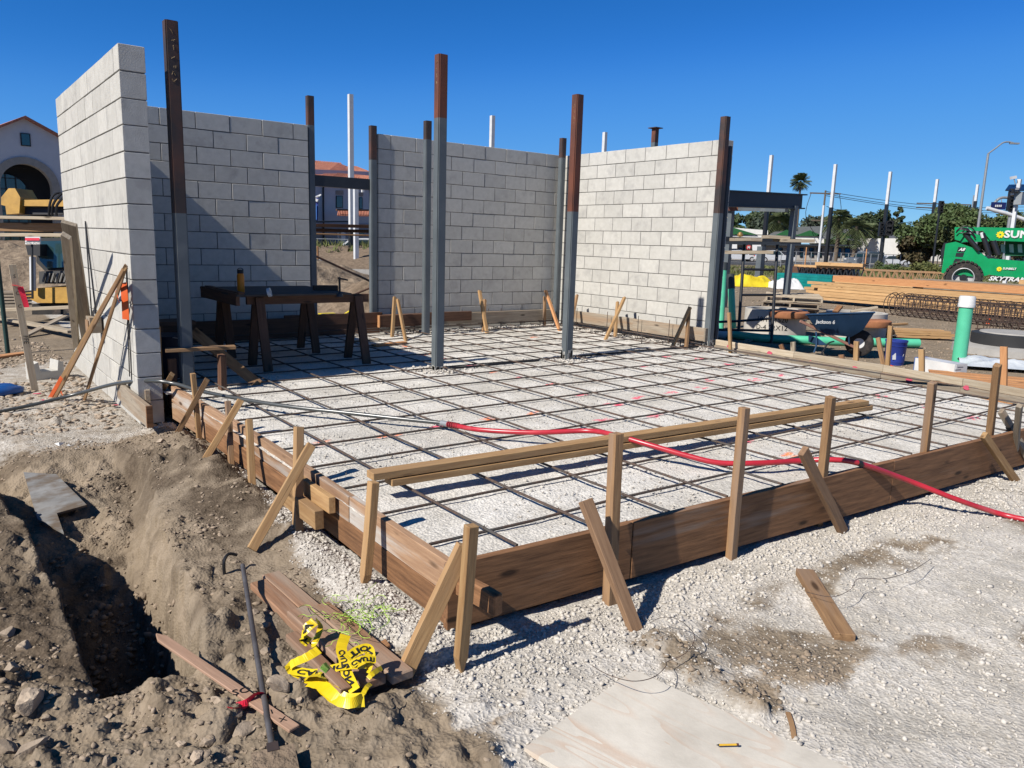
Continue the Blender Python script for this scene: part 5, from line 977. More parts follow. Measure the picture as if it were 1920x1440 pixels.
# concrete U block
ub = root('bond_beam_block', at(90, 712, GZ), 'grey U-shaped concrete block standing on the rubble left of the wall', 'concrete block'); c = at(90, 712, GZ)
RM = Matrix.Rotation(.25, 3, 'Z'); prof = [(-.15, 0), (.15, 0), (.15, .19), (.10, .21), (.085, .10), (-.085, .10), (-.10, .21), (-.15, .19)]
bmm = MB().prism([c+RM @ Vector((x, -.05, z)) for x, z in prof], RM @ Vector((0, .22, 0))); bmm.build('block', CMU, ub)
bgb = at(5, 742, GZ); bm = bmesh.new(); bmesh.ops.create_uvsphere(bm, u_segments=24, v_segments=14, radius=1)
for v in bm.verts: v.co = Vector((v.co.x*.26, v.co.y*.15, v.co.z*.075))*(1+.12*mnoise.noise(v.co*2.2)); v.co.z = max(v.co.z, -.03)
me = bpy.data.meshes.new('folded_bag'); bm.to_mesh(me); bm.free(); me.shade_smooth(); me.materials.append(flat('blue_bag', (.015, .09, .33), rough=.3)); bg_ = root('bag', bgb, 'shiny blue bag with white label lying at the left edge', 'bag'); o = bpy.data.objects.new('sack', me); COL.objects.link(o); o.matrix_basis = Matrix.Translation(bgb+Vector((-.08, 0, .05))); attach(o, bg_)
MB().box(bgb+Vector((-.17, -.02, .118)), (.16, .12, .01), Matrix.Rotation(.1, 3, 'Y')).build('label_patch', WHT, bg_)
for i, (a, b) in enumerate(((70, 738), (215, 760), (80, 750))): 
    p = onground(a, b, .006); tag(MB().prism([p+Vector((.05*math.cos(t)*R.uniform(.4, 1.3), .025*math.sin(t)*R.uniform(.5, 1.3), 0)) for t in [k*6.28/9 for k in range(9)]], (0, 0, .003)).build('paint_splash', MATS['pink_spray']), ['pink paint splash at the foot of the lettered lath', 'pink paint splash on the gravel left of the footing board', 'pink paint splash beside the orange stakes foot'][i], 'paint splash')
P, S = stones(5000, -1.6, .0, .1, 6.5, .008, .035, 25, lambda x, y: (x < -.05)*(fbm(x, y, .6, 3, 99) > -.12)*6.0); scatter('rubble_chips', P, S, ROCKM, .45, 26, .3)
# ================================================================== tiled-roof building seen in the doorway
D2 = 68
tb2 = root('tiled_building', atd(640, 430, D2), 'white two-storey building with red tile roofs seen through the doorway', 'building')
bkn = Vector((-.12, 1, 0)).normalized(); T0_ = atd(640, 400, D2)
def tp2(px, py, dd=0):
    d = ray(px, py); return EYE+d*(((T0_+bkn*dd)-EYE).dot(bkn)/d.dot(bkn))
def pnl(pts, th, name, m, dd=0, par=tb2): return MB().prism([tp2(a, b, dd) for a, b in pts], bkn*th).build(name, m, par)
pnl([(400, 310), (900, 330), (900, 470), (400, 470)], 6, 'wall', STUC)
# tiled planes: rows of barrel tiles
def tiles(name, a, b, c_, d, nrow, par=tb2):
    """a-b ridge edge, d-c eave edge; half-round tile runs from ridge to eave"""
    m = MB(); a, b, c_, d = map(Vector, (a, b, c_, d))
    m.add([a, b, c_, d], [(0, 1, 2, 3)])
    for i in range(nrow):
        t = (i+.5)/nrow; p, q = a.lerp(b, t), d.lerp(c_, t); m.tube([p, p.lerp(q, .5), q], ((b-a).length+(c_-d).length)/2/nrow*.36, 6)
    return m.build(name, TILE, par)
tiles('roof', tp2(480, 292, 5), tp2(640, 306, 5), tp2(655, 332, -.6), tp2(480, 330, -.6), 44); tiles('roof', tp2(652, 312, 3), tp2(668, 312, 3), tp2(740, 340, -1.2), tp2(624, 330, -1.2), 34); tiles('roof', tp2(634, 306, 4.5), tp2(650, 312, 3), tp2(626, 331, -1), tp2(600, 331, -1), 12)
tiles('roof', tp2(634, 394, -2), tp2(720, 394, -2), tp2(724, 406, -4), tp2(632, 404, -4), 30); MB().prism([tp2(632, 392, -3.9), tp2(724, 393, -3.9), tp2(724, 396, -3.9), tp2(632, 395, -3.9)], bkn*.2).build('eave', W_DARK, tb2)
MB().prism([tp2(676, 330, 0), tp2(683, 330, 0), tp2(683, 335, 0), tp2(676, 335, 0)], bkn*.4).build('vent', DSTEEL, tb2)
for (x0, y0, x1, y1) in ((630.5, 367, 643, 390), (673, 370, 680, 392), (633, 428, 642, 440), (673, 430, 684, 440)):
    f = pnl([(x0, y0), (x1, y0), (x1, y1), (x0, y1)], .1, 'window', BLK, -.08); g = pnl([(x0+1, y0+1), (x1-1, y0+1), (x1-1, y1-1), (x0+1, y1-1)], .02, 'pane', MATS['teal_glass'], -.12, None); attach(g, f)
for (x0, y0, x1, y1) in ((630, 357, 644, 365), (672, 361, 681, 368), (580, 353, 584, 361)): pnl([(x0, y0), (x1, y0), (x1, y1), (x0, y1)], .05, 'relief_panel', TRIM, -.06)
MB().tube([tp2(611, 346, -.2), tp2(606, 352, -.2), tp2(607, 470, -.2)], .08, 6).build('downpipe', BLK, tb2)
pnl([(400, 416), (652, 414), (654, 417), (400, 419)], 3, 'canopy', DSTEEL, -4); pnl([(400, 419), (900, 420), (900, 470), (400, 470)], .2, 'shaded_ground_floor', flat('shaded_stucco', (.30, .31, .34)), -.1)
sc_ = MB()
for i in range(9): 
    y = 434+i*3.3; sc_.beam(tp2(639, y, -3), tp2(647, y+5, -3), .12)
sc_.build('spiral_stair', WHT, tb2)
for i in range(9): MB().box(tp2(634, 434+i*3.6, -3), (.12, .12, .1)).build('string_light', WHT, tb2)
by = root('blue_banner', atd(590, 385, 60), 'dark blue banner with white figure beside the doorway column', 'banner'); by.matrix_basis.translation
def bpn(pts, name, m, dd): return MB().prism([atd(a, b, 60+dd) for a, b in pts], bkn*.1).build(name, m, by)
bpn([(570, 367), (597, 367), (596, 414), (570, 414)], 'cloth', flat('banner_blue', (.01, .03, .22)), 0); bpn([(580, 384), (594, 384), (594, 412), (580, 412)], 'lower_field', flat('banner_blue2', (.02, .12, .40)), -.1); bpn([(595, 367), (602, 364), (602, 366), (596, 370)], 'bracket', WHT, -.1); MB().tube([atd(571, 373, 59.8), atd(583, 374, 59.8), atd(597, 367, 59.8)], .06, 5).build('white_stroke', WHT, by); MB().tube([atd(590, 374, 59.8), atd(596, 377, 59.8)], .12, 5).build('white_stroke', WHT, by)
# far fence wire rail in the doorway
tag(MB().beam(atd(570, 447, 50), atd(710, 450, 50), .04).build('fence_rail', LAMPB), 'thin pale rail of a fence behind the grass bank in the doorway', 'fence')
# ================================================================== cars
def car(c, hdg, Lc, Hc, Wc, paint, lab, kind='sedan', group=None, seed=0):
    """c ground centre; hdg unit vector towards the nose"""
    r = root('parked_car' if 'park' in lab else 'car', c, lab, 'car', group); X = Vector(hdg).normalized(); Yv = Vector((0, 0, 1)).cross(X); c = Vector(c)
    def P(x, y, z): return c+X*(x*Lc)+Yv*(y*Wc)+Vector((0, 0, z*Hc))
    if kind == 'sedan': body = [(-.5, .22), (-.49, .50), (-.44, .60), (-.30, .63), (.22, .60), (.42, .52), (.49, .42), (.5, .22)]; roof_ = [(-.36, .62), (-.22, .96), (.0, 1.0), (.10, .97), (.24, .60)]
    elif kind == 'coupe': body = [(-.5, .24), (-.49, .55), (-.40, .66), (-.28, .66), (.20, .62), (.44, .55), (.5, .42), (.5, .24)]; roof_ = [(-.34, .65), (-.20, .96), (-.02, 1.0), (.08, .96), (.22, .62)]
    else: body = [(-.5, .22), (-.5, .58), (-.48, .60), (.18, .60), (.44, .56), (.5, .48), (.5, .22)]; roof_ = [(-.49, .59), (-.46, .97), (-.1, 1.0), (.06, .98), (.20, .60)]
    m = MB().prism([P(a, -.5, b) for a, b in body], Yv*Wc); m.build('body', paint, r)
    MB().prism([P(a, -.42, b) for a, b in roof_], Yv*Wc*.84).build('cabin', paint, r)
    ins_ = [(roof_[0][0]+.05, .64), (roof_[1][0]+.015, .92), (roof_[2][0], .945), (roof_[3][0]-.005, .92), (roof_[4][0]-.04, .64)]
    MB().prism([P(a, -.432, b) for a, b in ins_], Yv*Wc*.864).build('side_windows', GLASS, r)
    ws_ = [P(roof_[3][0]+.008, -.38, .94), P(roof_[4][0]+.004, -.40, .63), P(roof_[4][0]+.004, .40, .63), P(roof_[3][0]+.008, .38, .94)]; MB().prism(ws_, X*.02).build('windscreen', GLASS, r)
    rw_ = [P(roof_[1][0]-.008, -.38, .92), P(roof_[0][0]-.004, -.40, .65), P(roof_[0][0]-.004, .40, .65), P(roof_[1][0]-.008, .38, .92)]; MB().prism(rw_, -X*.02).build('rear_window', GLASS, r)
    for sx in (-.31, .31):
        for sy in (-.46, .46):
            w = MB().lathe(P(sx, sy, .225), [(0, -.11), (.30, -.11), (.335, -.08), (.335, .08), (.30, .11), (0, .11)], 18, Yv).build('wheel', TYRE, r, True); h = MB().lathe(P(sx, sy, .225), [(0, -.118), (.2, -.118), (.2, .118), (0, .118)], 14, Yv).build('rim', RIM, None, True); attach(h, w)
    for sy in (-.36, .36): MB().box(P(.495, sy, .46), (.12, .3, .12), Matrix((X, Yv, Vector((0, 0, 1)))).transposed()).build('headlight', WHT, r); MB().box(P(-.495, sy, .52), (.1, .25, .12), Matrix((X, Yv, Vector((0, 0, 1)))).transposed()).build('tail_light', REDL, r)
    return r
def gdist(px, d): p = atd(px, 480, d); return Vector((p.x, p.y, GZ))
rt = Vector((CR.x, CR.y, 0)).normalized(); fw = Vector((CW.x, CW.y, 0)).normalized()
car(gdist(1385, 100), rt, 4.8, 1.45, 1.8, CARW, 'white parked sedan seen left of the scaffold ladder, behind the yellow tarp'); car(gdist(1452, 98), rt, 4.7, 1.55, 1.85, CARW, 'pale parked coupe seen through the scaffold frame', 'coupe')
car(gdist(1622, 92), -rt*.9-fw*.45, 4.9, 1.75, 1.95, CARG, 'grey sport utility vehicle driving on the road right of the utility pole', 'suv'); car(gdist(1674, 104), rt, 4.4, 1.35, 1.8, CARW, 'small white car with dark windows behind the far column')
car(atd(690, 462, 52)+Vector((0, 0, -.9)), rt, 4.7, 1.45, 1.8, CARW, 'white car parked on top of the bank, seen in the doorway')
# road
quadstrip('road', [gdist(1250, 78)-rt*150, gdist(1250, 78)+rt*200, gdist(1250, 78)+rt*200+fw*32, gdist(1250, 78)-rt*150+fw*32], ASPH, th=.03)
quadstrip('sidewalk', [gdist(1250, 110.5)-rt*150, gdist(1250, 110.5)+rt*200, gdist(1250, 110.5)+rt*200+fw*3, gdist(1250, 110.5)-rt*150+fw*3], CONC, th=.15)
quadstrip('lane_marking', [gdist(1250, 94)-rt*150, gdist(1250, 94)+rt*200, gdist(1250, 94)+rt*200+fw*.3, gdist(1250, 94)-rt*150+fw*.3], WHT, th=.036)
# ================================================================== the yard on the right
# wheelbarrow
wb_ = root('wheelbarrow', at(1540, 665, GZ), 'blue wheelbarrow with long wooden handles behind the right form', 'wheelbarrow'); DW = 12.0
def wp(px, py, dd=0): return atd(px, py, DW+dd)
n1 = Vector((CW.x, CW.y, 0)).normalized()
tray_t = [wp(1512, 590, -.3), wp(1640, 586, -.3), wp(1640, 586, .35), wp(1512, 590, .35)]; tray_b = [wp(1550, 627, -.18), wp(1596, 632, -.18), wp(1596, 632, .2), wp(1550, 627, .2)]
bm = bmesh.new(); vt = [bm.verts.new(p) for p in tray_t]; vb = [bm.verts.new(p+Vector((0, 0, 0))) for p in tray_b]
vm = [bm.verts.new(a.lerp(b, .62)+Vector((0, 0, -.03))+(a-sum(tray_t, Vector())/4).normalized()*.05) for a, b in zip(tray_t, tray_b)]
for A_, B2 in ((vt, vm), (vm, vb)):
    for i in range(4): bm.faces.new((A_[i], A_[(i+1) % 4], B2[(i+1) % 4], B2[i]))
bm.faces.new(vb); bmesh.ops.solidify(bm, geom=bm.faces[:], thickness=.012); me = bpy.data.meshes.new('tray'); bm.to_mesh(me); bm.free(); me.materials.append(BLUE); me.shade_smooth(); me.set_sharp_from_angle(angle=math.radians(50)); o = bpy.data.objects.new('tray', me); COL.objects.link(o); attach(o, wb_)
MB().tube(tray_t+[tray_t[0]], .014, 8).build('tray_rim', BLUE, wb_, True)
text('Jackson 6', WHT, wb_, frame(wp(1548, 604, -.36), wp(1560, 604.6, -.36)-wp(1530, 603.5, -.36), Vector((-.1, -.1, 1))), .075, bold=True)
for dd, c_ in ((-.22, 0), (.25, 1)):
    plank('handle', wp(1500+6*c_, 602, dd), wp(1610, 655, dd*.4), .045, .04, mat('handle_wood', (.42, .22, .16), (.30, .15, .11)) if c_ == 0 else W_PALE, wb_)
    MB().tube(smooth([wp(1530, 622, dd), wp(1531, 645, dd), wp(1526, 661, dd)], 4), .014, 7).build('leg', BLUE, wb_, True); MB().tube(smooth([wp(1564, 640, dd), wp(1552, 645, dd), wp(1538, 667, dd)], 4), .012, 7).build('leg_brace', BLACKS, wb_, True)
    MB().tube([wp(1591, 610, dd), wp(1592, 645, dd*.6)], .014, 6).build('strut', BLUE, wb_)
MB().prism([wp(1534, 634, -.2), wp(1550, 646, -.2), wp(1534, 647, -.2)], n1*.4).build('cross_plate', BLUE, wb_)
wc = wp(1611, 643, 0); MB().lathe(wc, [(.08, -.05), (.17, -.055), (.205, -.035), (.21, 0), (.205, .035), (.17, .055), (.08, .05)], 24, n1*.96+CR*.5).build('tyre', TYRE, wb_, True); MB().lathe(wc, [(0, -.04), (.09, -.045), (.09, .045), (0, .04)], 14, n1*.96+CR*.5).build('wheel_hub', WHT, wb_, True)
plank('scrap_board', wp(1595, 584, .1), wp(1645, 576, .0), .10, .03, W_PALE, None); tag(COL.objects['scrap_board'], 'pale scrap board sticking out of the wheelbarrow tray', 'wood offcut')
plank('scrap_board', wp(1566, 585, .1), wp(1576, 574, .15), .10, .03, W_BROWN, None); tag(COL.objects['scrap_board.001'], 'small brown wedge of scrap peeking over the wheelbarrow rim', 'wood offcut')
# bucket
bq = at(1676, 684, GZ); bk2 = root('bucket', bq, 'dark blue plastic bucket with white house mark behind the tall stake', 'bucket'); c = bq
MB().lathe(c, [(0, 0), (.125, 0), (.13, .02), (.148, .34), (.156, .35), (.156, .375), (.143, .375), (.135, .05), (0, .05)], 28).build('body', BUCK, bk2, True); MB().lathe(c, [(.147, .29), (.153, .29), (.154, .30), (.148, .30)], 28).build('rib', BUCK, bk2, True)
hb = atd(1680, 668, (c-EYE).dot(CW)-.15); hf = frame(hb, CR, Vector((0, 0, 1)))
mk = MB().prism([hb+CR*x+Vector((0, 0, z)) for x, z in ((-.05, -.05), (.03, -.05), (.03, 0), (.05, 0), (-.0, .06), (-.06, .0), (-.05, 0))], -n1*.002).build('white_mark', WHT, bk2); text('W', WHT, bk2, frame(hb+CR*.075-n1*.0, CR, Vector((0, 0, 1))), .07, bold=True)
MB().tube(smooth([c+CR*-.14+Vector((0, 0, .36)), c+CR*-.16-n1*.1+Vector((0, 0, .43)), c-n1*.12+CR*-.08+Vector((0, 0, .46)), c+CR*.0+Vector((0, 0, .40))], 5), .004, 5).build('bail', LAMPB, bk2)
# green pipes
def pipe(pts, r_, lab, name='green_pipe', m=GPIPE): return tag(MB().tube(pts, r_, 20).build(name, m, None, True), lab, 'pipe', 'green sewer pipes')
q0 = at(1345, 632, GZ); q1 = at(1722, 652, GZ+.02); pipe([q0+Vector((0, 0, .08)), at(1428, 634, GZ+.08), at(1560, 640, GZ+.08), q1+Vector((0, 0, .08))], .075, 'long pale green pipe lying on the ground behind the wheelbarrow')
ve = root('vent_riser', at(1352, 632, GZ), 'green riser pipe with black clamp nearest the wall end', 'pipe', 'green sewer pipes'); a_ = atd(1350, 608, 15.6); b_ = atd(1356, 505, 15.6); MB().tube([a_+(a_-b_)*.2, b_], .078, 18).build('tube', GPIPE, ve, True); MB().tube([b_-(b_-a_)*.02, b_+(b_-a_)*.12], .086, 18).build('rubber_clamp', flat('rubber_clamp', (.05, .06, .065)), ve, True)
ve2 = root('vent_riser', at(1372, 630, GZ), 'second shorter green riser pipe with black clamp, right of the first', 'pipe', 'green sewer pipes'); a_ = atd(1374, 612, 16.0); b_ = atd(1371, 540, 16.0); MB().tube([a_+(a_-b_)*.3, b_], .07, 18).build('tube', GPIPE, ve2, True); MB().tube([b_-(b_-a_)*.02, b_+(b_-a_)*.36], .077, 18).build('rubber_clamp', MATS['rubber_clamp'], ve2, True)
ve3 = root('elbow_fitting', at(1352, 628, GZ), 'white elbow fitting at the left end of the long green pipe', 'pipe fitting'); q = at(1349, 628, GZ+.08); MB().tube(smooth([q+Vector((-.05, .1, .22)), q+Vector((-.05, .05, .05)), q+Vector((.12, -.02, .0))], 5), .085, 16).build('elbow', WHT, ve3, True)
sp_ = root('standpipe', at(1797, 684, GZ), 'thick green standpipe with white cap beside the white box', 'pipe', 'green sewer pipes'); c = at(1797, 684, GZ); zc = zat(572, c.x, c.y); zt = zat(555, c.x, c.y); rr_ = .098
MB().tube([c+Vector((0, 0, -.1)), Vector((c.x, c.y, zc))], rr_, 32).build('tube', GPIPE, sp_, True); MB().lathe(Vector((c.x, c.y, zc)), [(rr_, -.03), (rr_+.018, -.03), (rr_+.018, .02), (rr_+.012, .03), (rr_+.014, zt-zc-.02), (rr_, zt-zc), (0, zt-zc)], 32).build('cap', WHT, sp_, True)
# concrete rings with rusty lids, letters
def ringb(px, py, rr, h, lab, txt=False):
    c = at(px, py, GZ)+n1*rr; r = root('manhole_ring', c, lab, 'concrete ring', 'round concrete manhole rings'); MB().lathe(c, [(0, 0), (rr, 0), (rr, h), (rr-.1, h), (rr-.1, h-.05)], 36).build('ring', mat('ring_concrete', (.62, .58, .51), (.52, .48, .42), scale=6, rough=.9), r, True)
    if txt:
        for k, (s_, dz) in enumerate((('10/11/1520', .33), ('D-4 22X12', .18))):
            me = text(s_, INKB, None, None, .13)
            th0 = math.atan2(-(c-EYE).y, -(c-EYE).x)-.1
            for v in me.vertices: a = th0+v.co.x/rr; k2 = rr+.002+v.co.z; v.co = Vector((c.x+k2*math.cos(a), c.y+k2*math.sin(a), c.z+dz+v.co.y))
            o = bpy.data.objects.new('lettering', me); COL.objects.link(o); attach(o, r)
    return r
ringb(1470, 634, .58, .50, 'pale concrete ring with black stencilled figures, left of the wheelbarrow', True); ringb(1625, 640, .55, .50, 'concrete ring partly hidden behind the wheelbarrow tray')
def lid(px0, px1, py, d, lab): 
    c = atd((px0+px1)/2, py, d); w = (atd(px1, py, d)-atd(px0, py, d)).length/2; tag(MB().lathe(c, [(0, -.03), (w*.95, -.03), (w, 0), (w, .08), (w*.9, .10), (0, .10)], 36).build('rusty_lid', mat('orange_rust', (.48, .20, .09), (.30, .12, .06), scale=5, rough=.8), None, True), lab, 'manhole lid', 'rusty manhole lids')
lid(1437, 1515, 592, 14.6, 'orange rusty lid lying on the stencilled concrete ring'); lid(1600, 1668, 609, 14.2, 'rusty lid on the ring behind the wheelbarrow')
# ring with black band, right
c = at(1890, 672, GZ)+n1*.0; c = atd(1895, 655, 13.2); c.z = GZ; r = root('manhole_ring', c, 'wide concrete manhole base with black ring at the right edge', 'concrete ring', 'round concrete manhole rings'); zz1 = zat(652, c.x, c.y); zz2 = zat(640, c.x, c.y)
MB().lathe(c, [(0, .0), (.9, .0), (.88, .12), (.78, .16), (0, .16)], 40).build('base', CONC, r, True); MB().lathe(c+Vector((0, 0, .16)), [(0, 0), (.62, 0), (.62, .18), (.52, .19), (0, .19)], 40).build('black_ring', flat('black_ring', (.035, .035, .036), rough=.7), r, True); MB().lathe(c+Vector((0, 0, .352)), [(0, 0), (.5, 0), (.49, .02), (0, .02)], 40).build('cover', CONC, r, True)
# pallets
def pallet(c, ang, lab, m=W_GREY, L_=1.2, W_=1.0, lay=1, group='wooden pallets'):
    c = Vector(c); r = root('pallet', c, lab, 'pallet', group); Mz = Matrix.Rotation(ang, 3, 'Z')
    def T(x, y, z): return c+Mz @ Vector((x, y, z))
    for y in (-W_/2+.03, 0, W_/2-.03): plank('stringer', T(-L_/2, y, .06), T(L_/2, y, .06), .04, .09, m, r)
    for i in range(8): x = -L_/2+.05+i*(L_-.1)/7; plank('deck_board', T(x, -W_/2, .115), T(x, W_/2, .115), .09, .018, m, r)
    for x in (-L_/2+.05, 0, L_/2-.05): plank('bottom_board', T(x, -W_/2, .01), T(x, W_/2, .01), .09, .018, m, r)
    return r
p0 = at(1490, 596, GZ)+n1*.3; pallet(p0+Vector((0, 0, 0)), .55, 'lower grey pallet of the pair behind the rusty lid', W_GREY, 2.0, 1.3); pallet(p0+Vector((.02, .05, .14)), .58, 'middle grey pallet of the pile behind the rusty lid', W_GREY, 2.0, 1.3); pallet(p0+Vector((-.02, .0, .28)), .55, 'third grey pallet of the pile behind the rusty lid', W_GREY, 2.0, 1.3); pallet(p0+Vector((.03, .0, .42)), .6, 'top grey pallet of the pile behind the rusty lid, gappy deck', W_PALE, 2.0, 1.3)
pallet(at(1895, 752, GZ)+n1*.55, .5, 'reddish new pallet at the right edge behind the broad stake', W_ORG, 1.5, 1.1); 
# wrapped box and plastic
q = at(1775, 712, GZ+.0); bxr = root('wrapped_box', q, 'white cardboard box with blue end standing beside the green standpipe', 'box'); fr = frame((0, 0, 0), (1, -.25, 0), (.25, 1, 0)).to_3x3(); c = q+n1*.2+Vector((0, 0, .12)); MB().box(c, (.22, .62, .22), fr).build('carton', mat('carton_grey', (.60, .62, .66), (.40, .42, .46), scale=4), bxr)
MB().box(c+fr @ Vector((-.113, 0, 0)), (.004, .60, .21), fr).build('label_side', WHT, bxr); MB().box(c+fr @ Vector((0, -.312, 0)), (.21, .005, .21), fr).build('white_end', WHT, bxr); MB().box(c+fr @ Vector((0, .29, .0)), (.224, .05, .224), fr).build('blue_band', flat('carton_blue', (.08, .16, .42)), bxr)
m_ = MB()
for i in range(5): m_.box(c+fr @ Vector((-.02+R.uniform(-.05, .05), -.316, -.07+i*.035)), (.12*R.uniform(.5, 1), .002, .006), fr)
m_.build('print_lines', INKB, bxr)
fx = np.linspace(0, 1, 50); FX, FY = np.meshgrid(fx, np.linspace(0, 1, 24)); fo_ = at(1830, 700, GZ)+n1*.3; fl = grid_mesh('plastic_sheet', fo_.x+FX*1.6*.6+FY*.7, fo_.y-FX*1.4+FY*.5, GZ+.06+.22*(fbm(FX, FY, .22, 4, 77)+.25)*np.sin(np.pi*FY), FILM); tag(fl, 'crumpled clear plastic sheet behind the reddish pallet', 'plastic sheet')
fb2 = root('folded_tarp', at(1765, 692, GZ), 'blue folded tarp scrap left of the white box', 'tarp'); MB().box(at(1758, 690, GZ+.03), (.3, .12, .04), fr).build('fold', BUCK, fb2); MB().box(at(1768, 690, GZ+.06), (.12, .12, .03), fr).build('corner_fold', BUCK, fb2)
tag(MB().lathe(at(1670, 690, GZ+.03), [(0, -.03), (.045, -.02), (.05, 0), (.04, .03), (0, .045)], 12).build('orange_ball', CONE, None, True), 'small round orange thing at the foot of the bucket', 'marker')
tag(MB().lathe(at(1853, 607, GZ), [(.06, 0), (.055, .1), (0, .14)], 12).build('marker_cone', CONE, None, True), 'small orange-red cap on the ground under the rebar cage', 'marker')
# short lumber stack mid right
def stack(name, A_, B2, w, h, nw, nh, m, lab, thick=None, jitter=.15, wrap=None):
    """A_,B2 = ends of the near bottom edge; rows nw deep (away) and nh high"""
    A_, B2 = Vector(A_), Vector(B2); r = root(name, (A_+B2)/2, lab, 'lumber stack', 'lumber stacks in the yard'); d = (B2-A_).normalized(); s_ = Vector((-d.y, d.x, 0)); s_ = s_ if s_.dot(CW) > 0 else -s_
    for j in range(nh):
        for i in range(nw):
            e0, e1 = R.uniform(-jitter, jitter), R.uniform(-jitter, jitter); o_ = s_*(w*(i+.5))+Vector((0, 0, h*(j+.5)))
            plank('board', A_+o_+d*e0, B2+o_+d*e1, w*.96, h*.92, m, r, warp=.006, bev=0)
    return r
stack('lumber_stack', at(1668, 632, GZ+.03), at(1782, 636, GZ+.03), .14, .05, 3, 3, W_LUM, 'short low stack of boards between the bucket and the standpipe')
# big lumber stacks
XA = 23.0
stack('lumber_stack', Vector((21.6, 7.2, GZ+.1)), Vector((20.6, -6.5, GZ+.1)), .2, .09, 4, 6, W_LUM, 'long yellow lumber pile behind the rebar cages', jitter=.5)
stack('lumber_stack', Vector((21.9, 6.6, GZ+.68)), Vector((20.9, -7.5, GZ+.68)), .3, .21, 2, 1, W_ORG, 'pair of long orange beams on top of the yellow lumber pile')
stack('lumber_stack', Vector((24.0, 5.0, GZ+.33)), Vector((23.0, -7, GZ+.33)), .25, .13, 3, 4, W_GREY, 'greenish grey lumber pile behind the orange beams', jitter=.4)
stack('lumber_stack', Vector((24.4, 2.2, GZ+.84)), Vector((23.6, -7, GZ+.80)), .3, .14, 2, 1, W_LUM, 'single long orange timber on the grey pile, in front of the telehandler wheel')
stack('lumber_stack', Vector((29.0, 12.3, GZ+.08)), Vector((28.5, 3.0, GZ+.08)), .3, .07, 4, 6, W_LUM, 'lumber pile whose left end is wrapped in teal sheet', jitter=.1)
tw_ = root('teal_wrap', (28.9, 11.6, GZ), 'teal green wrapping round the end of a lumber pile', 'wrapped lumber')
for i in range(5): MB().box((29.35, 12.0, GZ+.10+.12*i), (1.35-.0*i, 2.6, .115)).build('wrapped_layer', TEAL, tw_)
for (a, b, pxl) in (((27.5, 7.9), (26.6, -3), 0),):
    stack('lumber_stack', Vector((27.2, 6.0, GZ+.35)), Vector((26.6, -1.0, GZ+.35)), .3, .12, 3, 2, W_PALE, 'pale low lumber pile in front of the black trusses')
# steel joist / truss stack
ts = root('truss_stack', (40, 18, GZ), 'stack of black web trusses with timber on top behind the teal pile', 'truss stack'); TA, TB = atd(1500, 525, 40), atd(1618, 520, 38); TA.z = TB.z = GZ+.3; td = (TB-TA); 
for k in range(3):
    o_ = n1*(k*.5); MB().beam(TA+o_+Vector((0, 0, .0)), TB+o_+Vector((0, 0, 0)), .08).build('bottom_chord', BLACKS, ts); MB().beam(TA+o_+Vector((0, 0, .55)), TB+o_+Vector((0, 0, .55)), .1).build('top_chord', W_LUM, ts); w_ = MB()
    for i in range(22): a = TA.lerp(TB, i/22)+o_; b = TA.lerp(TB, (i+1)/22)+o_; w_.beam(a+Vector((0, 0, .02 if i % 2 else .5)), b+Vector((0, 0, .5 if i % 2 else .02)), .06)
    w_.build('web', BLACKS, ts)
plank('timber', TA.lerp(TB, .25)+Vector((0, 0, .7)), TB+Vector((0, 0, .7)), .5, .16, W_LUM, ts); MB().beam(TA+Vector((0, 0, .25))+n1*1.2, TB+Vector((0, 0, .25))+n1*1.2, .6, .5).build('inner_bundle', W_DARK, ts)
tr2 = root('truss_stack', (44, 10, GZ), 'row of open timber trusses lying far behind the lumber, left of the green machine', 'truss stack'); TA, TB = atd(1622, 522, 42), atd(1772, 522, 40); TA.z = TB.z = GZ+.2
for k in range(2):
    o_ = n1*k; MB().beam(TA+o_+Vector((0, 0, .5)), TB+o_+Vector((0, 0, .5)), .09).build('top_chord', W_MID, tr2); MB().beam(TA+o_, TB+o_, .12).build('bottom_chord', W_BROWN, tr2); w_ = MB()
    for i in range(20): a = TA.lerp(TB, i/20)+o_; b = TA.lerp(TB, (i+.8)/20)+o_; w_.beam(a+Vector((0, 0, .0 if i % 2 else .48)), b+Vector((0, 0, .48 if i % 2 else .0)), .05)
    w_.build('web', W_MID, tr2)
# rebar cages
RC = mat('cage_rust', (.10, .06, .045), (.05, .04, .035), scale=6, rough=.8)
def cage(A_, B2, rad, n, lab):
    A_, B2 = Vector(A_), Vector(B2); r = root('rebar_cage', (A_+B2)/2, lab, 'rebar cage', 'rebar cages'); d = (B2-A_).normalized(); s_ = Vector((-d.y, d.x, 0)); U_ = Vector((0, 0, 1))
    for i in range(n):
        c = A_.lerp(B2, i/(n-1))+Vector((0, 0, rad)); rr = rad*R.uniform(.97, 1.02); MB().tube([c+s_*(rr*math.cos(a))+U_*(rr*math.sin(a)) for a in [2*math.pi*k/16 for k in range(17)]], .011, 5, caps=False).build('hoop', RC, r)
    for k in range(8):
        a = 2*math.pi*k/8; o_ = s_*(rad*.96*math.cos(a))+U_*(rad*(1+.96*math.sin(a))); MB().tube([A_+o_+d*R.uniform(.0, .5), B2+o_], .013, 6).build('longitudinal_bar', RC, r)
    return r
cage(at(1668, 590, GZ), Vector((18.0, -3.6, GZ)), .28, 44, 'long round rebar cage lying in front of the yellow lumber pile'); cage(at(1700, 588, GZ)+n1*.8, Vector((19.4, -4.2, GZ)), .27, 40, 'second rebar cage behind the first')
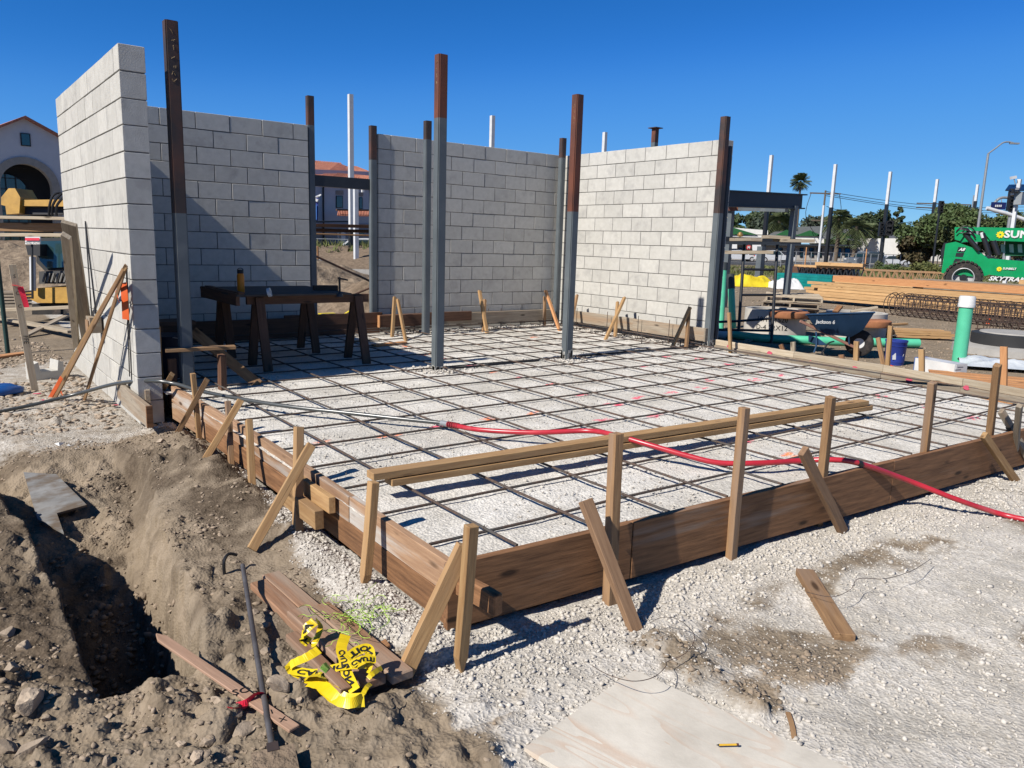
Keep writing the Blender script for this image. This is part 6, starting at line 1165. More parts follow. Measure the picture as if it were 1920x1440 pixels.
sc2 = root('rebar_cage', at(1880, 622, GZ), 'small upright square rebar cage at the far right, under the long cages', 'rebar cage', 'rebar cages'); c = at(1880, 622, GZ)
for i in range(6):
    for j in range(2): p = c+rt*(-.36+.14*i)+n1*(.35*j); MB().tube([p, p+Vector((0, 0, .62))], .011, 5).build('upright_bar', RC, sc2)
for z_ in (.02, .2, .6): MB().tube([c+rt*-.40+Vector((0, 0, z_)), c+rt*.40+Vector((0, 0, z_)), c+rt*.40+n1*.36+Vector((0, 0, z_)), c+rt*-.40+n1*.36+Vector((0, 0, z_)), c+rt*-.40+Vector((0, 0, z_))], .012, 5).build('tie_bar', RC, sc2)
# canopy frame
cf = root('steel_canopy', at(1482, 537, GZ), 'dark steel canopy frame with deep beams and grey posts right of the sunlit wall', 'steel canopy')
pA = at(1482, 540, GZ); dA = (pA-EYE).dot(CW); zb1 = atd(1497, 372, dA*.72)
dC = 17.0
def cpn(px, py, d): return atd(px, py, d)
b0, b1 = cpn(1358, 372, 17), cpn(1500, 378, 19); MB().beam(b0, b1, .12, .32).build('front_beam', DSTEEL, cf); MB().beam(b0+Vector((0, 0, .165)), b1+Vector((0, 0, .165))+(b1-b0).normalized()*.15, .2, .03).build('top_flange', DSTEEL, cf); MB().beam(b0-Vector((0, 0, .165)), b1-Vector((0, 0, .165))+(b1-b0).normalized()*.1, .2, .03).build('bottom_flange', DSTEEL, cf)
b2, b3 = cpn(1366, 386, 21), cpn(1470, 388, 19.4); MB().beam(b2, b3+(b3-b2)*.05, .12, .25).build('rear_beam', STEEL, cf); MB().beam(b2-(b3-b2).normalized()*.1, b2+(b3-b2)*.22, .13, .26).build('rusty_beam_end', RUST, cf)
MB().beam(cpn(1370, 383, 18), cpn(1372, 386, 21), .2, .02).build('deck_edge', STEEL, cf)
for (px, py, d, pyb) in ((1490, 386, 18.8, 0), (1372, 388, 21, 0)): t = atd(px, py, d); MB().box((t.x, t.y, (t.z+GZ)/2-.1), (.13, .13, t.z-GZ+.2)).build('post', STEEL, cf)
q = at(1422, 527, GZ); tp_ = atd(1424, 462, (q-EYE).dot(CW)); MB().box((q.x, q.y, (tp_.z+GZ)/2), (.3, .3, tp_.z-GZ)).build('short_post', STEEL, cf)
# scaffold
sf = root('scaffold', at(1420, 640, GZ), 'black ladder scaffold frame with plank platform beside the canopy', 'scaffold'); dS = 13.6
def sp2(px, py, dd=0): return atd(px, py, dS+dd)
for (a, b) in (((1385, 620), (1396, 452)), ((1446, 645), (1458, 456))): MB().tube([sp2(*a), sp2(*b)], .028, 8).build('upright', BLACKS, sf, True)
for (a, b) in (((1392, 505), (1453, 506)), ((1388, 553), (1450, 553)), ((1384, 602), (1448, 597)), ((1340, 604), (1384, 602)), ((1340, 618), (1446, 620))): MB().tube([sp2(*a), sp2(*b)], .022, 8).build('rung', BLACKS, sf, True)
MB().beam(sp2(1335, 448, .3), sp2(1500, 453, .9), .08, .10).build('platform_rail', DSTEEL, sf); MB().beam(sp2(1335, 455, -.2), sp2(1462, 456, -.2), .06, .05).build('platform_rail', DSTEEL, sf)
for (a, b, w, m) in (((1375, 449), (1400, 449), .5, W_PALE), ((1400, 449), (1421, 450), .5, W_GREY), ((1434, 444), (1475, 447), .4, W_PALE), ((1456, 451), (1518, 452), .5, W_PALE), ((1330, 473), (1445, 473), .3, W_PALE)): plank('platform_plank', sp2(*a), sp2(*b), w, .055, m, sf)
ln = MB().lathe(sp2(1388, 440), [(0, -.04), (.05, -.03), (.055, 0), (.03, .04), (0, .05)], 10).build('brass_coupler', mat('brass', (.5, .32, .12), rough=.4, metal=.6), None, True); tag(ln, 'small brass coloured fitting on the scaffold platform', 'fitting')
sh = MB().box(sp2(1362, 640, -.5), (.1, .1, .01))
# tarps
def lump(px, py, d, w, h, m, lab, name, seed):
    c = atd(px, py, d); c.z = GZ; q = np.random.default_rng(seed); xs = np.linspace(-1, 1, 40); A_, B2 = np.meshgrid(xs, xs); Z_ = h*.8*np.clip(1-(np.abs(A_)**7), 0, 1)*np.clip(1-np.abs(B2)**4, 0, 1)*(1+1.0*fbm(A_+seed, B2, .5, 4, seed))*(1-.35*(A_+1)/2*(seed == 3)); o = grid_mesh(name, c.x+rt.x*A_*w+n1.x*B2*.8, c.y+rt.y*A_*w+n1.y*B2*.8, GZ+.02+Z_*1.0, m); return tag(o, lab, 'tarp')
lump(1412, 520, 34, .98, .62, TARPY, 'yellow tarp heaped on the ground behind the scaffold', 'yellow_tarp', 3); lump(1472, 518, 33, .62, .45, WHT, 'white wrapped bundle beside the yellow tarp', 'white_bundle', 5)
# ------------------------------------------------------------------ telehandler
DT = 30.0; th = root('telehandler', at(1806, 552, GZ), 'bright green telescopic handler with white lettering at the right edge', 'telehandler')
tc0 = atd(1806, 517, DT); X_ = Vector((.36, -.93, 0)).normalized(); Nn = Vector((-X_.y, X_.x, 0)); Nn = Nn if Nn.dot(CW) < 0 else -Nn      # Nn towards the camera
def tpx(px, py, off=0):
    d = ray(px, py); P0 = tc0+Nn*off; return EYE+d*((P0-EYE).dot(Nn)/d.dot(Nn))
def tpoly(pts, off, th_, name, m, par=th, bev=False): v = [tpx(a, b, off) for a, b in pts]; return MB().prism(v, -Nn*th_).build(name, m, par)
tpoly([(1773, 457), (1792, 453), (1828, 466), (1852, 484), (2040, 500), (2040, 530), (1917, 524), (1855, 515), (1838, 520), (1765, 512)], 0, 1.9, 'chassis', GREENP)
tpoly([(1790, 426), (1846, 426), (2060, 431), (2060, 458), (1857, 451), (1843, 433), (1813, 433), (1800, 452), (1790, 449)], -.35, .5, 'boom', GREENP)
tpoly([(1798, 433), (1812, 430), (1852, 448), (1857, 452), (1800, 455)], -.45, .4, 'boom_heel', GREENP)
for (a, b, w) in (((1808, 437), (1836, 470), .10), ((1842, 438), (1855, 478), .11), ((1862, 452), (1872, 478), .12)):
    MB().tube([tpx(*a, .05), tpx(*b, .05)], w*.9, 10).build('hydraulic_cylinder', BLACKS, th, True)
MB().tube([tpx(1811, 428, .08), tpx(1822, 438, .08)], .06, 8).build('chrome_rod', WHITES, th, True); MB().tube([tpx(1840, 436, .1), tpx(1843, 446, .1)], .06, 8).build('chrome_rod', WHITES, th, True)
for k in range(6): a = (1795+R.uniform(-3, 10), 436+R.uniform(-6, 8)); MB().tube(smooth([tpx(*a, .1), tpx(a[0]+8, a[1]-6, .2), tpx(a[0]+18+k*2, a[1]-3, .15), tpx(a[0]+26+k*2, a[1]+8, .1)], 5), .025, 5).build('hydraulic_hose', BLK, th, True)
for (pts) in ([(1797, 463), (1811, 464), (1807, 473), (1794, 472)], [(1793, 474), (1808, 474), (1805, 482), (1791, 481)], [(1791, 485), (1805, 486), (1800, 489), (1787, 492)]): tpoly(pts, .01, .03, 'vent_panel', BLACKS)
tpoly([(1856, 516), (1917, 522), (1917, 529), (1856, 524)], .02, .05, 'nameplate', BLACKS); tpoly([(1885, 452), (2050, 458), (2050, 478), (1884, 480)], -.9, .9, 'cab_frame', flat('cab_dark', (.01, .10, .045)))
for x0 in (1876, 1892, 1908): tpoly([(x0, 458), (x0+8, 458), (x0+9, 474), (x0+1, 473)], -.88, .01, 'cab_window', mat('cab_window_glass', (.55, .58, .58), rough=.1))
wh = tpx(1806, 521, .12); rw = 31/F*DT
w = MB().lathe(wh, [(rw*.55, -.5), (rw*.95, -.5), (rw, -.38), (rw, -.05), (rw*.93, .04), (rw*.62, .03), (rw*.58, -.05)], 40, Nn).build('wheel', TYRE, th, True)
lg = MB()
for i in range(26): a = 2*math.pi*i/26; u_ = X_*math.cos(a)+Vector((0, 0, 1))*math.sin(a); lg.box(wh+u_*(rw*1.0)-Nn*.12, (.07, .11, .42), frame((0, 0, 0), u_, X_*-math.sin(a)+Vector((0, 0, 1))*math.cos(a)).to_3x3())
l_ = lg.build('tread_lugs', TYRE, None); attach(l_, w); tag(l_, kind='stuff')
h_ = MB().lathe(wh, [(0, -.12), (rw*.2, -.12), (rw*.22, -.2), (rw*.52, -.2), (rw*.6, .04), (rw*.56, .05), (rw*.5, -.14)], 36, Nn).build('rim', RIM, None, True); attach(h_, w); hh = MB().lathe(wh, [(0, .0), (rw*.2, .0), (rw*.22, -.15)], 10, Nn).build('hub', BLACKS, None, True); attach(hh, w)
tpoly([(1764, 470), (1770, 455), (1778, 455), (1776, 478), (1768, 482), (1765, 500)], -.1, .5, 'rear_lamp_guard', BLACKS)
def ttext(s_, px, py, off, size, m, **k): p = tpx(px, py, off); return text(s_, m, th, frame(p, X_*(1 if X_.dot(CR) > 0 else -1), Vector((0, 0, 1))), size, **k)
ttext('SUNBELT', 1934, 440.5, -.32, .37, WHT, bold=True, depth=.01, width=1.15); ttext('SKYTRAK', 1887, 523.5, .05, .22, WHT, bold=True, depth=.01, shear=.35, width=1.25); ttext('SUNBELT', 1893, 504, .03, .105, WHT, bold=True, depth=.01); ttext('1-800-667-9328', 1888, 513, .03, .07, WHT, depth=.008) if False else ttext('A8', 1803, 468, .05, .16, WHT, bold=True, shear=.4, depth=.01)
def sunmark(px, py, off, rr):
    c = tpx(px, py, off); m = MB(); X2 = X_*(1 if X_.dot(CR) > 0 else -1)
    m.prism([c+X2*(math.cos(a)*(rr if k % 2 else rr*.72))+Vector((0, 0, math.sin(a)*(rr if k % 2 else rr*.72))) for k, a in enumerate([2*math.pi*i/18 for i in range(18)])], Nn*.01); m.build('sun_emblem', mat('emblem_yellow', (.95, .75, .02), rough=.4), th)
    MB().lathe(c+Nn*.012, [(0, 0), (rr*.25, 0)], 12, Nn).build('emblem_centre', GREENP, th)
sunmark(1875.5, 440, -.33, .145); sunmark(1873.5, 504.5, .02, .095)
ff = tpx(1990, 528, .12); MB().lathe(ff, [(0, -.5), (rw, -.45), (rw, -.05), (rw*.9, .03), (0, .02)], 32, Nn).build('wheel', TYRE, th, True)
# ------------------------------------------------------------------ far: poles, lights, signals
def pole(px, pyb, pyt, d, r0, m, lab, name, cat='pole', kids=None, r1=None, kind=None):
    p = atd(px[0], pyb, d); t = atd(px[1], pyt, d); b = Vector((t.x, t.y, GZ)); r = root(name, b, lab, cat); MB().tube([b, t], r0, 12, rs=[r0, r1 or r0]).build('shaft', m, r, True); return r, t
up1, t = pole((1546, 1548), 480, 357, 130, .18, BARK, 'wooden utility pole with two crossarms beside the far column', 'utility_pole', r1=.14)
for dz, w in ((-.5, 2.6), (-5.0, 1.9)): MB().beam(t+Vector((0, 0, dz))-rt*w, t+Vector((0, 0, dz))+rt*w, .18, .22).build('crossarm', BARK, up1)
for s_ in (-1, 1): MB().tube(smooth([t+Vector((0, 0, -.5))+rt*(2.4*s_), t+Vector((0, 0, -4.5))+rt*(2.9*s_), t+Vector((0, 0, -8.5))], 5), .05, 5).build('wire_drop', BLK, up1)
up2, t2 = pole((1770, 1770), 480, 380, 170, .2, BARK, 'distant utility pole top above the round tree', 'utility_pole'); 
for dz in (-.3, -1.2): MB().beam(t2+Vector((0, 0, dz))-rt*6, t2+Vector((0, 0, dz))+rt*6, .2, .25).build('crossarm', BARK, up2)
for k, (a, b, lab) in enumerate((((1549, 359), (1920, 388), 'highest'), ((1549, 364), (1920, 394), 'second'), ((1549, 367), (1920, 398), 'third'), ((1550, 387), (1720, 416), 'lowest'))):
    A_, B2 = atd(*a, 128), atd(*b, 170); pts = [A_.lerp(B2, i/10)+Vector((0, 0, -1.1*math.sin(math.pi*i/10))) for i in range(11)]; tag(MB().tube(pts, .045, 4).build('power_line', DSTEEL), lab+' of the power lines running right from the utility pole', 'power line', 'power lines')
pole((1542, 1544.5), 492, 385, 95, .13, WHITES, 'thin white pole in front of the wooden utility pole', 'white_pole')
ls, t = pole((1842, 1853), 395, 288, 62, .13, LAMPB, 'curved-arm street lamp rising above the round tree', 'street_lamp', 'street lamp', r1=.09)
arm = [t, atd(1868, 277, 62), atd(1880, 268, 62), atd(1890, 266, 62), atd(1900, 268, 62)]; MB().tube(smooth(arm, 5), .06, 8).build('arm', LAMPB, ls, True); MB().box(atd(1902, 269, 62), (.25, .7, .12), frame((0, 0, 0), n1, rt).to_3x3()).build('lamp_head', LAMPB, ls)
pole((1825, 1826), 470, 366, 110, .08, LAMPB, 'thin distant lamp pole just left of the far right column', 'lamp_pole')
# traffic signals
def signal(r, c, h=1.1, w=.36, side=False):
    f = frame((0, 0, 0), rt, Vector((0, 0, 1))).to_3x3(); MB().box(c, (w, h, .3), f).build('housing', BLK, r)
    for k in range(3): MB().lathe(c+Vector((0, 0, (1-k)*h*.31))-n1*.15, [(w*.36, 0), (w*.4, .18), (w*.3, .18), (w*.28, 0)], 12, -n1-rt*.4).build('visor', BLK, r)
mast, t = pole((1896, 1900), 440, 365, 60, .14, LAMPB, 'traffic signal mast with curved arm and blue street sign at the far right', 'traffic_signal', 'traffic signal')
MB().tube(smooth([atd(1935, 372, 60), atd(1895, 371, 60), atd(1877, 371, 60), atd(1866, 379, 60), atd(1852, 394, 60)], 6), .10, 10).build('mast_arm', LAMPB, mast, True); signal(mast, atd(1895, 377, 59.8), 1.5, .4)
sgn = MB().box(atd(1872, 386, 59.8), (1.15, .55, .05), frame((0, 0, 0), rt, Vector((0, 0, 1))).to_3x3()).build('street_sign', flat('sign_blue', (.01, .02, .12)), mast); tx = text('Main St', WHT, None, frame(atd(1872, 386, 59.7), rt, Vector((0, 0, 1))), .28, depth=.005) if False else None
for k in range(4): b_ = MB().box(atd(1867+3.3*k, 386, 59.72), (.09, .16, .01), frame((0, 0, 0), rt, Vector((0, 0, 1))).to_3x3()).build('sign_letter', WHT, None); attach(b_, sgn)
for dx in (1868, 1878): MB().tube([atd(dx, 380, 59.8), atd(dx, 373, 59.8)], .03, 5).build('sign_hanger', LAMPB, mast)
mast2, t = pole((1657, 1659), 500, 428, 72, .12, BLACKS, 'dark traffic signal facing away beside the far column', 'traffic_signal', 'traffic signal'); signal(mast2, atd(1652, 430, 71.8), 1.3, .4); signal(mast2, atd(1666, 428, 71.8), 1.35, .75)
ca, t = pole((1762, 1762), 480, 392, 66, .08, BLACKS, 'small dark traffic signal box above the round tree', 'traffic_signal', 'traffic signal'); signal(ca, atd(1764, 388, 66), 1.0, .34)
arm2 = tag(MB().tube(smooth([atd(1850, 390, 58), atd(1870, 396, 58), atd(1890, 401, 58), atd(1930, 415, 58)], 5), .14, 10).build('signal_arm', WHITES, None, True), 'long white curved signal arm passing behind the white pole at the right edge', 'signal arm')
spn = root('solar_camera_pole', gdist(1905, 34), 'white pole with dark solar panel and cameras at the right edge', 'camera pole'); tt = atd(1912, 336, 34); bb3 = Vector((tt.x, tt.y, GZ)); 
MB().box(((tt.x+bb3.x)/2, tt.y, (tt.z+GZ)/2), (.14, .14, tt.z-GZ)).build('mast', WHITES, spn)
sp4 = [atd(1885, 356, 33.6), atd(1960, 356, 33.6), atd(1955, 345, 34.6), atd(1892, 346, 34.6)]; MB().prism(sp4, (0, 0, -.05)).build('solar_panel', flat('solar_blue', (.012, .018, .04), rough=.2), spn); MB().beam(atd(1898, 356, 33.8), atd(1898, 366, 33.8), .1).build('bracket', WHITES, spn)
MB().beam(atd(1895, 334, 33.9), atd(1905, 332, 33.9), .12).build('camera_head', WHITES, spn); MB().tube([atd(1901, 334, 33.9), atd(1904, 346, 33.9)], .02, 6).build('camera_stem', LAMPB, spn); MB().box(atd(1912, 372, 33.9), (.4, .3, .55)).build('control_box', LAMPB, spn); MB().lathe(atd(1897, 362, 33.7), [(0, 0), (.10, .02), (.1, .18), (0, .2)], 10).build('speaker', BLK, spn)
# ------------------------------------------------------------------ vegetation
def leafcloud(name, clusters, n, size, m, parent, seed=1, up=.35):
    rg = np.random.default_rng(seed); C_ = np.array([c[:3] for c in clusters]); Rr = np.array([c[3] for c in clusters]); wts = Rr**2; k = rg.choice(len(C_), n, p=wts/wts.sum())
    d = rg.normal(size=(n, 3)); d /= np.linalg.norm(d, axis=1)[:, None]; rad = Rr[k]*(rg.uniform(.45, 1.06, n)); P = C_[k]+d*rad[:, None]*np.array([1, 1, .8])
    a = rg.normal(size=(n, 3)); a /= np.linalg.norm(a, axis=1)[:, None]; b = np.cross(a, rg.normal(size=(n, 3))); b /= np.linalg.norm(b, axis=1)[:, None]; s = size*rg.uniform(.5, 1.4, n)[:, None]
    V = np.stack([P-a*s, P+b*s*.55, P+a*s, P-b*s*.55], 1).reshape(-1, 3).astype(np.float32); q = np.arange(n*4, dtype=np.int32); me = bpy.data.meshes.new(name)
    me.vertices.add(len(V)); me.vertices.foreach_set('co', V.ravel()); me.loops.add(n*4); me.loops.foreach_set('vertex_index', q); me.polygons.add(n); me.polygons.foreach_set('loop_start', np.arange(0, n*4, 4, dtype=np.int32)); me.update(calc_edges=True); me.materials.append(m); o = bpy.data.objects.new(name, me); COL.objects.link(o)
    if parent: attach(o, parent)
    return o
def tree(px, d, pyt, wpx, lab, m=LEAF, n=5000, leaf=.28, squash=1.0, trunk_px=0, base=.35, seed=1, limbs=5, name='tree', group='trees beyond the road'):
    q = random.Random(seed); g = gdist(px, d); top = atd(px, pyt, d).z; H_ = top-GZ; W_ = wpx/F*d/2; r = root(name, g, lab, 'tree', group); z0 = GZ+H_*base; cl = []
    for i in range(int(16+W_*2)):
        a = q.uniform(0, 6.28); rr = W_*math.sqrt(q.uniform(0, 1))*.78; hh = z0+(top-z0)*(q.uniform(.12, .90)*(1-.4*(rr/W_)**2)); cl.append((g.x+rt.x*rr*math.cos(a)+n1.x*rr*math.sin(a), g.y+rt.y*rr*math.cos(a)+n1.y*rr*math.sin(a), hh, q.uniform(.22, .38)*min(W_, (top-z0))))
    leafcloud('crown', cl, int(n*1.7), leaf*.85, m, r, seed); tk = MB(); hub = Vector((g.x, g.y, GZ+H_*base*.8)); tk.tube([g, g.lerp(hub, .5)+rt*.1, hub], .3, 8, rs=[H_*.035, H_*.028, H_*.024])
    for i in range(limbs+3):
        c = Vector(q.choice(cl)[:3]); tk.tube(smooth([hub, hub.lerp(c, .5)+Vector((0, 0, .2)), c], 3), .1, 6, rs=[H_*.018*(1-.8*k/6) for k in range(7)])
    tk.build('trunk', BARK, r, True); return r
tree(1790, 72, 388, 215, 'big rounded dark green tree behind the green machine', LEAF, 15000, .20, seed=3, base=.30, limbs=8)
tree(1715, 74, 430, 75, 'smaller reddish green tree at the left flank of the big round tree', mat('leaf_reddish', (.12, .085, .04), (.05, .05, .022), scale=1.2, bump=0, rough=.7), 4500, .18, seed=5, base=.25)
tree(1640, 145, 388, 95, 'dense green tree behind the grey vehicle', LEAF2, 6000, .36, seed=7, base=.2); tree(1608, 160, 398, 75, 'dark green tree left of the dense one', LEAF2, 3500, .38, seed=9, base=.2); tree(1400, 190, 392, 75, 'broad tree directly right of the sunlit wall, behind the canopy', LEAF2, 3500, .5, seed=11, base=.25)
tree(1445, 170, 376, 85, 'tall airy eucalyptus behind the scaffold', mat('leaf_eucalyptus', (.09, .115, .075), (.035, .05, .033), scale=1.2, bump=0, rough=.7), 4200, .40, seed=13, base=.25); tree(1528, 180, 402, 80, 'low sparse tree between the palm and the utility pole', MATS['leaf_eucalyptus'], 2600, .42, seed=15, base=.2); tree(1575, 175, 392, 70, 'dark tree behind the utility pole', LEAF2, 3200, .42, seed=17, base=.2)
tree(1690, 150, 415, 55, 'thin grey green tree behind the traffic signal', MATS['leaf_eucalyptus'], 1500, .36, seed=19, base=.3); tree(1900, 120, 405, 120, 'distant tree mass behind the telehandler cab', LEAF2, 4500, .34, seed=21, base=.2); tree(1368, 150, 405, 50, 'bushy tree peeking between wall and canopy post', LEAF, 1800, .36, seed=23, base=.2)
tree(1472, 185, 412, 60, 'low dark tree below the tall palm', LEAF2, 1800, .42, seed=25, base=.15); tree(1676, 150, 385, 24, 'narrow round-topped tree between signal and big tree', LEAF2, 900, .3, seed=27, base=.5)
tree(1990, 80, 400, 120, 'tree just beyond the right picture edge', LEAF, 2500, .25, seed=29)
def palm(px, d, pyt, pyc, wpx, lab, fronds=46, seed=1, droop=.9, m=PALMM):
    q = random.Random(seed); g = gdist(px, d); top = atd(px, pyc, d); top = Vector((g.x, g.y, top.z)); Rr = wpx/F*d/2; r = root('palm_tree', g, lab, 'palm tree', 'palm trees'); MB().tube([g, g.lerp(top, .5)+rt*.15, top], .3, 10, rs=[Rr*.15, Rr*.11, Rr*.10]).build('trunk', BARK, r, True)
    fr = MB()
    for i in range(fronds):
        az = q.uniform(0, 6.28); el = q.uniform(-.9, 1.35); L_ = Rr*q.uniform(.85, 1.1); d_ = Vector((math.cos(az)*math.cos(el), math.sin(az)*math.cos(el), math.sin(el))); pts = [top+d_*(L_*t)+Vector((0, 0, -droop*L_*.45*t*t)) for t in (0, .35, .7, 1)]
        sd = d_.cross(Vector((0, 0, 1))); sd = sd.normalized() if sd.length > .05 else Vector((1, 0, 0))
        for k in range(9):
            t = .25+k*.085; j = min(int(t*3), 2); c = pts[j].lerp(pts[j+1], t*3-j); ww = L_*.34*math.sin(math.pi*min(1, t*.9)); dn = Vector((0, 0, -ww*.45))
            for sg_ in (-1, 1): fr.add([c-d_*(L_*.02), c+d_*(L_*.06), c+sd*(sg_*ww)+d_*(ww*.7)+dn], [(0, 1, 2)])
    fr.build('fronds', m, r); return r
palm(1488, 190, 325, 341, 36, 'tall fan palm standing clear against the sky', 110, 3, .35); palm(1600, 120, 410, 425, 62, 'feathery palm behind the utility pole, right side', 80, 5, 1.3); palm(1566, 125, 395, 408, 62, 'feathery palm directly behind the far column by the utility pole', 80, 7, 1.4); palm(1455, 140, 400, 412, 66, 'shaggy palm in front of the eucalyptus', 90, 9, 1.7); palm(1628, 125, 415, 432, 50, 'palm with pale trunk in front of the green-roofed building', 70, 11, 1.2)
bushes = MB()
def bush(px, d, w, h, lab, seed, m=LEAF): 
    g = gdist(px, d); q = random.Random(seed); cl = [(g.x+rt.x*q.uniform(-w, w)+n1.x*q.uniform(-.5, .5), g.y+rt.y*q.uniform(-w, w)+n1.y*q.uniform(-.5, .5), GZ+h*q.uniform(.1, .7), h*q.uniform(.3, .5)) for _ in range(14)]; o = leafcloud('bush', cl, int(2200), .10, m, None, seed); tag(o, lab, 'bush', 'bushes along the road')
BU = mat('bush_olive', (.17, .17, .05), (.07, .09, .03), scale=1.5, bump=0, rough=.8); bush(1735, 56, 1.4, 1.1, 'round olive bush behind the trusses, left of the green machine', 3, BU); bush(1705, 58, 1.1, .7, 'smaller bush left of the round olive bush', 5, BU); bush(1575, 78, 2.2, .5, 'low scrubby bush behind the lumber by the far column', 7, BU); bush(1665, 62, 1.0, 1.0, 'grey-green bush at the foot of the far column', 9, LEAF)
gs = MB(); q8 = random.Random(12)
for i in range(9000):
    d_ = q8.uniform(50, 77); px = q8.uniform(1330, 1960); b0 = gdist(px, d_); h_ = q8.uniform(.06, .24)*(1 if fbm(np.array([b0.x]), np.array([b0.y]), 6, 3, 5)[0] > -.05 else .2); a = q8.uniform(0, 3.14); o_ = Vector((math.cos(a), math.sin(a), 0))*.09; gs.add([b0-o_, b0+o_, b0+Vector((q8.uniform(-.2, .2), q8.uniform(-.2, .2), h_))], [(0, 1, 2)])
tag(gs.build('verge_grass', GRASS), kind='stuff')
# ------------------------------------------------------------------ far buildings right
bl = Vector((-.1, 1, 0)).normalized()
DG = 135; gb_ = root('green_roof_building', gdist(1480, DG), 'long low shopping building with grey roof and green gables', 'building')
def fp3(px, py, dd=0): return atd(px, py, DG+dd)
def pn(pts, th_, nm, m, par=gb_, dd=0): return MB().prism([fp3(a, b, dd) for a, b in pts], n1*th_).build(nm, m, par)
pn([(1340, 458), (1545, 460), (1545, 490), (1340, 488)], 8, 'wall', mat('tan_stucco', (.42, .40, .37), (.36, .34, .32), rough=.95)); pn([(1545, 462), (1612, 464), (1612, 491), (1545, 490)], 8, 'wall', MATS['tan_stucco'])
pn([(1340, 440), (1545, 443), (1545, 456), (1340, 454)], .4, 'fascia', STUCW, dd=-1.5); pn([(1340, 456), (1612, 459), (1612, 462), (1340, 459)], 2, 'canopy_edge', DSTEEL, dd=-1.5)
MB().prism([fp3(1440, 441, -1), fp3(1612, 452, -1), fp3(1602, 431, 5), fp3(1540, 424, 6), fp3(1470, 426, 6)], n1*.3).build('roof', ROOFG, gb_); MB().prism([fp3(1340, 424, -1), fp3(1440, 432, -1), fp3(1440, 440, -1), fp3(1340, 438, -1)], n1*3).build('parapet', STUCW, gb_)
for (a, b, c_) in (((1355, 439), (1376, 427), (1420, 440)), ((1455, 441), (1476, 431), (1498, 442)), ((1492, 442), (1519, 432), (1545, 443)), ((1560, 447), (1582, 436), (1600, 447))): MB().prism([fp3(*a, -1.8), fp3(*b, -1.8), fp3(*c_, -1.8)], n1*.4).build('gable', GRNR, gb_)
MB().prism([fp3(1481, 428, -2), fp3(1488, 428, -2), fp3(1488, 436, -2), fp3(1481, 436, -2)], n1*.5).build('chimney', STUCW, gb_)
for x0, x1 in ((1372, 1380), (1385, 1396), (1460, 1468), (1482, 1490), (1500, 1507), (1518, 1526), (1532, 1541), (1562, 1578), (1584, 1594), (1600, 1607)):
    f = pn([(x0, 465), (x1, 465), (x1, 482), (x0, 482)], .2, 'window', DSTEEL, gb_, -.2); g = pn([(x0+.7, 466), (x1-.7, 466), (x1-.7, 481), (x0+.7, 481)], .05, 'pane', GLASS, None, -.3); attach(g, f)
for x0, x1, y0, y1 in ((1340, 1362, 458, 470), (1368, 1382, 457, 466), (1411, 1427, 459, 472)): pn([(x0, y0), (x1, y0), (x1, y1), (x0, y1)], .2, 'shop_sign', WHT, gb_, -2)
MB().lathe(fp3(1404, 464, -2.4), [(0, 0), (.42, 0), (.42, .1), (0, .1)], 20, n1).build('round_red_sign', REDL, gb_); text('M', WHT, gb_, frame(fp3(1404, 464, -2.55), rt, Vector((0, 0, 1))), .6, bold=True, depth=.01)
tag(MB().prism([atd(1357, 407, 150), atd(1366, 407, 150), atd(1366, 423, 150), atd(1357, 423, 150)], n1*1).build('billboard', mat('cream_panel', (.75, .66, .45))), 'cream coloured panel just right of the sunlit wall, above the roof', 'sign board')
wb2 = root('white_building', gdist(1720, 120), 'white and grey low building between the trees', 'building')
def p4(pts, th_, nm, m, d=120): return MB().prism([atd(a, b, d) for a, b in pts], n1*th_).build(nm, m, wb2)
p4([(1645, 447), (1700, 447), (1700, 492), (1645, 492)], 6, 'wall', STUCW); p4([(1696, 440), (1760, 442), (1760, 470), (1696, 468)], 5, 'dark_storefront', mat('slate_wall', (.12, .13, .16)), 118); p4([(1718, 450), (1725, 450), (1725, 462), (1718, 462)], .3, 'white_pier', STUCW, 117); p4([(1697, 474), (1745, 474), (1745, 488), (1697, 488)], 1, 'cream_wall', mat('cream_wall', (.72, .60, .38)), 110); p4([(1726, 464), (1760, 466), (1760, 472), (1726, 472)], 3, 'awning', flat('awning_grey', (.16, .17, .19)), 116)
p4([(1760, 440), (1990, 446), (1990, 492), (1760, 490)], 5, 'far_wing', STUCW, 125)
# fence along the road
fn = root('chain_fence', gdist(1500, 74), 'thin dark fence posts and rail between the yard and the road', 'fence')
for i in range(26): g = gdist(1465+i*14, 74); MB().tube([g, g+Vector((0, 0, 1.5))], .04, 5).build('post', LAMPB, fn)
for z_ in (.5, 1.5): MB().tube([gdist(1460, 74)+Vector((0, 0, z_)), gdist(1830, 74)+Vector((0, 0, z_))], .02, 4).build('rail', LAMPB, fn)
for px, lab in ((1511, 'orange-topped wooden stake beyond the yard, right of the canopy post'), (1624, 'orange stake in front of the grey vehicle')): g = gdist(px, 60); MB_ = MB().beam(g, g+Vector((0, 0, 1.9)), .07); tag(MB_.build('marker_stake', W_ORG), lab, 'stake')
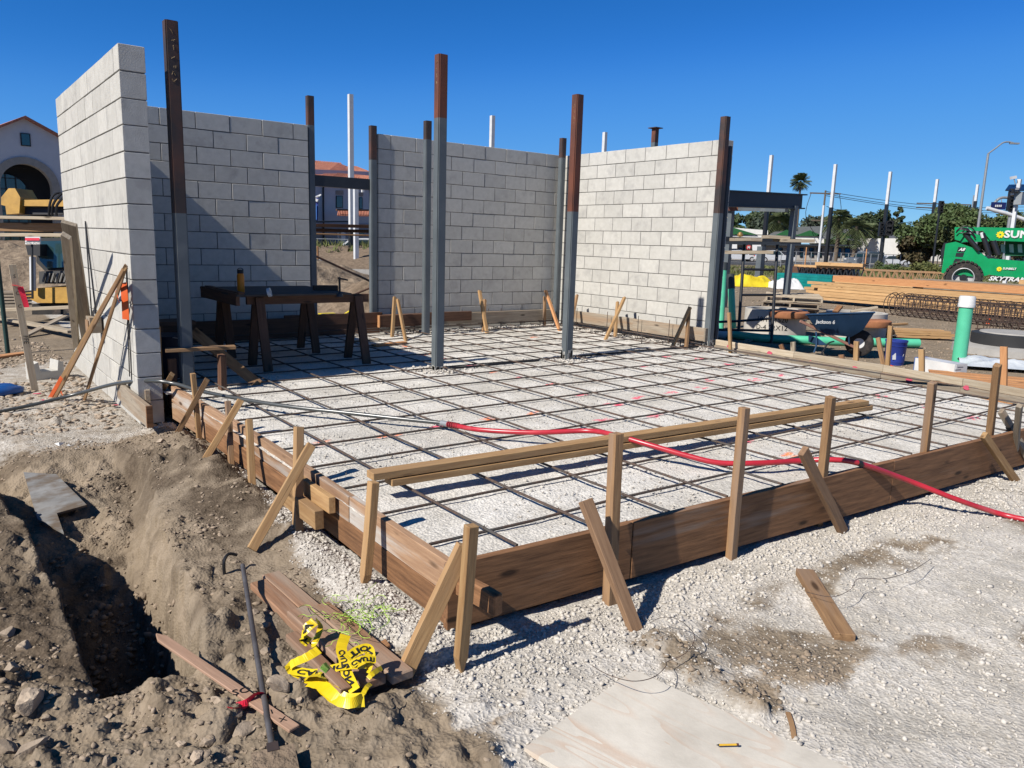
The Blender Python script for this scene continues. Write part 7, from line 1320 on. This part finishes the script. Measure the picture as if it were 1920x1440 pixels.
# debris and tracks on the yard
for k, (a, b, m, w, lab) in enumerate((((1640, 610), (1700, 607), W_LUM, .08, 'pair of short boards left of the standpipe, behind the bucket'), ((1400, 640), (1434, 628), W_GREY, .1, 'weathered scrap board on the ground under the scaffold'), ((1665, 565), (1740, 562), W_PALE, .1, 'pale thin board on the ground before the rebar cages'))): ptag('yard_board', at(*a, GZ+.03), at(*b, GZ+.03), w, .04, m, lab, 'board')
P, S = [], []
for i in range(5000):
    px, py = R.uniform(1340, 1960), 500+R.random()**1.6*210; p = at(px, py, GZ)
    if p.x > 7.6 and (p-EYE).length < 60: P.append((p.x, p.y, float(height(np.array([p.x]), np.array([p.y]))[0]))); S.append(R.uniform(.008, .03)*max(1, (p-EYE).length/18))
scatter('yard_rubble', np.array(P), np.array(S), CLOD, .5, 33, .4)

SPL = mat('cement_splatter', (.55, .53, .48), (.36, .345, .32), scale=30, rough=.95, bump=.6, bscale=90)
for c_, h_ in ((c2, .05), (c3, .13), (c4_, .12)):
    x_, y_ = c_.location.x, c_.location.y; m = MB()
    for dx_, dy_, sx_, sy_ in ((-.0525, 0, .002, .09), (0, -.0525, .09, .002)):
        for k in range(9): q_ = R.uniform(-.04, .04); m.box((x_+dx_+(q_ if sy_ < .01 else 0), y_+dy_+(q_ if sx_ < .01 else 0), -.14+R.uniform(0, h_*.6)), (sx_ if sx_ < .01 else R.uniform(.01, .03), sy_ if sy_ < .01 else R.uniform(.01, .03), h_*R.uniform(.5, 1.2)))
    m.build('cement_splatter', SPL, c_)
q8 = np.random.default_rng(44)
for c_ in (c2, c3, c4_, c1):
    pass
Pm = np.concatenate([np.stack([c_.location.x+q8.normal(0, .14, 300), c_.location.y+q8.normal(0, .12, 300), np.full(300, -.14)], -1) for c_ in (c2, c3, c4_)]); scatter('column_rubble', Pm, q8.uniform(.006, .022, len(Pm)), STONE, .6, 45, .1)
Pw = np.concatenate([np.stack([q8.uniform(3.9, 7.1, 1500), 3.02-np.abs(q8.normal(0, .12, 1500)), np.full(1500, -.142)], -1), np.stack([7.2-np.abs(q8.normal(0, .14, 1200)), q8.uniform(0, 2.9, 1200), np.full(1200, -.142)], -1)]); scatter('wall_foot_rubble', Pw, q8.uniform(.006, .024, len(Pw)), STONE, .6, 46, .1)
